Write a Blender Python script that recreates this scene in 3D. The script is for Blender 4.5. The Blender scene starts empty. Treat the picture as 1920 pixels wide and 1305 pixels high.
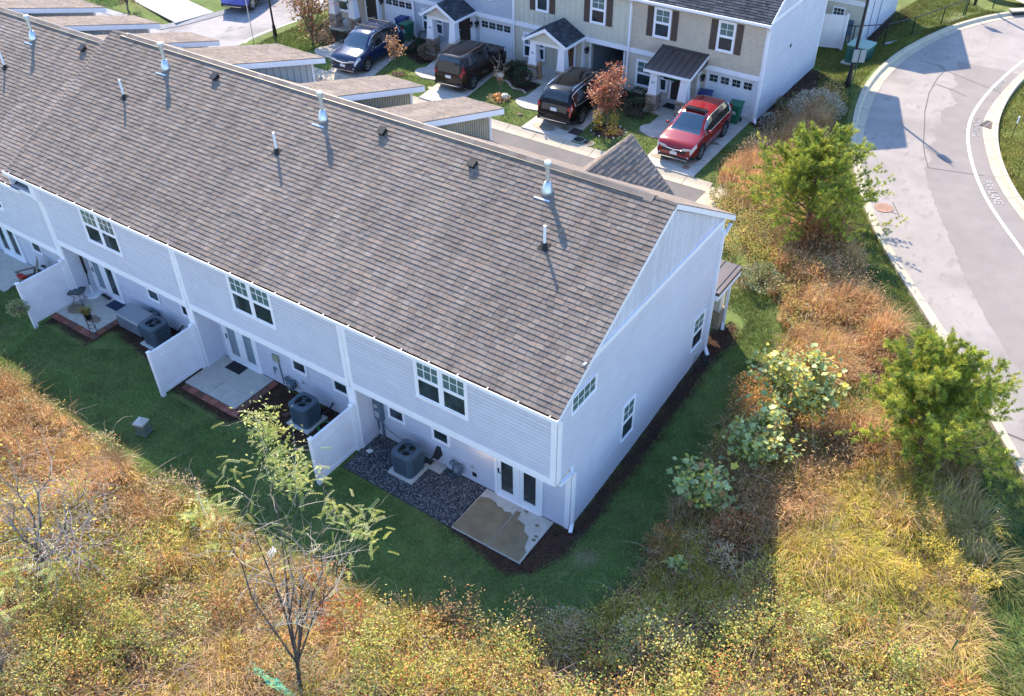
import bpy, math, random
import numpy as np
from mathutils import Vector, Matrix
random.seed(7); RNG = np.random.default_rng(11)
S = bpy.context.scene
COL = S.collection

# ------------------------------------------------------------------ camera, sky, sun, exposure
cam_d = bpy.data.cameras.new('camera'); cam = bpy.data.objects.new('camera', cam_d); COL.objects.link(cam); S.camera = cam
yaw, pitch, roll = -0.606, 0.705, -0.013
cy, sy, cp, sp, cr, sr = math.cos(yaw), math.sin(yaw), math.cos(pitch), math.sin(pitch), math.cos(roll), math.sin(roll)
fw = Vector((sy*cp, cy*cp, -sp)); ri = Vector((cy, -sy, 0)); up = ri.cross(fw)
R0 = ri*cr + up*sr; U0 = -ri*sr + up*cr
m = Matrix((R0, U0, -fw)).transposed().to_4x4(); m.translation = Vector((8.164, -13.625, 19.856)); cam.matrix_world = m
cam_d.sensor_width = 36; cam_d.lens = 1700.8*36/1920; cam_d.shift_y = 43.35/1920; cam_d.shift_x = -0.47/1920
cam_d.clip_start = .1; cam_d.clip_end = 3000
EL = math.radians(41); SH = Vector((0.74, -0.67, 0)).normalized()          # direction shadows fall
SUN_DIR = Vector((-SH.x*math.cos(EL), -SH.y*math.cos(EL), math.sin(EL)))
w = bpy.data.worlds.new('World'); S.world = w; w.use_nodes = True
nt = w.node_tree; nt.nodes.clear()
sky = nt.nodes.new('ShaderNodeTexSky'); sky.sky_type = 'NISHITA'; sky.sun_disc = False
sky.sun_elevation = EL; sky.ozone_density = 5.0; sky.dust_density = .3; sky.sun_rotation = math.atan2(SUN_DIR.x, SUN_DIR.y)
bg = nt.nodes.new('ShaderNodeBackground'); bg.inputs['Strength'].default_value = .15
wo = nt.nodes.new('ShaderNodeOutputWorld'); nt.links.new(sky.outputs[0], bg.inputs[0]); nt.links.new(bg.outputs[0], wo.inputs[0])
sun_d = bpy.data.lights.new('sun', 'SUN'); sun_d.energy = 3.3; sun_d.angle = math.radians(.6); sun_d.color = (1, .85, .64)
sun = bpy.data.objects.new('sun', sun_d); COL.objects.link(sun); sun.location = (-30, 30, 40)
sun.rotation_euler = SUN_DIR.to_track_quat('Z', 'Y').to_euler()
S.view_settings.view_transform = 'Standard'; S.view_settings.look = 'None'; S.view_settings.gamma = 1
S.view_settings.use_curve_mapping = False; S.view_settings.exposure = 1.66
S.render.engine = 'CYCLES'; S.cycles.use_denoising = True
S.cycles.max_bounces = 5; S.cycles.diffuse_bounces = 3; S.cycles.glossy_bounces = 3; S.cycles.transparent_max_bounces = 6
S.cycles.use_adaptive_sampling = True; S.cycles.adaptive_threshold = .01

# ------------------------------------------------------------------ helpers
WL = {}                                   # world location of un-rotated roots
def tag(o, label=None, cat=None, group=None, kind=None):
    if label: o['label'] = label
    if cat: o['category'] = cat
    if group: o['group'] = group
    if kind: o['kind'] = kind
    return o
def thing(name, label, cat, loc=(0, 0, 0), rz=0, group=None):
    o = bpy.data.objects.new(name, None); COL.objects.link(o); o.empty_display_size = .2
    o.location = loc; o.rotation_euler = (0, 0, rz); WL[o.name] = Vector(loc)
    return tag(o, label, cat, group)
def copy_tree(o, parent=None):
    c = o.copy(); COL.objects.link(c)
    if parent: c.parent = parent
    for ch in list(o.children): copy_tree(ch, c)
    return c

class MB:
    def __init__(s): s.v = []; s.f = []; s.c = []
    def add(s, vs, fs, col=None):
        n = len(s.v); s.v += [tuple(v) for v in vs]; s.f += [tuple(i+n for i in f) for f in fs]
        s.c += [col]*len(vs)
    def box(s, x0, x1, y0, y1, z0, z1, col=None):
        s.add([(x0,y0,z0),(x1,y0,z0),(x1,y1,z0),(x0,y1,z0),(x0,y0,z1),(x1,y0,z1),(x1,y1,z1),(x0,y1,z1)],
              [(0,3,2,1),(4,5,6,7),(0,1,5,4),(1,2,6,5),(2,3,7,6),(3,0,4,7)], col); return s
    def fbox(s, F, u0, u1, w0, w1, n0, n1, col=None):      # box in a local frame F=(O,U,W,N)
        O, U, W, N = F
        P = lambda u, w_, n: O + U*u + W*w_ + N*n
        s.add([P(u0,w0,n0),P(u1,w0,n0),P(u1,w0,n1),P(u0,w0,n1),P(u0,w1,n0),P(u1,w1,n0),P(u1,w1,n1),P(u0,w1,n1)],
              [(0,1,2,3),(4,7,6,5),(0,4,5,1),(1,5,6,2),(2,6,7,3),(3,7,4,0)], col); return s
    def quad(s, a, b, c, d, col=None): s.add([a,b,c,d], [(0,1,2,3)], col); return s
    def poly(s, pts, col=None): s.add(pts, [tuple(range(len(pts)))], col); return s
    def tube(s, p0, p1, r0, r1=None, n=8, caps=True, col=None):
        p0 = Vector(p0); p1 = Vector(p1); r1 = r0 if r1 is None else r1
        d = (p1-p0).normalized(); a = d.orthogonal().normalized(); b = d.cross(a)
        vs = []
        for p, r in ((p0, r0), (p1, r1)):
            for i in range(n):
                t = 2*math.pi*i/n; vs.append(p + a*(r*math.cos(t)) + b*(r*math.sin(t)))
        fs = [(i, (i+1) % n, n+(i+1) % n, n+i) for i in range(n)]
        if caps: fs += [tuple(range(n-1, -1, -1)), tuple(range(n, 2*n))]
        s.add(vs, fs, col); return s
    def path(s, pts, rs, n=6, col=None):
        for i in range(len(pts)-1): s.tube(pts[i], pts[i+1], rs[i], rs[i+1], n, i in (0, len(pts)-2), col)
        return s
    def prism(s, poly, z0, z1, col=None):                  # vertical extrusion of an xy polygon
        n = len(poly); vs = [(x, y, z0) for x, y in poly] + [(x, y, z1) for x, y in poly]
        fs = [tuple(range(n-1, -1, -1)), tuple(range(n, 2*n))] + [(i, (i+1) % n, n+(i+1) % n, n+i) for i in range(n)]
        s.add(vs, fs, col); return s
    def ball(s, c, r, n=10, m=7, jit=0, col=None):
        c = Vector(c); r = Vector(r if hasattr(r, '__len__') else (r, r, r)); vs = []; fs = []
        for j in range(m+1):
            ph = math.pi*j/m
            for i in range(n):
                th = 2*math.pi*i/n; k = 1+random.uniform(-jit, jit)
                vs.append((c.x+r.x*k*math.sin(ph)*math.cos(th), c.y+r.y*k*math.sin(ph)*math.sin(th), c.z+r.z*k*math.cos(ph)))
        for j in range(m):
            for i in range(n): fs.append((j*n+i, (j+1)*n+i, (j+1)*n+(i+1) % n, j*n+(i+1) % n))
        s.add(vs, fs, col); return s
    def lathe(s, c, prof, n=16, col=None):
        c = Vector(c); vs = [(c.x+r*math.cos(2*math.pi*i/n), c.y+r*math.sin(2*math.pi*i/n), c.z+z) for r, z in prof for i in range(n)]
        fs = [(j*n+i, j*n+(i+1) % n, (j+1)*n+(i+1) % n, (j+1)*n+i) for j in range(len(prof)-1) for i in range(n)]
        fs += [tuple(range(n-1, -1, -1)), tuple(range((len(prof)-1)*n, len(prof)*n))]
        s.add(vs, fs, col); return s
    def build(s, name, mat_, parent=None, smooth=False, local=False, bevel=0):
        me = bpy.data.meshes.new(name)
        off = Vector((0, 0, 0))
        if parent is not None and not local: off = WL.get(parent.name, off)
        vs = [(v[0]-off.x, v[1]-off.y, v[2]-off.z) for v in s.v] if off.length else s.v
        me.from_pydata([tuple(v) for v in vs], [], s.f)
        if any(c is not None for c in s.c):
            at = me.color_attributes.new('Col', 'FLOAT_COLOR', 'POINT')
            at.data.foreach_set('color', np.array([(*(c or (1, 1, 1)), 1) for c in s.c], dtype=np.float32).ravel())
        if smooth: me.polygons.foreach_set('use_smooth', [True]*len(me.polygons))
        me.update()
        return link(name, me, mat_, parent, bevel)
def link(name, me, mat_, parent=None, bevel=0):
    o = bpy.data.objects.new(name, me); COL.objects.link(o)
    if mat_ is not None and not me.materials: me.materials.append(mat_)
    if parent is not None:
        o.parent = parent; WL[o.name] = WL.get(parent.name, Vector((0, 0, 0)))
    else: WL[o.name] = Vector((0, 0, 0))
    if bevel:
        b = o.modifiers.new('bevel', 'BEVEL'); b.width = bevel; b.segments = 2; b.limit_method = 'ANGLE'
    return o
def np_mesh(name, verts, faces, cols, mat_, parent=None, smooth=False):
    """verts (n,3), faces (m,3) or (m,4), cols (n,3)"""
    me = bpy.data.meshes.new(name); k = faces.shape[1]
    me.vertices.add(len(verts)); me.vertices.foreach_set('co', np.ascontiguousarray(verts, dtype=np.float32).ravel())
    me.loops.add(faces.size); me.loops.foreach_set('vertex_index', np.ascontiguousarray(faces, dtype=np.int32).ravel())
    me.polygons.add(len(faces)); me.polygons.foreach_set('loop_start', np.arange(0, faces.size, k, dtype=np.int32))
    if smooth: me.polygons.foreach_set('use_smooth', np.ones(len(faces), dtype=bool))
    if cols is not None:
        at = me.color_attributes.new('Col', 'FLOAT_COLOR', 'POINT')
        at.data.foreach_set('color', np.concatenate([cols, np.ones((len(cols), 1))], 1).astype(np.float32).ravel())
    me.update(); me.validate()
    return link(name, me, mat_, parent)
def frame(O, U, W=(0, 0, 1)):
    O = Vector(O); U = Vector(U).normalized(); W = Vector(W).normalized(); return (O, U, W, U.cross(W).normalized())

# ------------------------------------------------------------------ materials
MATS = {}
def mat(name, col=(.5, .5, .5), rough=.6, metal=0, var=.0, scale=6., bump=0., bscale=40., attr=False, objvar=0., spec=.5, coat=0., emit=None, trans=0., stretch=None, detail=5):
    if name in MATS: return MATS[name]
    ma = bpy.data.materials.new(name); MATS[name] = ma; ma.use_nodes = True; t = ma.node_tree; N = t.nodes; L = t.links
    b = N['Principled BSDF']; b.inputs['Roughness'].default_value = rough; b.inputs['Metallic'].default_value = metal
    b.inputs['Specular IOR Level'].default_value = spec; b.inputs['Coat Weight'].default_value = coat; b.inputs['Coat Roughness'].default_value = .05
    geo = N.new('ShaderNodeNewGeometry'); vec = geo.outputs['Position']
    if stretch:
        mp = N.new('ShaderNodeMapping'); mp.inputs['Scale'].default_value = stretch; L.new(vec, mp.inputs[0]); vec = mp.outputs[0]
    src = None
    if attr:
        a = N.new('ShaderNodeAttribute'); a.attribute_name = 'Col'; src = a.outputs['Color']
    else:
        rgb = N.new('ShaderNodeRGB'); rgb.outputs[0].default_value = (*col, 1); src = rgb.outputs[0]
    def mul(src, fac):
        mx = N.new('ShaderNodeVectorMath'); mx.operation = 'SCALE'; L.new(src, mx.inputs[0]); L.new(fac, mx.inputs['Scale']); return mx.outputs[0]
    if var:
        for sc, k in ((scale, 1.), (scale*.13, .8)):
            n = N.new('ShaderNodeTexNoise'); n.inputs['Scale'].default_value = sc; n.inputs['Detail'].default_value = detail; L.new(vec, n.inputs['Vector'])
            mr = N.new('ShaderNodeMapRange'); mr.inputs[1].default_value = .3; mr.inputs[2].default_value = .7
            mr.inputs[3].default_value = 1-var*k; mr.inputs[4].default_value = 1+var*k; L.new(n.outputs[0], mr.inputs[0]); src = mul(src, mr.outputs[0])
    if objvar:
        oi = N.new('ShaderNodeObjectInfo'); mr = N.new('ShaderNodeMapRange'); mr.inputs[3].default_value = 1-objvar; mr.inputs[4].default_value = 1+objvar
        L.new(oi.outputs['Random'], mr.inputs[0]); src = mul(src, mr.outputs[0])
    L.new(src, b.inputs['Base Color'])
    if bump:
        n = N.new('ShaderNodeTexNoise'); n.inputs['Scale'].default_value = bscale; n.inputs['Detail'].default_value = 6; L.new(vec, n.inputs['Vector'])
        bp = N.new('ShaderNodeBump'); bp.inputs['Strength'].default_value = bump; bp.inputs['Distance'].default_value = .02; L.new(n.outputs[0], bp.inputs['Height']); L.new(bp.outputs[0], b.inputs['Normal'])
    if emit: b.inputs['Emission Color'].default_value = (*emit[:3], 1); b.inputs['Emission Strength'].default_value = emit[3]
    if trans:
        tr = N.new('ShaderNodeBsdfTranslucent'); L.new(src, tr.inputs[0]); mx = N.new('ShaderNodeMixShader'); mx.inputs[0].default_value = trans
        L.new(b.outputs[0], mx.inputs[1]); L.new(tr.outputs[0], mx.inputs[2]); L.new(mx.outputs[0], N['Material Output'].inputs[0])
    return ma
WHITE = mat('white_vinyl_trim', (.86, .84, .88), .45, var=.03, scale=3)
SIDING = mat('white_vinyl_siding', (.615, .61, .69), .5, var=.04, scale=2, objvar=.03)
GROOVE_SHADE = mat('groove_shade_backing', (.30, .30, .335), .8)  # backing darkened so the gaps between siding boards look like shadow lines
FENCEV = mat('white_fence_vinyl', (.82, .80, .85), .4, var=.05, scale=2.5)
SHING = mat('brown_asphalt_shingle', attr=True, rough=.95, var=.13, scale=2.4, stretch=(1, .22, .22), bump=.5, bscale=160, spec=.15)
SHINGD = mat('charcoal_asphalt_shingle', attr=True, rough=.95, var=.14, scale=22, bump=.5, bscale=160, spec=.15)
GLASS = mat('dark_window_glass', (.030, .042, .050), .05, spec=.7, var=.5, scale=2.6)  # mottled base colour imitates reflections in the panes
GLASSB = mat('window_glass_over_blinds', (.10, .165, .165), .06, spec=.6, var=.12, scale=3, stretch=(1, 1, 12))
BLACK = mat('black_metal', (.012, .012, .014), .45)
RUBBER = mat('black_rubber', (.015, .015, .016), .8)
STEEL = mat('galvanised_steel', (.62, .65, .68), .38, .75, var=.08, scale=8)
PVC = mat('white_pvc', (.78, .80, .84), .4)
CONC = mat('pale_concrete', (.50, .47, .42), .9, var=.10, scale=4, bump=.2, bscale=120)
CONCW = mat('worn_driveway_concrete', (.47, .43, .38), .88, var=.13, scale=2.2, bump=.15, bscale=120)
KERB = mat('cream_kerb_concrete', (.43, .38, .30), .9, var=.08, scale=5, bump=.15, bscale=140)
LEAF = mat('leaf', attr=True, rough=.55, var=.12, scale=9, trans=.30, spec=.3)
GRASSM = mat('grass_blade', attr=True, rough=.6, var=.12, scale=2.5, trans=.25, spec=.25)
TWIG = mat('dry_twig', attr=True, rough=.85, var=.15, scale=14, spec=.2)
BARK = mat('bark', (.17, .135, .105), .9, var=.3, scale=18, bump=.6, bscale=60, stretch=(1, 1, .3), spec=.2)
LOW = (Vector((0, 0, 0)))

# ------------------------------------------------------------------ the lie of the land
def sm(a, b, x):
    t = np.clip((np.asarray(x, dtype=float)-a)/(b-a), 0, 1); return t*t*(3-2*t)
KERB_L = np.array([(26., -15.7), (15.4, 0.), (9.98, 7.99), (9.0, 9.44), (7.43, 11.65), (5.91, 13.74), (4.46, 15.74), (3.15, 17.57), (1.96, 19.55), (1.02, 21.46), (.18, 23.39), (-.68, 25.83), (-1.37, 28.36), (-1.83, 30.94), (-1.97, 33.74), (-1.69, 36.89), (-1.08, 39.73), (-.31, 42.25), (.74, 44.43), (1.67, 45.85), (3.4, 47.6)])
ROAD_L = np.array([(26.3, -15.3), (15.5, .4), (9.86, 8.75), (8.85, 10.27), (7.2, 12.74), (5.65, 14.8), (4.19, 16.75), (2.97, 18.54), (1.97, 20.25), (1.15, 22.02), (.32, 24.29), (-.47, 27.18), (-.99, 29.92), (-1.28, 32.88), (-1.2, 35.78), (-.75, 38.61), (-.05, 41.29), (1.07, 43.76), (2.2, 45.5), (3.8, 47.2)])
ROAD_R = np.array([(31., -9.), (18., 7.), (12.5, 15.), (9.4, 19.), (7.22, 22.25), (6.24, 23.8), (5.34, 25.58), (4.62, 27.68), (3.97, 29.75), (3.79, 31.28), (3.82, 33.04), (3.94, 35.33), (4.19, 37.68), (4.7, 40.), (5.6, 42.6), (7.2, 45.5)])
KERB_R = np.array([(31.5, -8.4), (18.5, 7.6), (13., 15.7), (10., 19.6), (8.0, 22.0), (6.93, 23.54), (6.14, 25.07), (5.43, 26.81), (4.83, 28.79), (4.47, 30.79), (4.33, 32.75), (4.32, 34.54), (4.43, 36.28), (4.7, 38.), (5.3, 40.3), (6.3, 42.6), (7.9, 45.2)])
LINE = np.array([(28., -8.), (16., 7.), (10.8, 15.2), (7.66, 19.96), (6.6, 21.61), (5.67, 23.17), (4.85, 24.98), (4.17, 26.8), (3.65, 28.58), (3.33, 30.31), (3.27, 32.32), (3.37, 34.58), (3.62, 36.91), (3.92, 39.08), (4.6, 41.5), (5.6, 43.8)])
XE = np.array([(-30, 9.), (-8, 2.5), (0, 2.3), (8, 2.0), (12, 1.2), (15, -1.), (18, -3.3), (27, -4.7), (34, -4.2), (40, -3.2), (50, 0.)])
def xk(y): return np.interp(y, KERB_L[:, 1], KERB_L[:, 0])
def H(x, y):
    x = np.asarray(x, float); y = np.asarray(y, float)
    zl = -.55*sm(-20.4, -22.2, x)
    z = zl + (.75-zl)*sm(1., 12., y)
    ye = np.interp(x, [-25, -4, 0, 2, 4], [-3.9, -3.9, -2.6, -.7, -.7])
    z = z + 1.2*sm(0, 7, ye-y)
    x0 = np.interp(y, XE[:, 0], XE[:, 1]); x1 = xk(y)
    t = np.clip((x-x0)/np.maximum(x1-x0, .5), 0, 1); t = np.where(y < 15, 1-(1-t)**1.9, sm(0, 1, t)) if True else t
    return z + (1.5-z)*t
def h1(x, y): return float(H(x, y))
def inpoly(x, y, P):
    x = np.asarray(x); y = np.asarray(y); P = np.asarray(P); c = np.zeros(x.shape, bool); j = len(P)-1
    for i in range(len(P)):
        xi, yi = P[i]; xj, yj = P[j]
        c ^= ((yi > y) != (yj > y)) & (x < (xj-xi)*(y-yi)/((yj-yi) if yj != yi else 1e-9)+xi); j = i
    return c
_g = RNG.random((64, 64))
def vnoise(x, y, s):
    u = np.asarray(x)*s+100; v = np.asarray(y)*s+100; i = np.floor(u).astype(int); j = np.floor(v).astype(int); a = u-i; b = v-j
    a = a*a*(3-2*a); b = b*b*(3-2*b); g = lambda p, q: _g[p % 64, q % 64]
    return (g(i, j)*(1-a)+g(i+1, j)*a)*(1-b)+(g(i, j+1)*(1-a)+g(i+1, j+1)*a)*b
def fbm(x, y, s): return .55*vnoise(x, y, s)+.3*vnoise(x, y, s*2.1)+.15*vnoise(x, y, s*4.7)
# ------------------------------------------------------------------ zones on the ground (metres)
MULCH = [[(-3.0,-1.0),(-2.2,-1.22),(-.95,-1.5),(-.35,-1.5),(.1,-1.0),(.42,-.2),(.58,1.0),(.58,5),(.62,9.0),(.9,10.6),(.2,11.3),(-.3,9.7),(0,9.6),(0,.78),(-3.2,.78)],
         [(-11.3,.8),(-11.2,-.6),(-10.4,-1.1),(-9.0,-1.15),(-7.6,-1.0),(-7.1,-.7),(-7.1,.8)], [(-14.1,.8),(-14.1,-1.6),(-13.2,-1.5),(-11.3,-1.6),(-11.0,-1.3),(-11.0,.8)],
         [(-18.4,.8),(-18.4,-.55),(-17.0,-.75),(-15.5,-.9),(-14.1,-.9),(-14.1,.8)], [(-21.1,.8),(-21.1,-1.6),(-20.2,-1.5),(-18.4,-1.6),(-18.2,.8)],
         [(-24.7,.8),(-24.8,-.4),(-22.5,-.8),(-21.2,-.8),(-21.2,.8)],
         [(-5.6,26.0),(-4.2,25.6),(-4.0,27),(-4.0,33.6),(-5.4,34)], [(-12.2,26.3),(-12.0,24.7),(-10.6,23.5),(-9.9,23.7),(-9.9,26.3)],
         [(-19.0,26.3),(-18.6,24.6),(-17.6,23.6),(-16.4,23.2),(-16.2,24),(-16.9,26.3)], [(-25.8,26.3),(-25.4,24.6),(-24.4,23.6),(-23.0,23.2),(-22.9,24),(-23.6,26.3)],
         [(-32.6,26.3),(-32,23.5),(-30,22.2),(-28.8,22.6),(-29.2,24.5),(-30,26.3)], [(-4.6,38.9),(-3.6,38.7),(-3.0,45.4),(-4.0,45.6)],
         [(-11.35,21.3),(-10.9,20.95),(-10.2,21.1),(-9.85,21.6),(-10.0,22.2),(-10.6,22.5),(-11.2,22.3),(-11.45,21.8)], [(-17.6,22.0),(-16.9,21.5),(-16.4,21.9),(-16.9,22.5)], [(-23.7,21.5),(-23.3,21.2),(-22.9,21.5),(-23.3,21.9)]]
DIRT = [[(-22.8,-2.2),(-22.3,-2.9),(-21.4,-3.3),(-22.3,-3.9),(-23.8,-3.6)], [(.6,.0),(1.1,-.15),(1.2,.3),(.8,.45)], [(-1.2,13.4),(.2,13.2),(.4,14.2),(-.6,15.0)]]
EDGE = [(-26,-3.9),(-19.66,-4.25),(-16.7,-4.25),(-14.12,-4.3),(-11.68,-4.6),(-10.11,-4.4),(-8.16,-4.35),(-5.69,-4.3),(-3.35,-4.1),(-2.16,-4.0),(-.99,-3.55),(.28,-3.0),(1.5,-2.3),(2.2,-1.0),(2.4,.8),(2.35,2.6),(2.25,3.3),(2.25,5.6),(2.3,7.6),(2.3,10.),(1.9,12.3),(.7,13.9),(-.9,15.3),(-2.2,17.3),(-3.5,18.3),(-3.4,20.5),(-4.5,23.7),(-4.4,27.),(-3.9,29.6)]
VERGE = [(-2.6,29.0),(-2.2,27.2),(-1.3,25.0),(.6,19.7),(1.75,17.5),(2.44,16.4),(3.9,14.0),(5.3,12.1),(6.9,9.9),(8.6,7.6),(9.6,5.9),(9.9,4.4),(10.1,2.2),(10.6,0.),(12.5,-2.5)]
BRUSH = EDGE + VERGE + [(12,-5),(3,-8.5),(-8,-15),(-27,-15)]
BACKLAWN = [(-27,.2)] + [p for p in EDGE[:20]] + [(.3,13.9),(-.4,12.2),(.5,11.5),(.85,10.7),(.5,9.2),(.5,1.),(.33,-.3),(.0,-1.05),(-.32,-1.47),(-1,-1.47),(-2.2,-1.2),(-3.1,-1.02),(-6.9,-1.1),(-7,-1.9),(-7.3,-.9),(-9,-1.2),(-11.,-1.7),(-13.8,-1.7),(-14.2,-1.),(-17.,-.85),(-18.2,-1.7),(-20.9,-1.7),(-21.2,-.9),(-24.8,-.5),(-24.8,.2)]
def soft(x, y, P, d=.12):
    a = np.zeros(np.shape(x))
    for dx, dy in ((0,0),(d,0),(-d,0),(0,d),(0,-d)): a += inpoly(x+dx+d*(vnoise(x,y,3.)-.5)*2, y+dy+d*(vnoise(y,x,3.)-.5)*2, P)
    return a/5
# ------------------------------------------------------------------ ground: one sheet to the horizon
def coords(a, b, step, far):
    mid = np.arange(a, b+step/2, step); g = np.cumsum(np.geomspace(step*1.3, (far-b)/4, 16)); g = g[g < far-b+40]
    return np.concatenate([(a-g)[::-1], mid, b+g])
gx = coords(-30, 14, .17, 260); gy = coords(-13, 38, .17, 300)
X, Y = np.meshgrid(gx, gy); Z = H(X, Y)
xr = np.interp(Y, ROAD_L[:, 1], ROAD_L[:, 0]); xr2 = np.interp(Y, KERB_R[:, 1], KERB_R[:, 0])
ins = (X > xr-.35) & (X < xr2+.25) & (Y < 47); Z = np.where(ins, np.minimum(Z, 1.40), Z)
st = (Y > 12.5) & (Y < 19.7) & (X < -3.4); Z = np.where(st, np.minimum(Z, .60), Z)
st2 = (X > -39.5) & (X < -33.5) & (Y >= 19.7); Z = np.where(st2, np.minimum(Z, .60), Z)
g1 = fbm(X, Y, .9); g2 = fbm(X+31, Y, 2.7)
lawn = np.stack([.085+.06*g1, .135+.06*g2, .042+.02*g1], -1)
dry = np.stack([.16+.05*g2, .125+.04*g2, .055+.02*g1], -1)
soil = np.stack([.10+.07*g2, .07+.05*g2, .042+.03*g1], -1)
c = lawn*(1-.30*g2[..., None])+dry*(.30*g2[..., None])
k = soft(X, Y, BRUSH, .25)[..., None]; c = c*(1-k)+soil*k
island = (X > xr2)[..., None]; c = np.where(island, np.stack([.115+.06*g2, .125+.05*g1, .03+.02*g1], -1), c)
mulch = np.stack([.050+.035*g2, .028+.02*g2, .020+.014*g1], -1)
for P in MULCH: k = soft(X, Y, P)[..., None]; c = c*(1-k)+mulch*k
dirt = np.stack([.27+.06*g2, .19+.05*g2, .13+.04*g2], -1)
for P in DIRT: k = soft(X, Y, P, .2)[..., None]*.9; c = c*(1-k)+dirt*k
nx, ny = len(gx), len(gy); idx = np.arange(nx*ny).reshape(ny, nx)
F_ = np.stack([idx[:-1, :-1], idx[:-1, 1:], idx[1:, 1:], idx[1:, :-1]], -1).reshape(-1, 4)
GROUND = mat('ground_soil_and_turf', attr=True, rough=.95, var=.22, scale=14, bump=.8, bscale=45, spec=.1)
tag(np_mesh('ground', np.stack([X, Y, Z], -1).reshape(-1, 3), F_, c.reshape(-1, 3), GROUND, smooth=True), kind='structure')

# ------------------------------------------------------------------ roads
def resample(P, n):
    P = np.asarray(P, float); d = np.r_[0, np.cumsum(np.linalg.norm(np.diff(P, axis=0), axis=1))]
    t = np.linspace(0, d[-1], n); o = np.stack([np.interp(t, d, P[:, i]) for i in range(2)], -1)
    for _ in range(6): o[1:-1] = .25*o[:-2]+.5*o[1:-1]+.25*o[2:]
    return o
def strip(A, B, za, zb, m=1):
    n = len(A); vs = []; fs = []
    for i in range(n):
        for j in range(m+1):
            t = j/m; p = A[i]*(1-t)+B[i]*t; vs.append((p[0], p[1], za*(1-t)+zb*t))
    for i in range(n-1):
        for j in range(m): a = i*(m+1)+j; fs.append((a, a+1, a+m+2, a+m+1))
    return vs, fs
def road_mat(name, col, dark, seed, amt=.5):
    ma = mat(name, col, .9, var=.07, scale=1.2, bump=.25, bscale=220, spec=.25); t = ma.node_tree; N = t.nodes; L = t.links; b = N['Principled BSDF']
    src = b.inputs['Base Color'].links[0].from_socket; geo = N.new('ShaderNodeNewGeometry')
    for sc, lo, hi, a, st in ((.42, .50, .66, amt, (1, 1, 1)), (2.6, .57, .68, amt*1.1, (1, .45, 1)), (11, .60, .70, .35, (1, .6, 1)), (60, .52, .7, .3, (1, 1, 1))):
        mp = N.new('ShaderNodeMapping'); mp.inputs['Scale'].default_value = st; mp.inputs['Location'].default_value = (seed, seed*2, 0); L.new(geo.outputs['Position'], mp.inputs[0])
        n = N.new('ShaderNodeTexNoise'); n.inputs['Scale'].default_value = sc; n.inputs['Detail'].default_value = 7; L.new(mp.outputs[0], n.inputs['Vector'])
        mr = N.new('ShaderNodeMapRange'); mr.inputs[1].default_value = lo; mr.inputs[2].default_value = hi; mr.inputs[3].default_value = 0; mr.inputs[4].default_value = a; L.new(n.outputs[0], mr.inputs[0])
        mx = N.new('ShaderNodeMix'); mx.data_type = 'RGBA'; L.new(mr.outputs[0], mx.inputs[0]); L.new(src, mx.inputs[6]); mx.inputs[7].default_value = (*dark, 1); src = mx.outputs[2]
    L.new(src, b.inputs['Base Color']); return ma
ROADM = road_mat('pale_worn_asphalt', (.315, .282, .268), (.175, .158, .152), 3., .38)
PATCHM = road_mat('newer_grey_asphalt', (.245, .217, .205), (.20, .18, .175), 9., .25)
ALLEY = road_mat('dark_alley_asphalt', (.17, .155, .155), (.10, .095, .095), 5., .3)
SIDEST = road_mat('side_street_asphalt', (.34, .32, .33), (.17, .16, .17), 14., .6)
SEAL = mat('tar_seam', (.10, .09, .088), .8)
PAINTW = mat('white_road_paint', (.72, .70, .68), .7, var=.10, scale=16)
WORN = mat('worn_lettering_paint', (.35, .33, .315), .8, var=.35, scale=9)
n = 150
RL = resample(ROAD_L, n); RR = resample(ROAD_R, n); KL = resample(KERB_L, n); KR = resample(KERB_R, n); LI = resample(LINE, n)
b_ = MB(); b_.add(*strip(RL, RR, 1.5, 1.5, 8)); tag(b_.build('road', ROADM), kind='structure')
# newer asphalt patch with a ragged edge, on the inner half of the road
pe = [(1.1,37.2),(1.5,36.),(1.35,35.3),(1.9,34.),(1.7,33.2),(2.4,31.9),(2.0,30.6),(2.35,29.4),(2.1,28.4),(2.6,27.6),(2.45,26.4),(2.95,25.6),(2.9,24.6),(3.15,23.8),(4.1,21.66),(5.1,19.7),(6.3,17.1),(8.4,13.6),(11.5,9.6),(20,0),(27,-9)]
pe2 = []
for (a, b2), (c2, d) in zip(pe, pe[1:]):
    for t in np.linspace(0, 1, 12)[:-1]: pe2.append((a+(c2-a)*t+random.uniform(-.06, .06), b2+(d-b2)*t+random.uniform(-.04, .04)))
rr = [tuple(p) for p in RR if -9 < p[1] < 37.3]; vs = [(x, y, 1.504) for x, y in pe2]+[(x, y, 1.504) for x, y in rr]
bm_ = MB(); bm_.poly(vs); tag(bm_.build('road_patch', PATCHM), kind='structure')
bm_ = MB()
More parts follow.
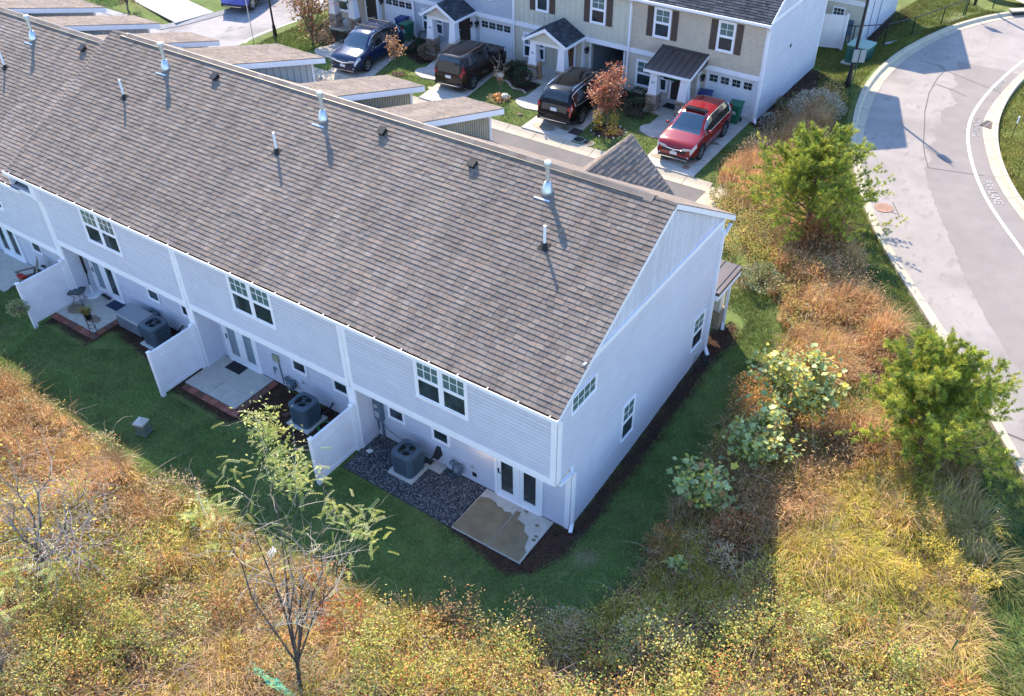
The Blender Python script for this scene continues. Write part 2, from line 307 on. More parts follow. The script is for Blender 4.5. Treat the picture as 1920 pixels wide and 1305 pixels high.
for pts, w_ in (([(.91,35.57),(.86,34.4),(.93,33.3),(1.0,32.3),(1.2,31.2),(1.4,30.1),(1.72,28.9),(2.02,27.7),(2.26,26.7),(2.6,25.7),(3.02,24.66)], .022), ([(3.02,24.66),(3.6,24.8),(4.2,24.95),(5.1,25.2)], .03), ([(1.0,33.6),(1.9,33.3),(2.6,32.9)], .025), ([(2.3,26.6),(3.2,25.9),(3.9,25.3)], .025), ([(-.5,36.2),(.4,36.1),(.95,35.6)], .025), ([(.95,35.6),(2.2,35.0),(3.9,34.2)], .025), ([(2.2,20.35),(3.05,20.15)], .02), ([(2.62,21.0),(3.2,20.0)], .02), ([(8.4,8.95+.75),(10.6,9.6),(12.5,10.3)], .03)):
    for (x0, y0), (x1, y1) in zip(pts, pts[1:]):
        d = Vector((x1-x0, y1-y0, 0)).normalized(); nrm = Vector((-d.y, d.x, 0))*w_
        bm_.quad((x0-nrm.x, y0-nrm.y, 1.509), (x1-nrm.x, y1-nrm.y, 1.509), (x1+nrm.x, y1+nrm.y, 1.509), (x0+nrm.x, y0+nrm.y, 1.509))
tag(bm_.build('road_seam', SEAL), kind='structure')
d = np.gradient(LI, axis=0); d /= np.linalg.norm(d, axis=1)[:, None]; nn = np.stack([-d[:, 1], d[:, 0]], -1)*.065
b_ = MB(); b_.add(*strip(LI-nn, LI+nn, 1.513, 1.513)); tag(b_.build('road_line', PAINTW), kind='structure')
def road_text(body, p0, p1, height):
    cu = bpy.data.curves.new('painted_lettering', 'FONT'); cu.body = body; cu.align_x = 'LEFT'; cu.size = 1; cu.materials.append(WORN); cu.extrude = .001; cu.offset = .012
    o = bpy.data.objects.new('painted_lettering', cu); COL.objects.link(o); bpy.context.view_layer.update()
    wd = o.dimensions.x; L_ = math.dist(p0, p1); a = math.atan2(p1[1]-p0[1], p1[0]-p0[0])
    me = bpy.data.meshes.new_from_object(o); bpy.data.objects.remove(o); me.materials.clear(); o = link('painted_lettering', me, WORN); o.location = (p0[0], p0[1], 1.516); o.rotation_euler = (0, 0, a); o.scale = (L_/wd, height/.72, 1); return tag(o, kind='structure')
road_text('FIRE LANE', (5.12, 24.75), (6.0, 23.05), .36)
road_text('NO PARKING', (3.40, 30.75), (3.83, 28.75), .30)
road_text('FIRE LANE', (3.46, 35.95), (3.42, 34.55), .30)
# kerbs: gutter pan + raised top, in cast lengths
def kerb(edge, back, name):
    m_ = MB(); m_.add(*strip(edge, edge*.42+back*.58, 1.512, 1.505)); e2 = edge*.42+back*.58
    m_.add(*strip(e2, edge*.3+back*.7, 1.505, 1.635)); m_.add(*strip(edge*.3+back*.7, back, 1.635, 1.64)); m_.add(*strip(back, back+(back-edge)*.03, 1.64, 1.36))
    o = m_.build(name, KERB); tag(o, kind='structure')
    j = MB()
    for i in range(4, len(edge)-3, 4):
        a = edge[i]; b2 = edge[i]*.3+back[i]*.7; d_ = (edge[i+1]-edge[i]); d_ = d_/np.linalg.norm(d_)*.012
        j.quad((*(a-d_), 1.516), (*(a+d_), 1.516), (*(e2[i]+d_), 1.509), (*(e2[i]-d_), 1.509)); j.quad((*(b2-d_), 1.639), (*(b2+d_), 1.639), (*(back[i]+d_), 1.644), (*(back[i]-d_), 1.644))
    j.build('kerb_joint', SEAL, o)
kerb(RL, KL, 'kerb_outer'); kerb(RR, KR, 'kerb_inner')
# alley between the two rows, side street beyond it, driveways
b_ = MB(); b_.box(-75, -4.45, 13.2, 19.25, .3, .62); tag(b_.build('alley_road', ALLEY), kind='structure')
b_ = MB(); b_.add([(-39.2,19.25,.624),(-33.2,19.25,.624),(-33.0,23),(-32.0,30),(-30,60),(-37,60),(-38.2,27),(-38.9,22.5)][:2] and [(-39.6,19.2,.624),(-33.0,19.2,.624),(-33.4,21.2,.624),(-33.1,24,.624),(-32.2,28,.624),(-29,45,.624),(-27,60,.624),(-34,60,.624),(-36.6,32,.624),(-38.3,24.5,.624),(-39.1,22,.624)], [tuple(range(11))]); b_.add([(-75,13.2,.628),(-34.0,13.2,.628),(-33.0,19.2,.628),(-75,19.2,.628)], [(0,1,2,3)]); tag(b_.build('side_street', SIDEST), kind='structure')
def slab(name, pts, z, th=.1, m_=CONCW): b = MB(); b.prism(pts, z-th, z); return tag(b.build(name, m_), kind='structure')
b_ = MB(); pk = [(19.22,.5),(19.22,.632),(19.5,.655),(19.62,.69),(19.82,.765),(19.82,.5)]; b_.add([(x,y,z) for x in (-33.0,-4.45) for y,z in pk], [(0,1,2,3,4,5),(11,10,9,8,7,6)]+[(i,i+6,(i+1) % 6+6,(i+1) % 6) for i in range(6)]); b_.box(-4.45, -4.1, 13.2, 19.80, .5, .66); b_.box(-4.1, -3.3, 13.2, 19.80, .5, .765)
b_.box(-75, -4.45, 12.6, 13.2, .5, .76); o = tag(b_.build('alley_kerb', KERB), kind='structure')
b_ = MB()
for x in np.arange(-32, -4.6, 1.55): b_.add([(x-.012,19.23,.637),(x+.012,19.23,.637),(x+.012,19.5,.659),(x-.012,19.5,.659),(x+.012,19.62,.694),(x-.012,19.62,.694),(x+.012,19.82,.769),(x-.012,19.82,.769)], [(0,1,2,3),(3,2,4,5),(5,4,6,7)])
for y in np.arange(14, 19.6, 1.5): b_.box(-4.1, -3.299, y-.012, y+.012, .6, .769)
b_.build('kerb_joint', SEAL, o)
b_ = MB()
pts = [(-33.5,20.2),(-33.75,21.5),(-33.6,23.5),(-32.8,27.5),(-31.5,34)]
pa = resample(np.array(pts), 20); d = np.gradient(pa, axis=0); d /= np.linalg.norm(d, axis=1)[:, None]; nr = np.stack([d[:, 1], -d[:, 0]], -1)
b_.add(*strip(pa, pa+nr*.5, .64, .64)); b_.add(*strip(pa+nr*.5, pa+nr*.72, .70, .77)); tag(b_.build('corner_kerb', KERB), kind='structure')
b_ = MB(); b_.add(*strip(pa-nr*.55, pa-nr*.45, .634, .634)); b_.add([(-33.4,19.9,.634),(-33.3,19.95,.634),(-34.0,20.9,.634),(-34.12,20.85,.634)], [(0,1,2,3)]); tag(b_.build('street_line', PAINTW), kind='structure')
b_ = MB(); b_.add([(-39.4,20.2,.79),(-38.9,22.75,.79),(-48,24.5,.79),(-48,22.1,.79)], [(0,1,2,3)]); b_.add([(-60,19.2,.65),(-39.6,19.2,.65),(-39.0,20.6,.65),(-38.5,22.7,.65),(-37.3,30,.65),(-37.6,30.1,.775),(-38.85,22.8,.775),(-39.4,20.7,.775),(-39.9,19.6,.775),(-60,19.6,.775)], [(0,1,8,9),(1,2,7,8),(2,3,6,7),(3,4,5,6)]); tag(b_.build('far_driveway', mat('old_grey_concrete', (.33,.33,.34), .9, var=.15, scale=1.5)), kind='structure')
slab('driveway_end', [(-5.37,19.8),(-5.5,26.9),(-8.05,26.9),(-8.0,24.8),(-8.05,22.3),(-7.9,19.8)], .80)
slab('driveway_cream', [(-11.55,19.8),(-12.25,26.9),(-14.6,26.9),(-14.5,25.),(-14.3,19.8)], .80)
slab('driveway_grey', [(-18.3,19.8),(-19.4,26.9),(-21.4,26.9),(-21.1,24.),(-20.5,19.8)], .80)
slab('driveway_tan', [(-24.0,19.8),(-25.9,26.9),(-28.4,26.9),(-27.4,23.5),(-26.7,19.8)], .80)
def walk(name, cx, cy, x1, xf, yf):      # curved front walk: a fan from the driveway to the porch step
    pts = [(x1, cy-.9)]+[(cx-1.25*math.sin(t)*1.0, cy-.35-.75*math.cos(t)) for t in np.linspace(.2, 2.2, 12)]+[(xf, yf), (x1, yf)]
    slab(name, pts, .804)
walk('front_walk_end', -8.35, 23.3, -8.0, -9.4, 24.9); walk('front_walk_cream', -15.0, 22.7, -14.3, -16.2, 25.1); walk('front_walk_grey', -21.6, 22.9, -20.9, -23.0, 25.1); walk('front_walk_tan', -28.2, 22.2, -27.2, -29.0, 24.5)
b_ = MB()
for x0, x1 in ((-8.0,-5.4),(-14.4,-11.7),(-20.7,-18.4),(-27.0,-24.3)):
    for y in (21.4, 23.2, 25.0): sh = (y-19.8)*(-.06 if x0 < -15 else -.02); b_.box(x0+.1+sh*1.5, x1-.05+sh*2, y-.014, y+.014, .70, .8035)
tag(b_.build('driveway_joint', SEAL), kind='structure')
# damp stains on the driveways and oil spots
STAIN = mat('damp_concrete_stain', (.24, .195, .145), .6, var=.12, scale=5)
def blob(cx, cy, rx, ry, z, n=18, j=.16):
    return [(cx+rx*math.cos(2*math.pi*i/n)*(1+random.uniform(-j, j)), cy+ry*math.sin(2*math.pi*i/n)*(1+random.uniform(-j, j)), z) for i in range(n)]
b_ = MB()
for cx, cy, rx, ry in ((-13.4,20.35,.62,.28),(-12.45,20.75,.24,.16),(-7.35,20.7,.5,.22),(-6.1,21.9,.18,.12),(-5.9,23.2,.2,.13),(-20.6,21.0,.25,.16),(-25.8,20.2,.3,.15),(-19.3,21.6,.4,.2),(-6.6,25.6,.12,.08)): b_.poly(blob(cx, cy, rx, ry, .809))
tag(b_.build('driveway_stain', STAIN), kind='structure')
# a far cross street at the top right
b_ = MB(); b_.add([(-6,62,1.52),(2.9,47.2,1.52),(4.2,46.4,1.52),(40,46.,1.52),(60,70,1.52),(-6,90,1.52)], [tuple(range(6))]); tag(b_.build('cross_street', ROADM), kind='structure')
b_ = MB(); kk = resample(np.array([(-8,60),(-2.5,53),(.8,48.6),(2.0,47.2),(3.4,47.0)]), 16); d = np.gradient(kk, axis=0); d /= np.linalg.norm(d, axis=1)[:, None]; nr = np.stack([-d[:, 1], d[:, 0]], -1)
b_.add(*strip(kk, kk+nr*.35, 1.64, 1.64)); b_.add(*strip(kk+nr*.35, kk+nr*.4, 1.64, 1.5)); b_.add(*strip(kk+nr*.4, kk+nr*.8, 1.535, 1.535)); tag(b_.build('cross_kerb', KERB), kind='structure')

# ------------------------------------------------------------------ rear patios, brick edging, gravel bed
WET = mat('rain_damp_concrete', (.215, .172, .105), .55, var=.2, scale=2.6, bump=.1, bscale=120)
def patio(x0, x1, label_, wet):
    ob = thing('patio_slab', label_, 'patio', ((x0+x1)/2, -.15, 0))
    mid = (x0+x1)/2+(.05 if wet else -.1)
    for a, b2 in ((x0, mid-.006), (mid+.006, x1)):
        q = MB(); q.box(a, b2, -1.0, .72, -.06, .05); q.build('concrete_panel', CONC if not wet else CONC, ob, bevel=.008)
    q = MB()
    if wet:
        pl = [(x0+.02,-.98),(mid-.02,-.98),(mid-.02,.30),(mid-.1,.36),(mid-.25,.28),(mid-.4,.36),(mid-.55,.33),(x0+.55,.42),(x0+.3,.46),(x0+.02,.36)]
        pr_ = [(mid+.02,-.98),(x1-.03,-.98),(x1-.06,-.6),(x1-.2,-.45),(x1-.28,-.1),(x1-.5,-.02),(x1-.62,.2),(x1-.9,.25),(mid+.16,.52),(mid+.02,.5)]
        for P in (pl, pr_): q.poly([(x+random.uniform(-.015, .015), y, .0535) for x, y in P])
        for cx, cy in ((x1-.32,.36),(x1-.13,.02),(x1-.12,-.12),(mid+.25,.62)): q.poly(blob(cx, cy, .07, .05, .0535, 10))
        q.build('damp_patch', WET, ob)
    else:
        for cx, cy, rx, ry in ((x0+.5,-.45,.4,.3),(x1-.7,-.5,.35,.2)) if x0 < -18 else (): q.poly(blob(cx, cy, rx, ry, .0535))
        if q.v: q.build('damp_patch', STAIN, ob)
        q = MB()
        for _ in range(3 if x0 > -18 else 1):
            px, py = random.uniform(x0+.4, x1-.6), random.uniform(-.8, .2)
            for _ in range(4):
                dx, dy = random.uniform(-.02, .22), random.uniform(-.07, .1); q.quad((px, py, .0545), (px+dx, py+dy, .0545), (px+dx, py+dy+.006, .0545), (px, py+.007, .0545)); px += dx; py += dy
        q.build('crack', mat('hairline_crack', (.20,.19,.18), .9), ob)
    return ob
patio(-2.74, -.43, 'rain-damp two-panel concrete patio slab at the end unit, outside the lit French doors', True)
p2 = patio(-13.9, -11.5, 'pale dry concrete patio slab edged with red brick, black doormat on it', False)
p3 = patio(-21.0, -18.75, 'stained concrete patio slab with brick edge, planter stand and small table', False)
BR = [mat('red_brick_a', (.24, .085, .06), .9, var=.2, scale=12, bump=.4), mat('red_brick_b', (.30, .11, .08), .9, var=.2, scale=12, bump=.4), mat('brown_brick', (.15, .07, .05), .9, var=.2, scale=12, bump=.4)]
def bricks(ob, pts, w_=.24, mossy=False):
    for (xa, ya), (xb, yb) in pts:
        L_ = math.dist((xa, ya), (xb, yb)); k = int(L_/.30); F = frame((xa, ya, .012), (xb-xa, yb-ya, 0))
        for i in range(k):
            q = MB(); q.fbox(F, i*L_/k+.01, (i+1)*L_/k-.01, 0, .045+random.uniform(-.006, .012), 0, w_); q.build('brick', random.choice(BR), ob, bevel=.006)
bricks(p2, [((-13.8,-1.03),(-11.2,-1.03)),((-11.2,-1.0),(-11.2,.7))][:1]); bricks(p2, [((-11.22,-1.0),(-11.22,.7))], -.24)
bricks(p3, [((-20.9,-1.03),(-18.4,-1.03))]); bricks(p3, [((-18.45,-1.0),(-18.45,.4))], -.24)
b_ = MB(); b_.prism([(-25.9,-1.0),(-24.65,-.95),(-24.9,.72),(-28.2,.72),(-28.2,-1.0)], -.62, -.50); ob = b_.build('patio_slab', CONC); tag(ob, 'plain concrete patio slab at the far left edge, beside a wooden bench', 'patio')
# gravel
GP = [(-6.86,.70),(-6.86,-.95),(-2.78,-1.02),(-2.78,.72)]
b_ = MB(); b_.prism(GP, -.05, .03); tag(b_.build('gravel_bed', mat('dark_gravel_base', (.045, .05, .062), .9, var=.4, scale=30, bump=1, bscale=60)), kind='structure')
def pebbles(name, P, n, r, cols, z0, mat_):
    P = np.asarray(P); lo = P.min(0); hi = P.max(0); x = RNG.uniform(lo[0], hi[0], n*3); y = RNG.uniform(lo[1], hi[1], n*3); k = inpoly(x, y, P); x = x[k][:n]; y = y[k][:n]; n = len(x)
    oct_ = np.array([(1,0,0),(0,1,0),(-1,0,0),(0,-1,0),(0,0,1),(0,0,-.3)]); tri = np.array([(0,1,4),(1,2,4),(2,3,4),(3,0,4),(1,0,5),(2,1,5),(3,2,5),(0,3,5)])
    s = r*RNG.uniform(.6, 1.5, (n, 1, 3)); a = RNG.uniform(0, 6.28, n); ca, sa = np.cos(a)[:, None], np.sin(a)[:, None]
    v = oct_[None]*s; v = np.stack([v[..., 0]*ca-v[..., 1]*sa, v[..., 0]*sa+v[..., 1]*ca, v[..., 2]], -1)+np.stack([x, y, np.full(n, z0) if np.isscalar(z0) else z0(x, y)], -1)[:, None]
    f = (tri[None]+(np.arange(n)*6)[:, None, None]).reshape(-1, 3); c = np.asarray(cols)[RNG.integers(0, len(cols), n)]; c = np.repeat(c*RNG.uniform(.7, 1.3, (n, 1)), 6, 0)
    return tag(np_mesh(name, v.reshape(-1, 3), f, c, mat_), kind='stuff')
STONE = mat('loose_stone', attr=True, rough=.85, var=.1, scale=20)
pebbles('gravel_stones', GP, 9000, .022, [(.07,.075,.09),(.10,.105,.12),(.045,.05,.06),(.19,.19,.20),(.34,.34,.34)], .035, STONE)
for P in MULCH[:6]: pebbles('mulch_chips', P, 3600 if P is MULCH[0] else 1400, .02, [(.07,.035,.022),(.045,.025,.018),(.11,.06,.04),(.03,.02,.016)], lambda x, y: H(x, y)+.012, STONE)
for P in MULCH[6:]: pebbles('mulch_chips', P, 500, .04, [(.06,.032,.022),(.045,.025,.018),(.09,.05,.035)], lambda x, y: H(x, y)+.012, STONE)
# ------------------------------------------------------------------ shared house kit
def tri_rows(pts): return pts
SH_BROWN = [(0.228,0.187,0.162),(0.240,0.197,0.168),(0.216,0.179,0.156),(0.248,0.203,0.172),(0.242,0.189,0.157),(0.204,0.170,0.151),(0.228,0.192,0.174)]
SH_CHAR = [(.060,.066,.08),(.075,.08,.095),(.05,.055,.066),(.09,.094,.108)]
def shingles(F, length, run, clip=None, pal=SH_BROWN, expo=.1435, seed=1, wid=(.12, .31), u_off=0):
    """architectural shingle tabs on a slope: F=(O,U,W,N), length along the eave, run up the slope; returns list of (verts, colour)"""
    rg = random.Random(seed); O, U, W, N = F; out = []; k = int(run/expo)+1
    for i in range(k):
        w0 = i*expo; w1 = min(run, w0+expo+.02)
        ua, ub = (0, length) if clip is None else clip(w0+expo*.5)
        if ub-ua < .05: continue
        u = ua-rg.uniform(0, .2); rowt = rg.uniform(.95, 1.06)
        while u < ub:
            v = u+rg.uniform(*wid); a = max(u, ua); b2 = min(v, ub)
            if b2-a > .02:
                hi = rg.random() < .6; t = rg.uniform(.023, .028) if hi else rg.uniform(.016, .021)
                c = pal[rg.randrange(len(pal))]; kk = rowt*rg.uniform(.90, 1.09)*(1.0 if hi else .95); c = (c[0]*kk, c[1]*kk, c[2]*kk)
                P = lambda q, w_, n: O+U*q+W*w_+N*n; g = .004
                jw = rg.uniform(-.006, .006)
                out.append(([P(a+g,w0+jw,0),P(b2-g,w0+jw,0),P(b2-g,w0+jw,t),P(a+g,w0+jw,t),P(b2-g,w1,.0),P(a+g,w1,.0)], c))
            u = v
    return out
TABF = [(0,1,2,3),(3,2,4,5),(0,3,5),(1,4,2)]
def lay_shingles(tabs, roof, mat_, singles=0, name='shingle_course', dist=None):
    camp = cam.matrix_world.translation
    if singles:
        tabs = sorted(tabs, key=lambda t: (sum(t[0], Vector())/6-camp).length)
        off = WL[roof.name]
        for vs, c in tabs[:singles]:
            q = MB(); q.add(vs, TABF, c); q.build('shingle', mat_, roof)
        tabs = tabs[singles:]
    q = MB()
    for vs, c in tabs: q.add(vs, TABF, c)
    o = q.build(name, mat_, roof); o['kind'] = 'stuff'; return o
def boards(F, length, height, parent, mat_, pitch=.127, t=.017, clip=None, name='siding_board', joined=False):
    O, U, W, N = F; k = int(math.ceil(height/pitch)); J = MB()
    for i in range(k):
        w0 = i*pitch; w1 = min(height, w0+pitch-.021)
        ua, ub = (0, length) if clip is None else clip(w0, w1)
        if ub-ua < .03: continue
        P = lambda u, w_, n: O+U*u+W*w_+N*n; q = J if joined else MB()
        tt = t*1.5; q.add([P(ua,w0,0),P(ub,w0,0),P(ub,w0,tt),P(ua,w0,tt),P(ub,w1,tt*.72),P(ua,w1,tt*.72),P(ub,w1,0),P(ua,w1,0)], [(0,1,2,3),(3,2,4,5),(5,4,6,7),(0,3,5,7),(1,6,4,2)])
        if not joined: q.build(name, mat_, parent)
    if joined: o = J.build(name, mat_, parent); o['kind'] = 'stuff'; return o
def window(parent, F, u0, u1, w0, w1, cols=1, sash=True, grid=(3, 2), trim=.085, blinds=True, lower_grid=False, glass=None):
    """double-hung window: frame part > panes, muntins; F has N pointing out"""
    fr = MB(); n1 = .045
    fr.fbox(F, u0, u1, w0, w0+trim, 0, n1+.012); fr.fbox(F, u0, u1, w1-trim, w1, 0, n1)
    fr.fbox(F, u0, u0+trim, w0+trim, w1-trim, 0, n1-.003); fr.fbox(F, u1-trim, u1, w0+trim, w1-trim, 0, n1-.003)
    cw = (u1-u0-trim*2)/cols
    for i in range(1, cols): fr.fbox(F, u0+trim+cw*i-.06, u0+trim+cw*i+.06, w0+trim, w1-trim, 0, n1-.005)
    mid = (w0+w1)/2
    if sash: fr.fbox(F, u0+trim, u1-trim, mid-.028, mid+.028, 0, n1-.012)
    o = fr.build('window', WHITE, parent)
    g = MB(); gb = MB(); mu = MB()
    for i in range(cols):
        a = u0+trim+cw*i+(.06 if i else 0); b2 = u0+trim+cw*(i+1)-(.06 if i < cols-1 else 0)
        for k, (wa, wb) in enumerate(((w0+trim, mid-.028), (mid+.028, w1-trim)) if sash else ((w0+trim, w1-trim),)):
            q = MB(); q.fbox(F, a, b2, wa, wb, 0, .024-.003*k); upper = k == 1 or not sash
            q.build('pane', glass or (GLASSB if upper and blinds else GLASS), o)
            s_ = MB(); e = .028                                   # sash border
            s_.fbox(F, a, a+e, wa, wb, .0, .030); s_.fbox(F, b2-e, b2, wa, wb, .0, .030); s_.fbox(F, a+e, b2-e, wa, wa+e, 0, .029); s_.fbox(F, a+e, b2-e, wb-e, wb, 0, .029)
            mu.v, mu.f, mu.c = mu.v+s_.v, mu.f+[tuple(x+len(mu.v) for x in f) for f in s_.f], mu.c+s_.c
            if grid and (upper or lower_grid):
                for c_ in range(1, grid[0]): x = a+(b2-a)*c_/grid[0]; mu.fbox(F, x-.011, x+.011, wa+e, wb-e, .012, .028)
                for r_ in range(1, grid[1]): z = wa+(wb-wa)*r_/grid[1]; mu.fbox(F, a+e, b2-e, z-.011, z+.011, .012, .0275)
    mu.build('muntin', WHITE, o); return o
def trimbox(parent, boxes, name='trim', m_=None):
    for b in boxes: q = MB(); q.box(*b); q.build(name, m_ or WHITE, parent)
def vstrip(F, length, parent, mat_, pitch, w0f, w1f, bw=.045, bt=.014, name='batten', joined=False):
    n = int(length/pitch); J = MB()
    for i in range(n+1):
        u = i*length/n; a, b2 = w0f(u), w1f(u)
        if b2-a < .05: continue
        q = J if joined else MB(); q.fbox(F, u-bw/2, u+bw/2, a, b2, 0, bt)
        if not joined: q.build(name, mat_, parent)
    if joined: o = J.build(name, mat_, parent); o['kind'] = 'stuff'
# ------------------------------------------------------------------ the main row of townhouses, seen from behind
TB = thing('townhouse_row', 'long white townhouse building in the centre with brown shingle roof, its back to the brush', 'townhouse building', (-14, 4.7, 0))
YR, ZR, YE, ZE, RR_, DF = 5.452, 8.132, -.085, 4.98, .11, 9.4
SL = (ZR-ZE)/(YR-YE); TH = math.atan(SL); XB = [0, -7, -14, -21, -28, -35]; DZ = [0, 0, 0, -.56, -.56]
YF = 10.05; ZF = ZR-(YF-YR)*SL; RUN = math.hypot(YR-YE, ZR-ZE); RUNF = math.hypot(YF-YR, ZR-ZF)
XS = -22.46                                                     # the higher roof oversails the lower units to here
# walls (backing)
for i in range(5):
    x1, x0, dz = XB[i], XB[i+1], DZ[i]
    for b_x in ((x0, x1, .004, .5, 2.55+dz, 4.93+dz), (x0, x1, .784, 1.2, -.7+dz, 2.5+dz), (x0, x1, 9.1, DF, -.5+dz, 5.75+dz)): q = MB(); q.box(*b_x); q.build('wall', GROOVE_SHADE, TB)
    q = MB(); q.box(x0+.001, x1-.001, .012, .78, 2.49+dz, 2.547+dz); q.build('porch_ceiling', SIDING, TB)
# end wall facing the road, with gable
ZT = 5.676
pf = [(.78,-.1),(DF,-.1),(DF,ZF+.3),(YR,ZR-.16),(0,ZE-.10+.0),(0,2.55),(.78,2.55)]
q = MB(); n_ = len(pf); vs = [(-.004,y,z) for y,z in pf]+[(-.3,y,z) for y,z in pf]
q.add(vs, [tuple(range(n_)), tuple(range(2*n_-1, n_-1, -1))]+[(i, i+n_, (i+1) % n_+n_, (i+1) % n_) for i in range(n_)]); q.build('end_wall', GROOVE_SHADE, TB)
FE = frame((0, 0, 0), (0, 1, 0)); FE = (Vector((0,0,0)), Vector((0,1,0)), Vector((0,0,1)), Vector((1,0,0)))
zrk = lambda y: ZR-.10-abs(y-YR)*SL
def cl(w0, w1):
    z = w0; ya = .78 if z < 2.5 else 0.0; top = w1
    if top > zrk(0): ya = max(ya, YR-(ZR-.10-top)/SL)
    return ya, DF
boards(FE, DF, ZT-.05, TB, SIDING, clip=cl)
ya = YR-(ZR-.1-ZT)/SL
GABM = mat('pale_gable_cladding', (.61, .605, .685), .6, var=.06, scale=4, objvar=.06)
FG = (Vector((0.012, ya, 0)), Vector((0,1,0)), Vector((0,0,1)), Vector((1,0,0)))
vstrip(FG, DF-ya, TB, GABM, .148, lambda u: ZT+.05, lambda u: zrk(ya+u)-.02, bw=.139, bt=.011, name='gable_board')
q = MB(); q.box(0, .05, ya-.15, DF+.02, ZT-.09, ZT+.085); q.box(0.05, .065, ya-.1, DF+.02, ZT+.06, ZT+.09); q.build('band_trim', WHITE, TB)
# upper and lower back walls, boards, trims
for i in range(4):
    x1, x0, dz = XB[i], XB[i+1], DZ[i]
    xa = x0+.14 if i < 3 else -29
    Fu = (Vector((xa, .004, 2.62+dz)), Vector((1,0,0)), Vector((0,0,1)), Vector((0,-1,0))); boards(Fu, x1-.12-xa, 2.32, TB, SIDING)
    Fl = (Vector((xa, .784, .02+dz)), Vector((1,0,0)), Vector((0,0,1)), Vector((0,-1,0))); boards(Fl, x1-(.0 if i == 0 else .12)-xa, 2.5, TB, SIDING)
    q = MB(); q.box(xa-.1, x1-.02, -.028, 0.004, 2.50+dz, 2.70+dz); q.box(xa-.1, x1-.02, -.028, .78, 2.455+dz, 2.495+dz); q.build('belt_trim', WHITE, TB)
    q = MB(); q.box(xa-.1, x1+.0, -.03, 0.0, 4.78+dz, 4.93+dz); q.build('frieze_trim', WHITE, TB)
    if i < 3:                                                  # party-wall pilaster, partition fin down to the fence
        top = 4.80
        q = MB(); q.box(x0-.15, x0-.02, -.035, .004, 2.50+min(DZ[i+1],0), top); q.box(x0+.02, x0+.15, -.035, .004, 2.50, top); q.box(x0-.019, x0+.019, -.018, .004, 2.5, top); q.build('pilaster_trim', WHITE, TB)
        q = MB(); q.box(x0-.12, x0+.12, .03, .784, -.6, 2.45+0*dz); q.build('partition_wall', SIDING, TB)
        for sgn in (1, -1):
            Fp = (Vector((x0+.12*sgn, .03 if sgn > 0 else .784, 0 if sgn > 0 or i < 2 else -.56)), Vector((0, sgn, 0)), Vector((0,0,1)), Vector((sgn,0,0))); boards(Fp, .75, 2.44, TB, SIDING, joined=True, name='partition_siding')
        q = MB(); q.box(x0-.15, x0+.15, -.03, .03, -.6, 2.455); q.box(x0-.05, x0+.05, -.042, -.03, -.6, 2.455); q.build('partition_trim', WHITE, TB)
q = MB(); q.box(-.13, .028, -.03, .0, 2.50, 4.90); q.box(.0, .03, 0., .11, 2.46, 4.92); q.build('corner_trim', WHITE, TB)
q = MB(); q.box(-.11, .028, .754, .784, -.05, 2.46); q.box(0, .03, .784, .9, -.05, 2.46); q.box(0, .03, DF-.1, DF+.03, -.05, ZT-.1); q.build('corner_trim', WHITE, TB)
q = MB(); q.box(0, .012, .9, DF, -.25, .03); q.build('foundation', CONC, TB)
# eaves, gutters, downspouts
GREEN_G = mat('leafy_gutter_channel', (.03, .05, .04), .8, var=.4, scale=6)
def gutter(x0, x1, dz, y=None):
    y = YE-.005; z = ZE-.035+dz
    q = MB(); q.box(x0, x1, y-.115, y-.10, z-.085, z+.035); q.box(x0, x1, y-.10, y+.015, z-.09, z-.078); q.box(x0, x1, y-.125, y-.098, z+.035, z+.045)
    for x in (x0, x1): q.box(x-.006, x+.006, y-.116, y+.015, z-.091, z+.036)
    o = q.build('gutter', WHITE, TB); q = MB(); q.box(x0+.02, x1-.02, y-.097, y+.012, z-.076, z-.02); q.build('gutter_channel', GREEN_G, o)
    for k in range(int((x1-x0)/.92)+1):
        x = x0+.3+k*.92
        if x < x1: q = MB(); q.box(x-.012, x+.012, y-.126, y+.02, z+.02, z+.046); q.build('hanger', WHITE, o)
gutter(XS-.02, .13, 0); gutter(-35, -21.9, -.56)
q = MB(); q.box(-21.03, .02, -.075, .05, 4.80, 4.94); q.box(-35, -21.0, -.075, .05, 4.24, 4.38); q.box(XS, -21.0, YE+.03, .5, 4.88, 4.92); q.build('soffit', WHITE, TB)
q = MB(); q.box(-21.16, -20.86, -.16, .01, 4.28, 4.80); q.build('pilaster_cap', WHITE, TB)
def downspout(pts, name='downspout', w_=.05):
    q = MB()
    for a, b2 in zip(pts, pts[1:]):
        a, b2 = Vector(a), Vector(b2); d = (b2-a).normalized(); s_ = Vector((0, 1, 0)) if abs(d.y) < .7 else Vector((1, 0, 0)); t_ = d.cross(s_).normalized(); s_ = t_.cross(d)
        q.add([p+s_*w_*i+t_*w_*.75*j for p in (a-d*.02, b2+d*.02) for i, j in ((-1,-1),(1,-1),(1,1),(-1,1))], [(0,1,2,3),(7,6,5,4),(0,4,5,1),(1,5,6,2),(2,6,7,3),(3,7,4,0)])
    return q.build(name, WHITE, TB)
downspout([(.085,-.14,4.9),(.085,.05,4.72),(.085,.05,2.60),(.085,.12,2.46),(.085,.70,2.36),(.085,.86,2.22),(.085,.86,.18),(.16,.66,.08)])
downspout([(.07,DF-.04,5.3),(.07,DF-.04,.80),(.25,DF-.22,.68)])
downspout([(.10,DF+.35,5.35),(.07,DF+.06,5.1)])
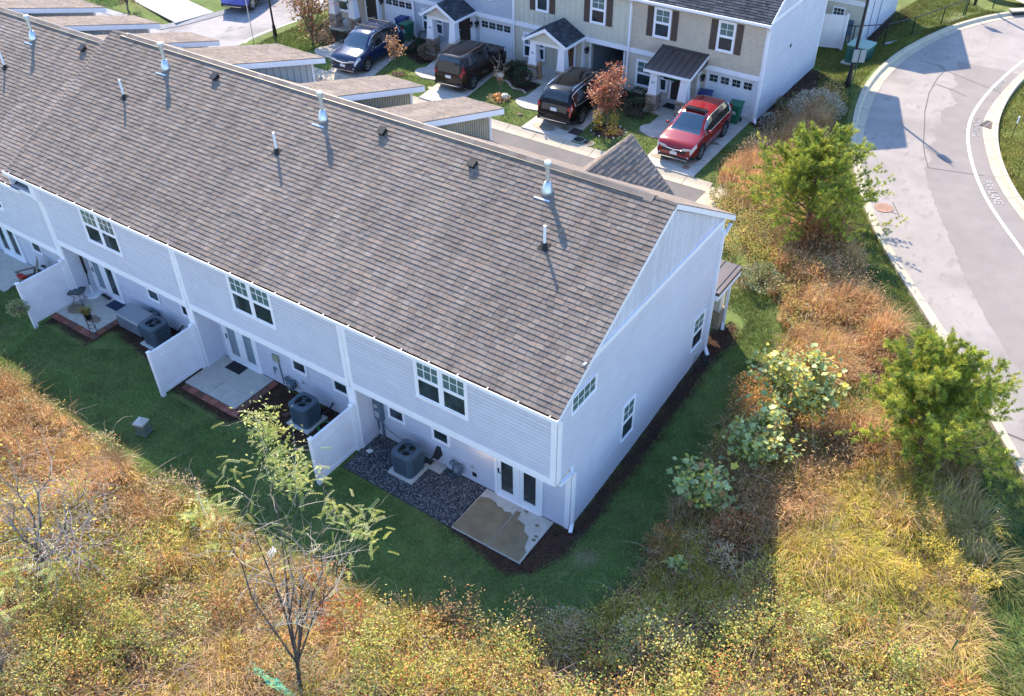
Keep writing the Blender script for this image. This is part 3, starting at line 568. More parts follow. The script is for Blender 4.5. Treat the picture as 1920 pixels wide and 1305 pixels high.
# roof body
RB = mat('roof_underlay', (.10, .08, .07), .95)
q = MB()
def slope_body(x0, x1, dz, e=.10):
    pr_ = [(YE,ZE+dz),(YR,ZR+dz),(YF,ZF+dz),(YF,ZF-e+dz),(YR,ZR-e*1.15+dz),(YE,ZE-e+dz)]
    q.add([(x0,y,z) for y,z in pr_]+[(x1,y,z) for y,z in pr_], [(0,1,2,3,4,5),(11,10,9,8,7,6)]+[(i,i+6,(i+1) % 6+6,(i+1) % 6) for i in range(6)])
slope_body(XS, RR_, 0); slope_body(-36, XS-.003, -.56)
ROOF = q.build('roof', RB, TB)
WB_ = Vector((0, math.cos(TH), math.sin(TH))); NB_ = Vector((0, -math.sin(TH), math.cos(TH))); WF_ = Vector((0, -math.cos(TH), math.sin(TH))); NF_ = Vector((0, math.sin(TH), math.cos(TH)))
tabs = shingles((Vector((XS,YE-.02,ZE-.011+.003)), Vector((1,0,0)), WB_, NB_), RR_-XS+.015, RUN-.05, seed=3)
tabs += shingles((Vector((-36,YE-.02,ZE-.56-.008)), Vector((1,0,0)), WB_, NB_), 36+XS, RUN-.05, seed=4)
lay_shingles(tabs, ROOF, SHING, singles=260)
tf = shingles((Vector((RR_+.015,YF+.02,ZF-.008)), Vector((-1,0,0)), WF_, NF_), RR_-XS+.015, RUNF-.05, seed=5, wid=(.2, .45)) + shingles((Vector((XS,YF+.02,ZF-.56-.008)), Vector((-1,0,0)), WF_, NF_), 36+XS, RUNF-.05, seed=6, wid=(.2, .45))
lay_shingles(tf, ROOF, SHING, name='front_shingle_course')
# ridge caps, in overlapping pieces with the dark vent slot under the ridge vent
def ridge(xa, xb, z):
    x = xa; k = 0
    vent = MB(); vent.box(xa+.6, xb-.9, YR-.17, YR+.17, z-.085, z-.03); vent.build('ridge_vent', BLACK, ROOF)
    while x < xb:
        x2 = min(x+.30, xb); q = MB(); h_ = .045 if xa+.6 < x < xb-.9 else .012; t = .016; kk = random.uniform(.85, 1.15); c = tuple(v*kk for v in random.choice(SH_BROWN))
        d = .19; zz = z+h_
        q.add([(x,YR-d,zz-d*SL),(x,YR,zz),(x,YR+d,zz-d*SL),(x2+.03,YR-d,zz-d*SL-.006),(x2+.03,YR,zz-.006),(x2+.03,YR+d,zz-d*SL-.006),
               (x,YR-d,zz-d*SL-t),(x2+.03,YR-d,zz-d*SL-t),(x,YR+d,zz-d*SL-t),(x2+.03,YR+d,zz-d*SL-t)],
              [(0,3,4,1),(1,4,5,2),(6,7,3,0),(2,5,9,8),(6,0,1),(8,1,2),(3,7,4),(5,4,9)], c)
        q.build('ridge_cap', SHING, ROOF); x = x2
ridge(XS+.01, RR_, ZR); ridge(-36, XS-.01, ZR-.56)
# the step in the roof, rake boards
def rake(x0, x1, dz=0, front=True, th=.17):
    q = MB()
    for (ya_, yb) in ((YE, YR), (YR, YF)):
        za = ZR-abs(ya_-YR)*SL+dz; zb = ZR-abs(yb-YR)*SL+dz
        q.add([(x,y,z) for x in (x0,x1) for y,z in ((ya_,za-.012),(yb,zb-.012),(yb,zb-th-.02),(ya_,za-th))], [(0,1,2,3),(7,6,5,4),(0,4,5,1),(1,5,6,2),(2,6,7,3),(3,7,4,0)])
    return q.build('rake_board', WHITE, TB)
rake(RR_-.025, RR_+.006); q = MB(); q.box(0, RR_+.004, YF-.03, YF+.03, ZF-.19, ZF-.01); q.box(-35, 0, YF-.01, YF+.02, ZF-.19, ZF-.015); q.build('eave_fascia', WHITE, TB)
q = MB(); q.add([(x,y,z) for x in (.02,RR_-.026) for y,z in ((YE,ZE-.16),(YR,ZR-.18),(YR,ZR-.20),(YE,ZE-.18))]+[(x,y,z) for x in (.02,RR_-.026) for y,z in ((YR,ZR-.18),(YF,ZF-.16),(YF,ZF-.18),(YR,ZR-.20))], [(3,2,6,7),(11,10,14,15)]); q.build('rake_soffit', WHITE, TB)
rake(XS-.008, XS+.02, th=.62)
# front dormer-like shed roofs and the cross gable, all poking over the ridge
SHEDW = [mat('tan_dormer_siding', (.50, .42, .30), .7, var=.08), mat('grey_dormer_siding', (.50, .50, .49), .7, var=.08)]
for k, (xl, xr_, dz, mk) in enumerate(((-10.1,-8.4,0,0),(-13.55,-11.8,0,0),(-19.1,-16.55,0,1),(-24.3,-22.5,-.56,1),(-27.95,-26.15,-.56,1),(-31.6,-29.8,-.56,1))):
    d = bpy.data.objects.new('shed_dormer', None); COL.objects.link(d); d.parent = TB; WL[d.name] = WL[TB.name]
    yb, zb, yf, zf = YR+.05, ZR-.035+dz, 10.0, 6.86+dz; xw = xr_-.28; yw = yf-.42
    zs = lambda y: zb+(zf-zb)*(y-yb)/(yf-yb)
    q = MB(); q.add([(xl,yb,zb),(xl,yf,zf),(xr_,yf,zf),(xr_,yb,zb),(xl,yb,zb-.06),(xl,yf,zf-.06),(xr_,yf,zf-.06),(xr_,yb,zb-.06)], [(3,2,1,0),(4,5,6,7),(0,1,5,4),(2,3,7,6),(1,2,6,5)]); q.build('dormer_roof', RB, d)
    W_ = Vector((0, yb-yf, zb-zf)).normalized(); Fd = (Vector((xr_,yf+.01,zf)), Vector((-1,0,0)), W_, Vector((-1,0,0)).cross(W_)); lay_shingles(shingles(Fd, xr_-xl, math.hypot(yf-yb, zb-zf), seed=30+k, wid=(.2,.45)), d, SHING, name='dormer_shingle')
    q = MB(); q.add([(x,y,z) for x in (xr_-.025,xr_+.004) for y,z in ((yb,zb-.01),(yf,zf-.01),(yf,zf-.20),(yb,zb-.20))], [(0,1,2,3),(7,6,5,4),(0,4,5,1),(1,5,6,2),(2,6,7,3),(3,7,4,0)]); q.box(xl, xr_, yf-.02, yf+.005, zf-.2, zf-.012); q.build('dormer_fascia', WHITE, d)
    q = MB(); q.add([(xw,yb,zb-.06),(xw,yw,zs(yw)-.06),(xw,yw,ZF+dz-.4),(xw,yb,ZF+dz-.4)], [(3,2,1,0)]); q.box(xl+.2, xw, yw-.02, yw, ZF+dz-.4, zs(yw)-.06); q.build('dormer_wall', SHEDW[mk], d)
    Fw = (Vector((xw+.001,yb,0)), Vector((0,1,0)), Vector((0,0,1)), Vector((1,0,0))); vstrip(Fw, yw-yb, d, SHEDW[mk], .30 if mk else .12, lambda u: ZF+dz-.3, lambda u: zs(yb+u)-.07, bw=.05, bt=.02, joined=True)
    q = MB(); q.box(xw-.02, xw+.028, yw-.09, yw+.02, ZF+dz-.4, zs(yw)-.19); q.build('corner_trim', WHITE, d)
    q = MB(); q.add([(x,y,ZR+dz-(y-YR)*SL+o_) for x in (xw,xw+.10) for y,o_ in ((YR+.3,.012),(DF,.012),(DF,.03),(YR+.3,.03))], [(0,1,2,3),(7,6,5,4),(0,4,5,1),(1,5,6,2),(2,6,7,3),(3,7,4,0)]); q.build('flashing', mat('dark_flashing', (.03,.03,.035), .6), d)
def cross_gable(xp, zp, yf, pitch, half, dz, ys, seed):
    d = bpy.data.objects.new('cross_gable', None); COL.objects.link(d); d.parent = TB; WL[d.name] = WL[TB.name]
    zl = zp-half*pitch
    for s_ in (1, -1):
        q = MB(); q.add([(xp,ys,zp),(xp,yf,zp),(xp+s_*half,yf,zl),(xp+s_*half,ys,zl)], [(0,1,2,3) if s_ < 0 else (3,2,1,0)]); q.build('gable_roof', RB, d)
        W_ = Vector((-s_, 0, pitch)).normalized(); U_ = Vector((0, s_, 0)); O_ = Vector((xp+s_*half, ys if s_ > 0 else yf, zl)); N_ = U_.cross(W_)
        lay_shingles(shingles((O_+N_*.004, U_, W_, N_), yf-ys, math.hypot(half, half*pitch), seed=seed+s_, pal=SH_BROWN, wid=(.18,.4)), d, SHING, name='gable_shingle')
    q = MB(); q.add([(xp,yf,zp-.02),(xp+half,yf,zl-.02),(xp-half,yf,zl-.02)], [(0,1,2)]); q.box(xp-half+.3, xp+half-.3, yf-.05, yf-.02, 0, zl); q.build('gable_wall', SIDING, d)
cross_gable(-3.78, 7.0, 10.4, .98, 2.2, 0, 6.6, 41); cross_gable(-32.3, 6.42, 10.4, .98, 2.2, 0, 6.6, 45)
# windows, doors of the back
def FB(dz=0, y=0.0, off=.014): return (Vector((0, y-off, dz)), Vector((1,0,0)), Vector((0,0,1)), Vector((0,-1,0)))
for i, (a, b2) in enumerate(((-4.42,-2.66),(-11.55,-9.72),(-18.65,-16.82))): window(TB, FB(), a, b2, 3.42, 4.86, cols=2)
window(TB, FB(-.56), -25.7, -23.9, 3.42, 4.86, cols=2)
for i, a in enumerate((-6.38,-4.7,-10.4,-8.62,-17.5,-15.72)): window(TB, FB(0, .784), a, a+.66, 1.0, 1.52, sash=False, grid=None, trim=.06, blinds=False)
window(TB, FB(-.56, .784), -24.7, -24.05, 1.0, 1.52, sash=False, grid=None, trim=.06, blinds=False)
DOORW = mat('white_door_paint', (.82, .83, .86), .35)
CURT = mat('glass_over_pale_curtain', (.22, .27, .31), .06, spec=.6, var=.2, scale=4, stretch=(6, 6, .4))
def french(x0, dz, glassL, glassR):
    F = FB(dz, .784, .016); x1 = x0+1.62
    q = MB(); q.fbox(F, x0, x0+.09, 0.02, 2.16, 0, .05); q.fbox(F, x1-.09, x1, .02, 2.16, 0, .05); q.fbox(F, x0+.09, x1-.09, 2.06, 2.16, 0, .05); q.fbox(F, x0+.09, x1-.09, .02, .07, 0, .09); q.fbox(F, x0+.765, x1-.765, .07, 2.06, 0, .045)
    o = q.build('door_frame', WHITE, TB)
    for a, g in ((x0+.09, glassL), (x0+.855, glassR)):
        b2 = a+.675; q = MB(); st_ = .12
        q.fbox(F, a+.004, a+st_, .075, 2.055, 0, .034); q.fbox(F, b2-st_, b2-.004, .075, 2.055, 0, .034); q.fbox(F, a+st_, b2-st_, .075, .30, 0, .034); q.fbox(F, a+st_, b2-st_, 1.93, 2.055, 0, .034)
        dr = q.build('door', DOORW, o)
        q = MB(); q.fbox(F, a+st_, b2-st_, .30, 1.93, 0, .02); q.build('pane', g, dr)
        q = MB(); q.fbox(F, a+st_-.012, a+st_+.012, .29, 1.94, 0, .042); q.fbox(F, b2-st_-.012, b2-st_+.012, .29, 1.94, 0, .042); q.fbox(F, a+st_, b2-st_, .288, .312, 0, .041); q.fbox(F, a+st_, b2-st_, 1.918, 1.942, 0, .041); q.build('glazing_bead', DOORW, dr)
    q = MB(); q.fbox(F, x0+.09+.03, x0+.09+.075, 1.0, 1.16, .034, .05); q.tube(F[0]+Vector((x0+.14,-.07,1.02)), F[0]+Vector((x0+.24,-.07,1.02)), .012); q.ball(F[0]+Vector((x0+.145,-.055,1.12)), .025); q.build('handle', BLACK, o)
french(-2.44, 0, GLASS, GLASS); french(-13.62, 0, CURT, CURT); french(-20.82, 0, CURT, GLASS); french(-27.3, -.56, GLASS, GLASS)
# end-wall windows
window(TB, (Vector((.014,0,0)), Vector((0,1,0)), Vector((0,0,1)), Vector((1,0,0))), .62, 1.86, 4.44, 5.04, sash=False, grid=(4, 2), blinds=False, glass=GLASSB, trim=.05)
window(TB, (Vector((.014,0,0)), Vector((0,1,0)), Vector((0,0,1)), Vector((1,0,0))), 3.58, 4.32, 1.06, 2.46, grid=(2, 2), trim=.05)
window(TB, (Vector((.014,0,0)), Vector((0,1,0)), Vector((0,0,1)), Vector((1,0,0))), 8.12, 8.94, 1.36, 2.66, grid=(2, 2), trim=.05)
# front porch at the far corner: stone base, panelled column, metal roof
METAL = mat('brown_standing_seam_metal', (.115, .095, .09), .42, .5, var=.06, scale=3)
q = MB(); q.box(-2.6, .22, DF+.05, 11.3, 2.86, 2.98); pr = q.build('porch_roof', METAL, TB)
q = MB()
for x in (-2.2,-1.75,-1.3,-.85,-.4,.05): q.box(x-.012, x+.012, DF+.05, 11.3, 2.98, 3.01)
q.build('seam', METAL, pr)
q = MB(); q.box(-2.58, .20, DF+.06, 11.28, 2.66, 2.857); q.build('porch_beam', WHITE, TB)
CREAM = mat('cream_column_board', (.74, .68, .58), .6)
q = MB(); q.box(-.55, -.02, 10.55, 11.05, .5, 1.4); q.build('porch_stone_base', mat('porch_stone', (.36, .27, .20), .9, var=.3, scale=7, bump=.8, bscale=12), TB)
q = MB(); q.box(-.47, -.10, 10.62, 10.98, 1.4, 2.66); q.build('porch_column', CREAM, TB)
q = MB(); q.box(-2.6, -.02, DF, 11.0, .3, .62); q.build('porch_floor', CONC, TB)
downspout([(.03,11.2,2.85),(.03,10.9,2.5),(.03,10.9,.85),(.12,10.65,.72)])
# roof furniture
def on_roof(x, y, dz=0): return Vector((x, y, ZR-(YR-y)*SL+dz))
for i, (x, dz) in enumerate(((-3.36,0),(-11.53,0),(-18.85,0),(-26.78,-.56))):
    c = on_roof(x, 4.78, dz); o = bpy.data.objects.new('flue_vent', None); COL.objects.link(o); o.parent = TB; WL[o.name] = WL[TB.name]
    q = MB(); q.lathe(c+Vector((0,0,-.1)), [(.19,0),(.18,.12),(.09,.36),(.07,.38)], 14); q.build('flashing_cone', STEEL, o, smooth=True)
    q = MB(); q.tube(c+Vector((0,0,.3)), c+Vector((0,0,.70)), .062, n=12); q.build('flue_pipe', STEEL, o, smooth=False)
    q = MB(); q.lathe(c+Vector((0,0,.66)), [(.07,0),(.095,.03),(.10,.16),(.08,.21),(.02,.22)], 14); q.build('cap', STEEL, o)
    q = MB(); F = (c-WB_*.30, Vector((1,0,0)), WB_, NB_); q.fbox(F, -.25, .25, -.03, .02, .01, .038); q.build('flashing_plate', STEEL, o)
for i, (x, dz) in enumerate(((-2.57,0),(-12.35,0),(-19.67,0),(-27.02,-.56))):
    c = on_roof(x, 3.42, dz); o = bpy.data.objects.new('plumbing_vent', None); COL.objects.link(o); o.parent = TB; WL[o.name] = WL[TB.name]
    q = MB(); q.tube(c+Vector((0,0,-.05)), c+Vector((0,0,.64)), .040, n=10); q.build('vent_pipe', PVC, o)
    q = MB(); q.lathe(c+Vector((0,0,-.12)), [(.13,0),(.10,.1),(.055,.22),(.045,.25)], 10); F = (c, Vector((1,0,0)), WB_, NB_); q.fbox(F, -.14, .14, -.13, .13, .004, .03); q.build('pipe_boot', RUBBER, o)
for px_, (x, y, dz) in enumerate(((-5.85,4.74,0),(-9.23,4.83,0),(-16.51,4.87,0),(-23.84,4.86,-.56))):
    c = on_roof(x, y, dz); F = (c, Vector((1,0,0)), WB_, NB_); q = MB(); q.fbox(F, -.10, .10, -.02, .20, 0, .13); q.fbox(F, -.12, .12, -.04, .22, .13, .15); q.build('exhaust_hood', BLACK, TB)
# electric panel, meter sockets, light and taps on the walls are fittings of the building
GREYM = mat('grey_meter_enamel', (.10, .15, .19), .45, var=.06)
q = MB(); q.box(-6.9, -6.55, .62, .772, .78, 1.62); o = q.build('electric_panel', GREYM, TB, bevel=.012); q = MB(); q.tube((-6.73,.62,1.38),(-6.73,.585,1.38),.075,n=14); q.box(-6.82,-6.64,.605,.62,.9,1.14); q.build('meter_dial', STEEL, o); q = MB(); q.tube((-6.64,.70,.8),(-6.64,.70,.0),.03); q.tube((-6.8,.70,.8),(-6.8,.70,.3),.025); q.path([(-6.58,.7,.62),(-6.4,.68,.5),(-6.0,.7,.34),(-5.4,.7,.36)],[.012]*4); q.build('conduit', GREYM, o)
LANT = mat('lit_lantern_glass', (1, .7, .4), .3, emit=(1, .62, .28, 14.))
q = MB(); q.box(-2.80,-2.70,.70,.782,1.72,1.90); q.box(-2.83,-2.67,.60,.74,1.92,1.95); o = q.build('wall_light', BLACK, TB); q = MB(); q.lathe((-2.75,.67,1.74),[(.03,0),(.055,.03),(.05,.17)],8); q.build('bulb', LANT, o)
pl = bpy.data.lights.new('porch_bulb', 'POINT'); pl.energy = 2.2; pl.color = (1, .66, .35); pl.shadow_soft_size = .06; po = bpy.data.objects.new('porch_bulb', pl); COL.objects.link(po); po.location = (-2.75, .52, 1.78)
q = MB(); q.box(-11.28,-11.0,.70,.772,1.0,1.28); o = q.build('meter_socket', mat('olive_meter_box', (.30,.30,.22), .5), TB, bevel=.01); q = MB(); q.tube((-11.05,.74,1.0),(-11.0,.74,.1),.02); q.path([(-11.2,.72,.62),(-11.28,.68,.75),(-11.24,.66,.5)],[.022]*3); q.build('conduit', GREYM, o)
for x in (-3.25, -10.05, -17.0): q = MB(); q.tube((x,.78,.62),(x,.68,.60),.014); q.box(x-.04,x+.04,.755,.772,.55,.70); q.tube((x-.04,.7,.63),(x+.04,.7,.63),.012); q.build('hose_tap', STEEL, TB)
q = MB(); q.box(-3.27,-3.12,.752,.772,.25,.42); q.build('outlet_cover', BLACK, TB)
q = MB(); q.add([(-4.62,.772,.50),(-4.36,.772,.50),(-4.38,.56,.42),(-4.60,.56,.42),(-4.56,.772,.78),(-4.42,.772,.78)], [(0,1,5,4),(0,4,3),(1,2,5),(3,2,1,0),(4,5,2,3)]); q.build('dryer_vent', BLACK, TB)
q = MB(); q.box(0.012,.07,8.62,8.78,.68,.95); q.build('outlet_cover', mat('grey_outlet', (.45,.47,.47), .5), TB)
# ------------------------------------------------------------------ the row of townhouses across the alley
RW = thing('townhouse_row', 'row of tan, cream, grey and beige townhouses across the alley with garages and small porches', 'townhouse building', (-19, 30, .75))
GZ = .75; YW = 26.3; YG = 26.52; BELT = 2.88; EV = 5.42
UN = {'A': (-12.25,-5.33), 'B': (-19.1,-12.25), 'C': (-25.9,-19.1), 'D': (-32.7,-25.9)}
TANSH = mat('tan_shake_siding', (.54, .45, .355), .8, var=.10, scale=7); TANLAP = mat('tan_lap_siding', (.60, .52, .44), .7, var=.06)
CREAMB = mat('cream_board_siding', (.60, .56, .46), .7, var=.06); GREYSH = mat('blue_grey_shake_siding', (.45, .47, .53), .75, var=.09, scale=7); GREYLAP = mat('blue_grey_lap_siding', (.52, .53, .58), .7, var=.06); TANB = mat('beige_board_siding', (.57, .475, .38), .7, var=.06)
SHUT = mat('brown_shutter', (.085, .055, .045), .6, var=.1); GARAGE = mat('white_garage_panel', (.78, .79, .83), .4); DOORB = mat('brown_front_door', (.13, .065, .04), .5, var=.15); DOORD = mat('dark_storm_door', (.05, .04, .035), .25)
def FR(y): return (Vector((0, y, 0)), Vector((1,0,0)), Vector((0,0,1)), Vector((0,-1,0)))
def shakes(F, length, height, parent, mat_, holes=()):
    J = MB(); O, U, W, N = F; z = 0; rg = random.Random(length)
    while z < height:
        hh = min(.18, height-z); u = -rg.uniform(0, .1)
        while u < length:
            w_ = rg.uniform(.11, .24); a = max(u, 0)+.006; b2 = min(u+w_, length); t = rg.uniform(.012, .02)
            if b2-a > .02:
                P = lambda q_, v_, n_: O+U*q_+W*v_+N*n_; c = z+rg.uniform(-.006, .006)
                J.add([P(a,c,0),P(b2,c,0),P(b2,c,t),P(a,c,t),P(b2,z+hh,.003),P(a,z+hh,.003)], TABF)
            u += w_
        z += .18
    o = J.build('shake_siding', mat_, parent); o['kind'] = 'stuff'
for u, (x0, x1) in UN.items():
    up_m, lo_m = {'A': (TANSH, TANLAP), 'B': (CREAMB, CREAMB), 'C': (GREYSH, GREYLAP), 'D': (TANB, TANB)}[u]
    xg = {'A': -8.35, 'B': -14.82, 'C': -21.75, 'D': -28.55}[u]
    q = MB(); q.box(x0, x1, YW+.002, YW+.3, BELT, EV+.1); q.build('wall', up_m, RW)
    for b_x in ((x0, xg, YW+.002, YW+.3, GZ-.3, BELT), (xg, x1-.02, YG+.002, YG+.2, GZ+2.2, BELT), (xg, xg+.34, YG, YG+.2, GZ-.3, GZ+2.2), (x1-.36, x1-.02, YG, YG+.2, GZ-.3, GZ+2.2)): q = MB(); q.box(*b_x); q.build('wall', lo_m, RW)
    F = (Vector((x0, YW, BELT+.1)), Vector((1,0,0)), Vector((0,0,1)), Vector((0,-1,0))); FL = (Vector((x0, YW, GZ)), Vector((1,0,0)), Vector((0,0,1)), Vector((0,-1,0)))
    if u in 'AC':
        shakes(F, x1-x0, EV-BELT-.1, RW, up_m); boards(FL, xg-x0-.02, BELT-GZ-.12, RW, lo_m, pitch=.13, joined=True, name='lap_siding')
    else:
        vstrip(F, x1-x0, RW, up_m, .30, lambda a: 0, lambda a: EV-BELT-.1, name='batten', joined=False); vstrip(FL, xg-x0, RW, lo_m, .30, lambda a: 0, lambda a: BELT-GZ-.1, joined=False)
    trimbox(RW, [(x0, x1, YW-.04, YW+.0, BELT-.13, BELT+.10), (x1-.07, x1+.07, YW-.05, YW, GZ-.1 if u == 'A' else BELT+.1, EV)], 'band_trim')
    q = MB(); q.box(xg-.09, xg+.012, YW-.03, YW, GZ-.1, BELT-.13); q.box(xg, xg+.012, YW, YG-.03, GZ-.1, BELT-.13); q.box(xg+.25, xg+.34, YG-.03, YG, GZ, GZ+2.2); q.box(x1-.36, x1-.27, YG-.03, YG, GZ, GZ+2.2); q.box(xg+.25, x1-.27, YG-.03, YG, GZ+2.13, GZ+2.23); q.box(xg, x1, YW, YG, BELT-.14, BELT-.11); q.build('garage_trim', WHITE, RW)
    # garage door
    ga, gb = xg+.34, x1-.36
    if u != 'B':
        gd = bpy.data.objects.new('garage_door', None); COL.objects.link(gd); gd.parent = RW; WL[gd.name] = WL[RW.name]
        for k in range(4): q = MB(); q.box(ga, gb, YG+.02, YG+.06, GZ+.05+k*.52, GZ+.05+k*.52+.508); q.build('garage_panel', GARAGE, gd)
        for k in range(4):
            cx = ga+(gb-ga)*(k+.5)/4; q = MB()
            for sx in (0, 1):
                for sz in (0, 1): q.box(cx-.20+sx*.21, cx-.01+sx*.21, YG+.008, YG+.022, GZ+1.40+sz*.17, GZ+1.55+sz*.17)
            q.build('garage_window', GLASS, gd)
    else:
        q = MB(); q.box(ga-.4, gb+.3, YG+.2, YG+6, GZ-.02, GZ+.05); q.box(ga-.4, ga-.3, YG+.2, YG+6, GZ, BELT); q.box(gb+.2, gb+.3, YG+.2, YG+6, GZ, BELT); q.box(ga-.4, gb+.3, YG+5.9, YG+6, GZ, BELT); q.box(ga-.4, gb+.3, YG+.2, YG+6, BELT, BELT+.1); q.build('garage_interior', mat('garage_drywall', (.35,.36,.38), .8), RW)
        q = MB(); q.box(ga, gb, YG+.25, YG+2.3, BELT-.12, BELT-.07); q.build('garage_door', GARAGE, RW)
# end wall of the row, facing the road
ED = 34.3; RY = 32.3; RS = .64; RZ = EV+.12+(RY-YW+.35)*RS
q = MB(); pf = [(YW,GZ-.4),(ED,GZ-.4),(ED,RZ-.25-(ED-RY)*RS),(RY,RZ-.25),(YW,EV)]
q.add([(x,y,z) for x in (-5.33,-5.6) for y,z in pf], [(0,1,2,3,4),(9,8,7,6,5),(0,5,6,1),(1,6,7,2),(2,7,8,3),(3,8,9,4),(4,9,5,0)]); q.build('end_wall', SIDING, RW)
FE2 = (Vector((-5.33,YW,GZ+.02)), Vector((0,1,0)), Vector((0,0,1)), Vector((1,0,0))); boards(FE2, ED-YW, EV-GZ-.1, RW, SIDING, pitch=.14)
q = MB(); q.box(-5.42,-5.30,YW-.03,YW+.1,GZ-.1,EV); q.box(-5.33,-5.30,ED-.1,ED+.02,GZ-.1,EV); q.box(-5.33,-5.302,YW,ED,EV-.12,EV+.07); q.build('corner_trim', WHITE, RW)
FG2 = (Vector((-5.325,YW,EV)), Vector((0,1,0)), Vector((0,0,1)), Vector((1,0,0))); vstrip(FG2, ED-YW, RW, GABM, .16, lambda u: .08, lambda u: RZ-.27-abs(YW+u-RY)*RS-EV, bw=.15, bt=.011, name='gable_board')
q = MB(); q.box(-5.325,-5.28,29.6,29.75,3.3,3.46); q.build('dryer_vent', BLACK, RW)
q = MB(); YE2 = YW-.35; YB2 = ED+1.3
def rowroof(x0, x1):
    pr_ = [(YE2,EV+.08),(RY,RZ),(YB2,RZ-(YB2-RY)*RS),(YB2,RZ-(YB2-RY)*RS-.15),(RY,RZ-.2),(YE2,EV-.06)]
    q.add([(x0,y,z) for y,z in pr_]+[(x1,y,z) for y,z in pr_], [(0,1,2,3,4,5),(11,10,9,8,7,6)]+[(i,i+6,(i+1) % 6+6,(i+1) % 6) for i in range(6)])
rowroof(-32.9,-5.15); rr = q.build('roof', RB, RW)
sl2 = math.atan2(RZ-EV-.08, RY-YE2); W2 = Vector((0,math.cos(sl2),math.sin(sl2))); lay_shingles(shingles((Vector((-32.9,YE2-.01,EV+.082)), Vector((1,0,0)), W2, Vector((1,0,0)).cross(W2)), 27.76, math.hypot(RY-YE2, RZ-EV-.08), pal=SH_CHAR, seed=60), rr, SHINGD)
q = MB(); q.box(-32.9,-5.15,YE2-.11,YE2-.0,EV-.05,EV+.06); q.build('gutter', WHITE, RW); q = MB(); q.box(-32.8,-5.2,YE2+.01,YW,EV-.03,EV-.005); q.build('soffit', WHITE, RW)
q = MB()
for (ya_, yb) in ((YE2,RY),(RY,YB2)):
    za = RZ-abs(ya_-RY)*RS; zb = RZ-abs(yb-RY)*RS
    q.add([(x,y,z) for x in (-5.17,-5.14) for y,z in ((ya_,za-.0),(yb,zb-.0),(yb,zb-.2),(ya_,za-.2))], [(0,1,2,3),(7,6,5,4),(0,4,5,1),(1,5,6,2),(2,6,7,3),(3,7,4,0)])
q.build('rake_board', WHITE, RW)
def rdown(pts):
    o = downspout(pts); o.parent = RW; off = WL[TB.name]-WL[RW.name]
    for v in o.data.vertices: v.co += off
rdown([(-5.25,YE2,EV-.05),(-5.27,YW-.06,EV-.3),(-5.27,YW-.06,2.8),(-5.27,YW-.07,.98),(-5.15,YW-.25,.85)]); rdown([(-12.22,YE2,EV-.05),(-12.22,YW-.09,EV-.3),(-12.22,YW-.09,.8)]); rdown([(-19.07,YE2,EV-.05),(-19.07,YW-.09,EV-.3),(-19.07,YW-.09,.8)]); rdown([(-25.87,YE2,EV-.05),(-25.87,YW-.09,EV-.3),(-25.87,YW-.09,.8)])
F = FR(YW-.016)
for a, b2, sh in ((-11.0,-10.1,1),(-7.72,-6.86,1),(-17.72,-16.93,1),(-14.5,-13.62,1),(-24.6,-23.7,0),(-21.4,-20.5,0)):
    window(RW, F, a, b2, 3.74, 5.16, grid=(2, 2))
    if sh:
        for s0 in (a-.36, b2+.04):
            q = MB(); q.fbox(F, s0, s0+.32, 3.74, 5.14, 0, .02)
            for k in range(3): q.fbox(F, s0+.01+k*.105, s0+.10+k*.105, 3.75, 5.13, .02, .03)
            q.fbox(F, s0, s0+.32, 3.95, 4.02, .03, .042); q.fbox(F, s0, s0+.32, 4.86, 4.93, .03, .042); q.build('shutter', SHUT, RW)
window(RW, F, -11.75, -9.95, 1.15, 2.50, cols=2, grid=(2, 2)); window(RW, F, -18.5, -17.1, 1.18, 2.52, cols=2, grid=(2, 2)); window(RW, F, -25.35, -23.85, 1.22, 2.48, cols=2, grid=(2, 2)); window(RW, F, -32.2, -31.0, 1.2, 2.5, grid=(2, 2))
window(RW, F, -23.32, -22.95, 1.05, 2.6, grid=None, trim=.05)
for (a, b2, m_) in ((-9.75,-8.85,DOORD),(-16.25,-15.35,DOORB),(-22.75,-21.95,DOORD),(-29.5,-28.7,DOORD)):
    q = MB(); q.fbox(F, a-.1, a, GZ+.15, 2.95-.08, 0, .04); q.fbox(F, b2, b2+.1, GZ+.15, 2.95-.08, 0, .04); q.fbox(F, a, b2, 2.80, 2.87, 0, .04); o = q.build('door_frame', WHITE, RW); q = MB(); q.fbox(F, a, b2, GZ+.15, 2.80, 0, .028); d = q.build('door', m_, o); q = MB(); q.ball(F[0]+Vector((a+.08,-.05,1.8)), .035); q.build('handle', STEEL, d)
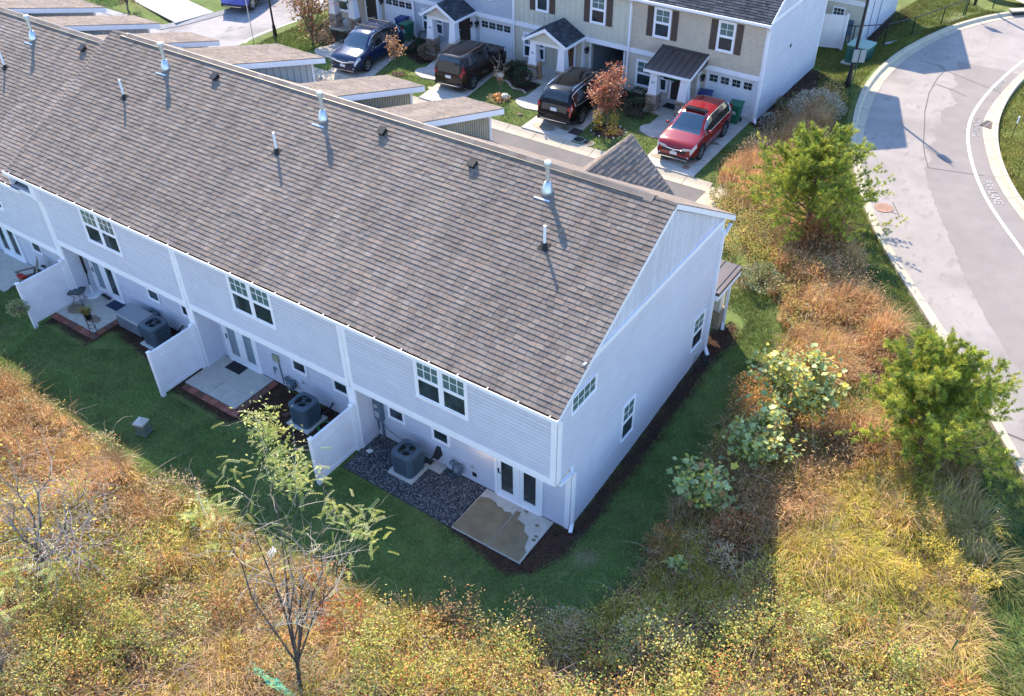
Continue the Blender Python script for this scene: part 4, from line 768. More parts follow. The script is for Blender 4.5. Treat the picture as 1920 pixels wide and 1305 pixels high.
def pillar(x, y):
    o = bpy.data.objects.new('porch_pillar', None); COL.objects.link(o); o.parent = RW; WL[o.name] = WL[RW.name]
    rg = random.Random(x); z = GZ-.05
    core = MB(); core.box(x-.25, x+.25, y-.25, y+.25, GZ-.1, GZ+.85); core.build('stone_core', mat('mortar', (.30,.26,.22), .95), o)
    for k in range(7):
        hh = rg.uniform(.10, .15)
        if z+hh > GZ+.86: break
        for side in ('f', 'r'):
            a = -.27
            while a < .27:
                b2 = min(.27, a+rg.uniform(.14, .32))
                if .27-b2 < .07: b2 = .27
                q = MB(); d = rg.uniform(.27, .295); g = .008
                if side == 'f': q.box(x+a+g, x+b2-g, y-d, y-.2, z+g, z+hh-g)
                else: q.box(x+.2, x+d, y+a+g, y+b2-g, z+g, z+hh-g)
                q.build('stone', STN[rg.randrange(4)], o); a = b2
        z += hh
    q = MB(); q.box(x-.30, x+.30, y-.30, y+.30, GZ+.85, GZ+.91); q.build('cap_stone', STN[0], o)
    q = MB(); b_, t_ = .235, .165; z0, z1 = GZ+.91, 2.72; vs = [(x+sx*r, y+sy*r, z_) for z_, r in ((z0,b_),(z1,t_)) for sx, sy in ((-1,-1),(1,-1),(1,1),(-1,1))]
    q.add(vs, [(3,2,1,0),(4,5,6,7),(0,1,5,4),(1,2,6,5),(2,3,7,6),(3,0,4,7)]); q.build('tapered_column', WHITE, o)
    return o
STN = [mat('stone_tan', (.42,.33,.25), .9, var=.25, scale=9, bump=.6), mat('stone_brown', (.24,.16,.115), .9, var=.25, scale=9, bump=.6), mat('stone_grey', (.30,.28,.27), .9, var=.25, scale=9, bump=.6), mat('stone_pink', (.46,.35,.29), .9, var=.25, scale=9, bump=.6)]
PIL = {'A': (-9.98,-8.42), 'B': (-16.85,-15.15), 'C': (-23.5,-22.0), 'D': (-30.7,-29.2)}; YP = 24.85
for u, (a, b2) in PIL.items():
    pillar(a, YP); pillar(b2, YP)
    q = MB(); q.box(a-.35, b2+.35, YP-.3, YW+.3, GZ-.1, GZ+.15); q.build('porch_step', CONC, RW)
    q = MB(); q.box(a-.2, b2+.2, YP-.16, YP+.16, 2.72, 2.92); q.box(a-.18, a+.02, YP+.16, YW, 2.72, 2.92); q.box(b2-.02, b2+.18, YP+.16, YW, 2.72, 2.92); q.build('porch_beam', WHITE, RW)
    if u in 'AD':
        x0, x1 = a-.42, b2+.42; yf, yb, zf, zb = YP-.45, YW-.02, 2.93, 3.45
        q = MB(); q.add([(x0,yf,zf),(x1,yf,zf),(x1,yb,zb),(x0,yb,zb),(x0,yf,zf-.08),(x1,yf,zf-.08),(x1,yb,zb-.5),(x0,yb,zb-.5)], [(0,1,2,3),(7,6,5,4),(0,4,5,1),(1,5,6,2),(3,7,4,0)]); pr = q.build('porch_roof', METAL, RW)
        q = MB(); W_ = Vector((0,yb-yf,zb-zf)); L_ = W_.length; W_.normalize(); F3 = (Vector((x0,yf,zf)), Vector((1,0,0)), W_, Vector((1,0,0)).cross(W_))
        for k in range(8): xx = (x1-x0)*k/7; q.fbox(F3, max(xx-.014,0), min(xx+.014,x1-x0), 0, L_-.1, 0, .035)
        q.fbox(F3, -.02, x1-x0+.02, L_-.12, L_, 0, .04); q.build('seam', METAL, pr)
        q = MB(); q.box(x0-.01, x1+.01, yf-.03, yf-.001, zf-.13, zf-.004); q.add([(x,y,z) for x in (x1+.001,x1+.03) for y,z in ((yf,zf-.005),(yb,zb-.005),(yb,zb-.13),(yf,zf-.13))], [(0,1,2,3),(7,6,5,4),(0,4,5,1),(1,5,6,2),(2,6,7,3),(3,7,4,0)]); q.build('porch_fascia', WHITE, RW)
    else:
        xc = (a+b2)/2; hf = (b2-a)/2+.42; zp, ze = 3.68, 3.0; yf = YP-.42; pitch = (zp-ze)/hf
        for s_ in (1, -1):
            W_ = Vector((-s_,0,pitch)).normalized(); U_ = Vector((0,s_,0)); O_ = Vector((xc+s_*hf, yf if s_ > 0 else YW-.01, ze)); N_ = U_.cross(W_)
            q = MB(); q.fbox((O_, U_, W_, N_), 0, YW-yf-.01, 0, math.hypot(hf, zp-ze), -.06, 0); pr = q.build('porch_roof', RB, RW); lay_shingles(shingles((O_, U_, W_, N_), YW-yf-.02, math.hypot(hf, zp-ze), pal=SH_CHAR, seed=70+s_), pr, SHINGD)
            q = MB(); q.add([(x,y,z) for y in (yf-.035,yf-.002) for x,z in ((xc+s_*hf,ze-.005),(xc,zp-.005),(xc,zp-.17),(xc+s_*hf,ze-.16))], [(0,1,2,3),(7,6,5,4),(0,4,5,1),(1,5,6,2),(2,6,7,3),(3,7,4,0)]); q.box(min(xc+s_*hf, xc+s_*(hf+.09)), max(xc+s_*hf, xc+s_*(hf+.09)), yf, YW, ze-.10, ze+.0); q.build('porch_fascia', WHITE, RW)
        q = MB(); q.add([(x,y,z) for y in (yf+.16,yf+.30) for x,z in ((xc-hf+.25,2.92),(xc+hf-.25,2.92),(xc,zp-.13))], [(0,1,2),(5,4,3),(0,3,4,1),(1,4,5,2),(2,5,3,0)]); q.build('porch_gable', {'B': CREAMB, 'C': TANLAP}[u], RW)
for x, y in ((-10.12,YW),(-8.2,YG),(-17.0+.2,YW),(-14.65,YG),(-23.0+1.15,YW-.0),(-21.6,YG),(-28.42,YG)):
    y = y-.02; q = MB(); q.box(x-.05, x+.05, y-.03, y, 2.18, 2.40); q.box(x-.02, x+.02, y-.14, y-.03, 2.38, 2.42); q.box(x-.09, x+.09, y-.23, y-.05, 2.32, 2.37); o = q.build('wall_lantern', BLACK, RW); q = MB(); q.lathe((x,y-.14,2.10),[(.035,0),(.07,.04),(.07,.2)],8); q.build('lantern_glass', GLASS, o)
def text(body, loc, size, parent, m_, rot=(math.pi/2, 0, 0), name='house_number', ext=.004):
    cu = bpy.data.curves.new(name, 'FONT'); cu.body = body; cu.size = size; cu.align_x = 'CENTER'; cu.extrude = ext; cu.materials.append(m_); o = bpy.data.objects.new(name, cu); COL.objects.link(o); bpy.context.view_layer.update(); me = bpy.data.meshes.new_from_object(o); bpy.data.objects.remove(o); o = link(name, me, m_); o.rotation_euler = rot
    if parent: o.parent = parent; o.location = Vector(loc)-WL[parent.name]
    else: o.location = loc
    return o
for x, s_ in ((-9.98,'201'),(-16.85,'203'),(-23.5,'205')): text(s_, (x,YP-.20,2.20), .15, RW, mat('grey_numeral', (.22,.22,.23), .5))
# ------------------------------------------------------------------ second house beyond, top right
H2 = thing('house', 'tan two-storey house at the top right with white side wall, behind the black railing', 'house', (-8, 42, .8))
q = MB(); q.box(-14,-4.27,38.75,45.3,.3,6.6); q.build('wall', TANLAP, H2)
boards((Vector((-14,38.746,2.95)), Vector((1,0,0)), Vector((0,0,1)), Vector((0,-1,0))), 9.7, 3.6, H2, TANLAP, pitch=.14, joined=True); boards((Vector((-14,38.746,.7)), Vector((1,0,0)), Vector((0,0,1)), Vector((0,-1,0))), 9.7, 2.1, H2, CREAMB, pitch=.14, joined=True)
q = MB(); q.box(-4.275,-4.255,38.75,45.3,.3,6.6); q.build('side_wall', SIDING, H2); boards((Vector((-4.255,38.75,.7)), Vector((0,1,0)), Vector((0,0,1)), Vector((1,0,0))), 6.55, 5.9, H2, SIDING, pitch=.14, joined=True, name='side_siding')
q = MB(); q.box(-14,-4.24,38.70,38.75,2.78,3.02); q.box(-4.4,-4.23,38.69,38.8,.6,6.5); q.box(-4.275,-4.235,45.2,45.33,.6,6.5); q.build('corner_trim', WHITE, H2)
q = MB(); q.add([(-14.2,38.4,6.5),(-4.1,38.4,6.5),(-4.1,42.,8.6),(-14.2,42.,8.6),(-14.2,45.7,6.5),(-4.1,45.7,6.5)], [(0,1,2,3),(3,2,5,4),(1,5,2),(0,3,4)]); q.build('roof', SHING if False else RB, H2)
window(H2, (Vector((0,38.73,0)), Vector((1,0,0)), Vector((0,0,1)), Vector((0,-1,0))), -6.15,-5.45, 2.05,2.55, sash=False, grid=(3,2), trim=.05, blinds=False)
q = MB(); q.box(-5.2,-4.85,38.55,38.72,1.2,2.0); q.tube((-5.1,38.66,1.2),(-5.1,38.66,.7),.04); q.tube((-4.9,38.66,1.2),(-4.9,38.66,.7),.03); q.build('electric_panel', GREYM, H2)
q = MB(); q.tube((-4.22,41.2,.9),(-4.22,41.2,3.2),.02); q.box(-4.25,-4.19,41.1,41.3,3.1,3.5); q.tube((-4.22,39.6,.9),(-4.22,39.6,2.9),.018); q.build('vent_pipe', GREYM, H2)
# ------------------------------------------------------------------ privacy fences
def fence(x, y1, z0, label_, loc_extra=None):
    o = thing('privacy_fence', label_, 'fence', (x, -1, z0), group='white vinyl privacy panels between the back yards')
    def post(y, w_=.065):
        q = MB(); q.box(x-w_, x+w_, y-w_, y+w_, z0-.2, z0+1.84); p = q.build('post', FENCEV, o); q = MB(); q.box(x-w_-.012, x+w_+.012, y-w_-.012, y+w_+.012, z0+1.84, z0+1.865)
        q.add([(x-w_-.01,y-w_-.01,z0+1.866),(x+w_+.01,y-w_-.01,z0+1.866),(x+w_+.01,y+w_+.01,z0+1.866),(x-w_-.01,y+w_+.01,z0+1.866),(x,y,z0+1.91)], [(0,1,4),(1,2,4),(2,3,4),(3,0,4)]); q.build('post_cap', FENCEV, p)
    post(y1); post(-.115)
    for z, h_ in ((.10,.14),(1.40,.10),(1.72,.09)): q = MB(); q.box(x-.04, x+.04, y1+.065, -.18, z0+z, z0+z+h_); q.build('rail', FENCEV, o)
    n_ = 9; L_ = (-.18-y1-.065)/n_
    for k in range(n_): q = MB(); q.box(x-.020, x+.020, y1+.065+k*L_+.0012, y1+.065+(k+1)*L_-.0012, z0+.12, z0+1.75); q.build('panel_board', FENCEV, o)
fence(-6.98, -1.82, 0, 'white vinyl privacy fence beside the dark gravel bed, nearest to the building end')
fence(-13.98, -1.82, 0, 'white vinyl privacy fence between the brick-edged patio and the covered deck box yard')
fn = fence(-20.98, -1.86, -.03, 'white vinyl privacy fence with a hanging basket on its end post')
# ------------------------------------------------------------------ air conditioners
ACB = mat('blue_grey_enamel', (.085, .125, .16), .45, var=.08); PADM = mat('plastic_pad', (.50,.49,.46), .85)
def ac(x, y, z, label_, rz=0):
    pad = MB(); pad.box(x-.46, x+.46, y-.46, y+.46, z-.04, z+.07); o2 = pad.build('equipment_pad', PADM, bevel=.015); tag(o2, 'grey slab under the '+label_.split(',')[0].replace('round-cornered ', ''), 'pad')
    o = thing('air_conditioner', label_, 'air conditioner', (x, y, z+.07), rz, 'outdoor air conditioning units'); L_ = True
    def rr(h, r, n=5):
        pts = []
        for qx, qy, a0 in ((1,1,0),(-1,1,90),(-1,-1,180),(1,-1,270)):
            for k in range(n): a = math.radians(a0+90*k/(n-1)); pts.append((qx*(h-r)+r*math.cos(a), qy*(h-r)+r*math.sin(a)))
        return pts
    q = MB(); q.prism(rr(.345,.13), .03, .72); q.build('coil_body', mat('dark_coil', (.03,.04,.05), .7), o, local=True)
    q = MB(); q.prism(rr(.37,.14), 0, .05); q.build('base_pan', ACB, o, local=True)
    # louvre bars up the sides
    q = MB(); P = rr(.365,.14, 6); m_ = len(P)
    for i in range(m_):
        a = Vector((*P[i],0)); b2 = Vector((*P[(i+1) % m_],0)); L2 = (b2-a).length; k = max(1, int(L2/.045)); d = (b2-a).normalized(); nr = Vector((d.y,-d.x,0))
        for j in range(k):
            c = a+(b2-a)*((j+.5)/k); wv = .013 if k > 1 else .018; q.add([c-d*wv+Vector((0,0,z_))+nr*s_ for z_ in (.05,.70) for s_ in (-.01,.008)]+[c+d*wv+Vector((0,0,z_))+nr*s_ for z_ in (.05,.70) for s_ in (-.01,.008)], [(1,5,7,3),(0,1,3,2),(5,4,6,7)])
    q.build('louvre', ACB, o, local=True)
    for z_ in (.26,.48): q = MB(); q.prism(rr(.369,.14), z_, z_+.018); q.build('band', ACB, o, local=True)
    q = MB(); out = rr(.375,.145); n_ = len(out); inn = [(.27*math.cos(math.atan2(py,px)), .27*math.sin(math.atan2(py,px))) for px,py in out]
    vs = [(*p,.70) for p in out]+[(*p,.775) for p in out]+[(*p,.80) for p in inn]+[(*p,.70) for p in inn]
    q.add(vs, [(i,(i+1) % n_,n_+(i+1) % n_,n_+i) for i in range(n_)]+[(n_+i,n_+(i+1) % n_,2*n_+(i+1) % n_,2*n_+i) for i in range(n_)]+[(2*n_+i,2*n_+(i+1) % n_,3*n_+(i+1) % n_,3*n_+i) for i in range(n_)]); q.build('top_cowl', ACB, o, local=True)
    q = MB(); q.lathe((0,0,.725), [(.27,0),(.27,.004)], 20); q.build('fan_well', BLACK, o, local=True)
    q = MB(); q.tube((0,0,.73),(0,0,.77),.07,n=12)
    for k in range(3):
        a = k*2.094; q.add([(.05*math.cos(a-.3),.05*math.sin(a-.3),.74),(.24*math.cos(a-.42),.24*math.sin(a-.42),.735),(.24*math.cos(a+.42),.24*math.sin(a+.42),.765),(.05*math.cos(a+.5),.05*math.sin(a+.5),.765)], [(0,1,2,3)])
    q.build('fan', ACB, o, local=True)
    q = MB()
    for r in (.09,.15,.21,.26):
        for k in range(20): a, b2 = k*math.pi/10, (k+1)*math.pi/10; q.tube((r*math.cos(a),r*math.sin(a),.798),(r*math.cos(b2),r*math.sin(b2),.798),.004,n=3,caps=False)
    for k in range(8): a = k*math.pi/4; q.tube((.04*math.cos(a),.04*math.sin(a),.80),(.275*math.cos(a),.275*math.sin(a),.80),.004,n=3,caps=False)
    q.build('fan_guard', BLACK, o, local=True)
    q = MB(); q.box(.30,.362,.20,.33,.30,.52); q.build('valve_cover', ACB, o, local=True); q = MB(); q.path([(.34,.24,.2),(.5,.4,.22),(.52,.75,.4)],[.028]*3); q.path([(.34,.3,.14),(.46,.5,.12),(.44,.78,.36)],[.016]*3); q.build('coolant_line', BLACK, o, local=True)
    return o
ac(-5.12, .06, .03, 'round-cornered blue-grey air conditioner on a pad in the dark gravel bed')
ac(-9.18, -.08, 0, 'round-cornered blue-grey air conditioner beside the green hose, on a pad in mulch')
ac(-16.4, -.02, 0, 'round-cornered blue-grey air conditioner next to the grey deck box')
# gas meters
def meter(x, y, label_, z=0):
    o = thing('gas_meter', label_, 'gas meter', (x, y, z), group='gas meters on the back wall')
    q = MB(); q.tube((-.17,0,0),(-.17,0,.62),.024); q.path([(-.17,0,.62),(-.10,0,.70),(0,0,.66)],[.024]*3); q.tube((.14,.02,.52),(.14,.1,.60),.02); q.build('pipe', GREYM, o, local=True)
    q = MB(); q.lathe((-.17,0,.52), [(.05,0),(.09,.03),(.09,.06),(.04,.09)], 10); q.build('regulator', GREYM, o, local=True)
    q = MB(); q.box(-.10,.16,-.10,.09,.24,.54); q.build('meter_body', GREYM, o, local=True, bevel=.03); q = MB(); q.tube((.03,-.10,.42),(.03,-.125,.42),.07,n=12); q.build('dial', STEEL, o, local=True)
meter(-3.72, .62, 'grey-blue gas meter on the wall above gravel, left of the lit French doors'); meter(-10.52, .62, 'grey-blue gas meter beside the brick-edged patio with a black mat'); meter(-17.3, .64, 'grey-blue gas meter behind the deck box')
# stone step, paper, hose, loose bricks
b_ = MB(); b_.box(-4.66,-4.22,.40,.76,.03,.11); tag(b_.build('splash_block', CONC, bevel=.015), 'small pale concrete splash block on gravel below the black dryer vent', 'splash block')
b_ = MB(); b_.add([(-6.72,-.08,.055),(-6.55,-.12,.05),(-6.50,.05,.07),(-6.68,.06,.055),(-6.63,0,.09)], [(0,1,4),(1,2,4),(2,3,4),(3,0,4)]); tag(b_.build('paper_scrap', mat('paper', (.75,.75,.74), .8)), 'crumpled white scrap lying on the dark gravel', 'litter')
b_ = MB()
for k in range(3):
    r = .26-.03*k; n_ = 22; pts = [(-8.48+r*math.cos(2*math.pi*i/n_)*1.05, .02+r*math.sin(2*math.pi*i/n_), .03+.018*k+.01*math.sin(i)) for i in range(n_+1)]; b_.path(pts, [.014]*len(pts), 5)
b_.path([(-8.25,.0,.04),(-8.0,.3,.05),(-7.6,.55,.1),(-7.5,.74,.5)],[.012]*4,5); tag(b_.build('garden_hose', mat('green_hose', (.03,.22,.06), .4)), 'coiled green garden hose on mulch beside the middle air conditioner', 'hose')
for k, (x, y, a) in enumerate(((-9.93,-.28,.4),(-9.86,-.16,.5))):
    b_ = MB(); b_.box(-.11,.11,-.05,.05,0,.06); o = b_.build('loose_brick', BR[2], bevel=.006); o.location = (x, y, .012+.003*k); o.rotation_euler.z = a; tag(o, ('loose brown brick in mulch, the outer of two', 'loose brown brick in mulch, the one nearer the wall')[k], 'brick')
# mats
DM = mat('black_rubber_mat', (.016,.018,.024), .85, var=.2, scale=20, bump=.6, bscale=90); DMB = mat('navy_mat', (.018,.035,.08), .85, var=.15, scale=20)
def doormat(x0, x1, y0, y1, z, m_, label_):
    b = MB(); b.box(x0, x1, y0, y1, z, z+.014); o = b.build('doormat', m_); tag(o, label_, 'doormat')
    q = MB(); q.box(x0+.03,x1-.03,y0+.02,y0+.045,z+.014,z+.018); q.box(x0+.03,x1-.03,y1-.045,y1-.02,z+.014,z+.018); q.build('ridge', m_, o)
doormat(-13.35,-12.66,.26,.70,.052,DM,'black rubber doormat on the pale brick-edged patio'); doormat(-19.78,-19.12,.26,.70,.052,DMB,'dark navy doormat on the stained patio beside the deck box'); doormat(-9.65,-8.95,25.2,25.75,GZ+.152,DM,'dark doormat on the porch step of the tan end house')
# utility pedestal
o = thing('utility_pedestal', 'grey-green square utility pedestal with pale pyramid lid on the back lawn', 'utility box', (-13.1,-3.3,0), .3)
PEDG = mat('grey_green_plastic', (.13,.16,.14), .6, var=.1); q = MB(); q.box(-.17,.17,-.17,.17,0,.42); q.build('body', PEDG, o, local=True, bevel=.02); q = MB(); q.box(-.20,.20,-.20,.20,-.02,.06); q.build('base', PEDG, o, local=True, bevel=.01)
q = MB(); q.box(-.185,.185,-.185,.185,.42,.47); q.add([(-.18,-.18,.471),(.18,-.18,.471),(.18,.18,.471),(-.18,.18,.471),(-.04,-.04,.56),(.04,-.04,.56),(.04,.04,.56),(-.04,.04,.56)], [(0,1,5,4),(1,2,6,5),(2,3,7,6),(3,0,4,7),(4,5,6,7)]); q.build('lid', mat('pale_plastic_lid', (.46,.45,.40), .6), o, local=True)
# deck box
o = thing('deck_box', 'grey plastic deck storage box beside the brick-edged stained patio', 'storage box', (-17.72,.12,0)); DBX = mat('grey_deck_box', (.15,.17,.20), .5, var=.08)
q = MB(); q.box(-.62,.62,-.34,.34,.02,.56); q.build('body', DBX, o, local=True, bevel=.02); q = MB(); q.add([(-.66,-.38,.56),(.66,-.38,.56),(.66,.38,.56),(-.66,.38,.56),(-.62,-.34,.63),(.62,-.34,.63),(.62,.34,.66),(-.62,.34,.66)], [(3,2,1,0),(4,5,6,7),(0,1,5,4),(1,2,6,5),(2,3,7,6),(3,0,4,7)]); q.build('lid', mat('pale_grey_lid', (.28,.30,.33), .45, var=.08), o, local=True, bevel=.01)
q = MB()
for k in range(5): q.box(-.60,.60,-.352,-.34,.07+k*.095,.13+k*.095)
q.build('slat', DBX, o, local=True)
# planter stand with grass plant
o = thing('planter_stand', 'spiky yellow-green plant in a black pot on a thin metal stand at the patio corner', 'planter', (-18.78,-.98,.05))
q = MB()
for a in (0.3,1.9,3.4,5.0): q.path([(.17*math.cos(a),.17*math.sin(a),0),(.12*math.cos(a),.12*math.sin(a),.25),(.15*math.cos(a),.15*math.sin(a),.62)],[.009]*3,5)
for z in (.25,.6): q.path([(.14*math.cos(t),.14*math.sin(t),z) for t in np.linspace(0,6.28,15)],[.008]*15,4)
q.build('stand', BLACK, o, local=True); q = MB(); q.lathe((0,0,.58),[(.09,0),(.13,.2),(.14,.22),(.02,.2)],12); q.build('pot', BLACK, o, local=True)
# hanging basket
o_h = thing('hanging_basket', 'round green and yellow plant ball hanging from the left privacy fence end post', 'hanging plant', (-21.0,-2.18,.75))
q = MB(); q.path([(0,.34,.98),(0,.12,1.06),(0,0,1.0)],[.012]*3,5); q.tube((0,0,1.0),(0,0,.35),.005,n=4); q.build('hook', BLACK, o_h, local=True); q = MB(); q.ball((0,0,.12),(.17,.17,.14),10,6); q.build('basket', mat('moss_basket', (.10,.08,.05), .9), o_h, local=True)
# patio table, umbrella base, folding chair
TG = mat('table_glass', (.05,.09,.09), .05, spec=.7)
o = thing('patio_table', 'small glass-topped black metal side table by the left privacy fence', 'table', (-20.75,-.1,.05), .5)
q = MB(); q.box(-.24,.24,-.24,.24,.50,.512); q.build('table_top', TG, o, local=True); q = MB()
for a, b2 in (((-.25,-.25),(.25,-.25)),((.25,-.25),(.25,.25)),((.25,.25),(-.25,.25)),((-.25,.25),(-.25,-.25))): q.tube((*a,.506),(*b2,.506),.014,n=6)
q.build('rim', BLACK, o, local=True)
for sx, sy in ((1,1),(-1,1),(1,-1),(-1,-1)): q = MB(); q.path([(sx*.24,sy*.24,.5),(sx*.10,sy*.10,.26),(sx*.22,sy*.22,0)],[.012]*3,5); q.build('leg', BLACK, o, local=True)
o = thing('umbrella_base', 'white round umbrella base with a closed dark parasol pole, in the patio corner', 'umbrella base', (-20.75,.45,.05))
q = MB(); q.lathe((0,0,0),[(.30,0),(.31,.05),(.26,.08),(.05,.10)],20); q.tube((0,0,.09),(0,0,.45),.035); q.build('base', PVC, o, local=True); q = MB(); q.tube((0,0,.4),(-.02,.12,1.95),.02); q.lathe((0,.05,.9),[(.02,0),(.05,.1),(.05,.75),(.02,.9)],8); q.build('closed_parasol', BLACK, o, local=True)
b_ = MB(); b_.ball((-20.3,.62,.10),(.16,.07,.06),8,5); b_.ball((-20.05,.60,.10),(.16,.07,.06),8,5); tag(b_.build('shoe_tray', BLACK), 'dark row of shoes on the sill of the left French doors', 'shoes')
# bench and clutter at far left
WOODG = mat('weathered_wood', (.20,.17,.14), .9, var=.25, scale=8, stretch=(1, 8, 8))
o = thing('wooden_bench', 'weathered wooden garden chair piled with boards at the left edge yard', 'chair', (-24.1,-.15,-.52), -.5)
for k in range(5): q = MB(); q.box(-.32+k*.13,-.21+k*.13,-.30,.30,.36,.385); q.build('seat_slat', WOODG, o, local=True)
for k in range(5): q = MB(); q.add([(-.32+k*.13,.28,.36),(-.21+k*.13,.28,.36),(-.21+k*.13,.55,1.05),(-.32+k*.13,.55,1.05),(-.32+k*.13,.305,.36),(-.21+k*.13,.305,.36),(-.21+k*.13,.575,1.05),(-.32+k*.13,.575,1.05)], [(0,1,2,3),(7,6,5,4),(0,4,5,1),(1,5,6,2),(2,6,7,3),(3,7,4,0)]); q.build('back_slat', WOODG, o, local=True)
for sx in (-.38,.38):
    q = MB(); q.box(sx-.05,sx+.05,-.40,.42,.56,.585); q.build('arm', WOODG, o, local=True)
    for y in (-.30,.30): q = MB(); q.box(sx-.03,sx+.03,y-.04,y+.04,0,.56); q.build('leg', WOODG, o, local=True)
b_ = MB(); b_.box(-24.5,-24.15,-.35,-.15,-.12,-.02); tag(b_.build('red_tray', mat('red_plastic', (.45,.03,.025), .4)), 'small red tray on the wooden chair at left', 'tray')
o = thing('bicycle', 'dark bicycle leaning on the wall behind the wooden chair at left', 'bicycle', (-23.4,.45,-.53), .35)
for x in (-.5,.5):
    q = MB(); q.path([(x+.32*math.cos(t),0,.33+.32*math.sin(t)) for t in np.linspace(0,6.283,21)],[.02]*21,5)
    for t in np.linspace(0,3.14,7): q.tube((x+.3*math.cos(t),0,.33+.3*math.sin(t)),(x-.3*math.cos(t),0,.33-.3*math.sin(t)),.004,n=3,caps=False)
    q.build('wheel', RUBBER, o, local=True)
q = MB(); q.path([(-.5,0,.33),(-.12,0,.30),(.32,0,.78),(-.2,0,.78),(-.12,0,.30)],[.017]*5); q.path([(-.5,0,.33),(-.2,0,.78)],[.012]*2); q.path([(.5,0,.33),(.32,0,.78),(.28,0,.95)],[.016]*3); q.build('bike_frame', mat('teal_frame', (.03,.14,.18), .35), o, local=True); q = MB(); q.tube((.28,-.25,.97),(.28,.25,.97),.014); q.build('handlebar', BLACK, o, local=True); q = MB(); q.ball((-.22,0,.86),(.13,.06,.04),8,5); q.build('saddle', BLACK, o, local=True)
# ------------------------------------------------------------------ wheelie bins
def bin_(x, y, rz, m_, label_, mark, z=.80):
    o = thing('wheelie_bin', label_, 'bin', (x, y, z), rz, 'wheelie bins by the garage doors'); a, b2 = .23, .29; z1 = .92
    q = MB(); q.add([(-a,-a,.02),(a,-a,.02),(a,a*.8,.12),(-a,a*.8,.12),(-b2,-b2-.05,z1),(b2,-b2-.05,z1),(b2,b2,z1),(-b2,b2,z1)], [(3,2,1,0),(4,5,6,7),(0,1,5,4),(1,2,6,5),(2,3,7,6),(3,0,4,7)]); q.build('body', m_, o, local=True, bevel=.02)
    q = MB(); q.box(-b2-.03,b2+.03,-b2-.09,b2+.05,z1,z1+.045); q.add([(-b2,-b2-.05,z1+.046),(b2,-b2-.05,z1+.046),(b2,b2,z1+.046),(-b2,b2,z1+.046),(-b2+.06,-b2+.03,z1+.09),(b2-.06,-b2+.03,z1+.09),(b2-.06,b2-.1,z1+.09),(-b2+.06,b2-.1,z1+.09)], [(4,5,6,7),(0,1,5,4),(1,2,6,5),(2,3,7,6),(3,0,4,7)]); q.build('lid', m_, o, local=True, bevel=.012)
    q = MB(); q.tube((-.2,b2+.06,z1-.04),(.2,b2+.06,z1-.04),.016); q.build('handle', m_, o, local=True)
    for s_ in (-1,1): q = MB(); q.tube((s_*.24,.20,.10),(s_*.30,.20,.10),.10,n=14); q.build('wheel', RUBBER, o, local=True)
    if mark:
        q = MB(); yy = -.295
        for P in ([(-.10,.50),(.10,.50),(.13,.53),(-.07,.54)],[(-.03,.545),(.0,.545),(.05,.66),(.0,.64)],[(.0,.62),(.09,.60),(.10,.63),(.02,.66)],[(-.07,.58),(-.02,.62),(-.04,.66),(-.09,.62)],[(.06,.55),(.10,.55),(.09,.59),(.06,.58)]):
            q.poly([(x_, yy-(z_-.5)*.09, z_) for x_, z_ in P])
        q.build('white_emblem', PVC, o, local=True)
BGR = mat('green_bin_plastic', (.012,.13,.075), .45, var=.06); BBL = mat('blue_bin_plastic', (.012,.035,.16), .45, var=.06)
bin_(-6.12, 25.75, .1, BGR, 'green wheelie bin with white emblem beside the red car', True); bin_(-7.85, 26.1, .2, BBL, 'blue wheelie bin behind the red car at the white garage door', False)
bin_(-25.95, 25.6, 0, BGR, 'green wheelie bin by the round shrub, behind the navy car', True); bin_(-26.7, 26.1, .1, BBL, 'blue wheelie bin at the garage door behind the navy car', False)
# ------------------------------------------------------------------ street furniture
o = thing('lamp_post', 'tall black lamp post on the grass bank beside the curving road', 'lamp post', (-2.62,31.3,h1(-2.62,31.3))); q = MB(); q.lathe((0,0,-.1),[(.17,0),(.15,.5),(.10,.9)],12); q.build('base', BLACK, o, local=True); q = MB(); q.tube((0,0,.7),(0,0,6.9),.085,.055); q.build('pole', BLACK, o, local=True); q = MB(); q.lathe((0,0,6.9),[(.1,0),(.2,.1),(.18,.5),(.05,.7)],10); q.build('lantern', BLACK, o, local=True)
GRP = mat('green_post', (.02,.09,.04), .5); SGNB = mat('sign_back', (.34,.33,.33), .6)
o = thing('road_sign', 'grey sign back on a green post next to the black lamp post', 'sign', (-2.13,30.1,h1(-2.13,30.1)), .5); q = MB(); q.box(-.02,.02,-.02,.02,-.1,2.2); q.build('post', GRP, o, local=True)
for s_ in (-1,1): q = MB(); q.box(s_*.16-.13,s_*.16+.13,-.035,-.02,1.65,2.25); q.build('plate', SGNB, o, local=True, bevel=.005)
o = thing('transformer_box', 'pale-topped green transformer box on the lawn behind the lamp post', 'transformer', (-3.55,36.1,h1(-3.55,36.1)), -.12); GT = mat('transformer_green', (.035,.13,.105), .5, var=.06); q = MB(); q.box(-.55,.55,-.5,.5,.05,1.0); q.build('cabinet', GT, o, local=True, bevel=.02); q = MB(); q.add([(-.58,-.54,1.0),(.58,-.54,1.0),(.58,.54,1.06),(-.58,.54,1.06),(-.58,-.54,.94),(.58,-.54,.94),(.58,.54,.94),(-.58,.54,.94)], [(0,1,2,3),(0,4,5,1),(1,5,6,2),(2,6,7,3),(3,7,4,0)]); q.build('lid', mat('pale_green_lid', (.26,.40,.35), .5), o, local=True); q = MB(); q.box(-.68,.68,-.66,.66,-.1,.05); q.build('pad', CONC, o, local=True); q = MB(); q.box(-.3,-.26,-.512,-.5,.3,.8); q.box(.02,.06,-.512,-.5,.1,.9); q.build('latch', BLACK, o, local=True)  # lid is a much paler green than the cabinet
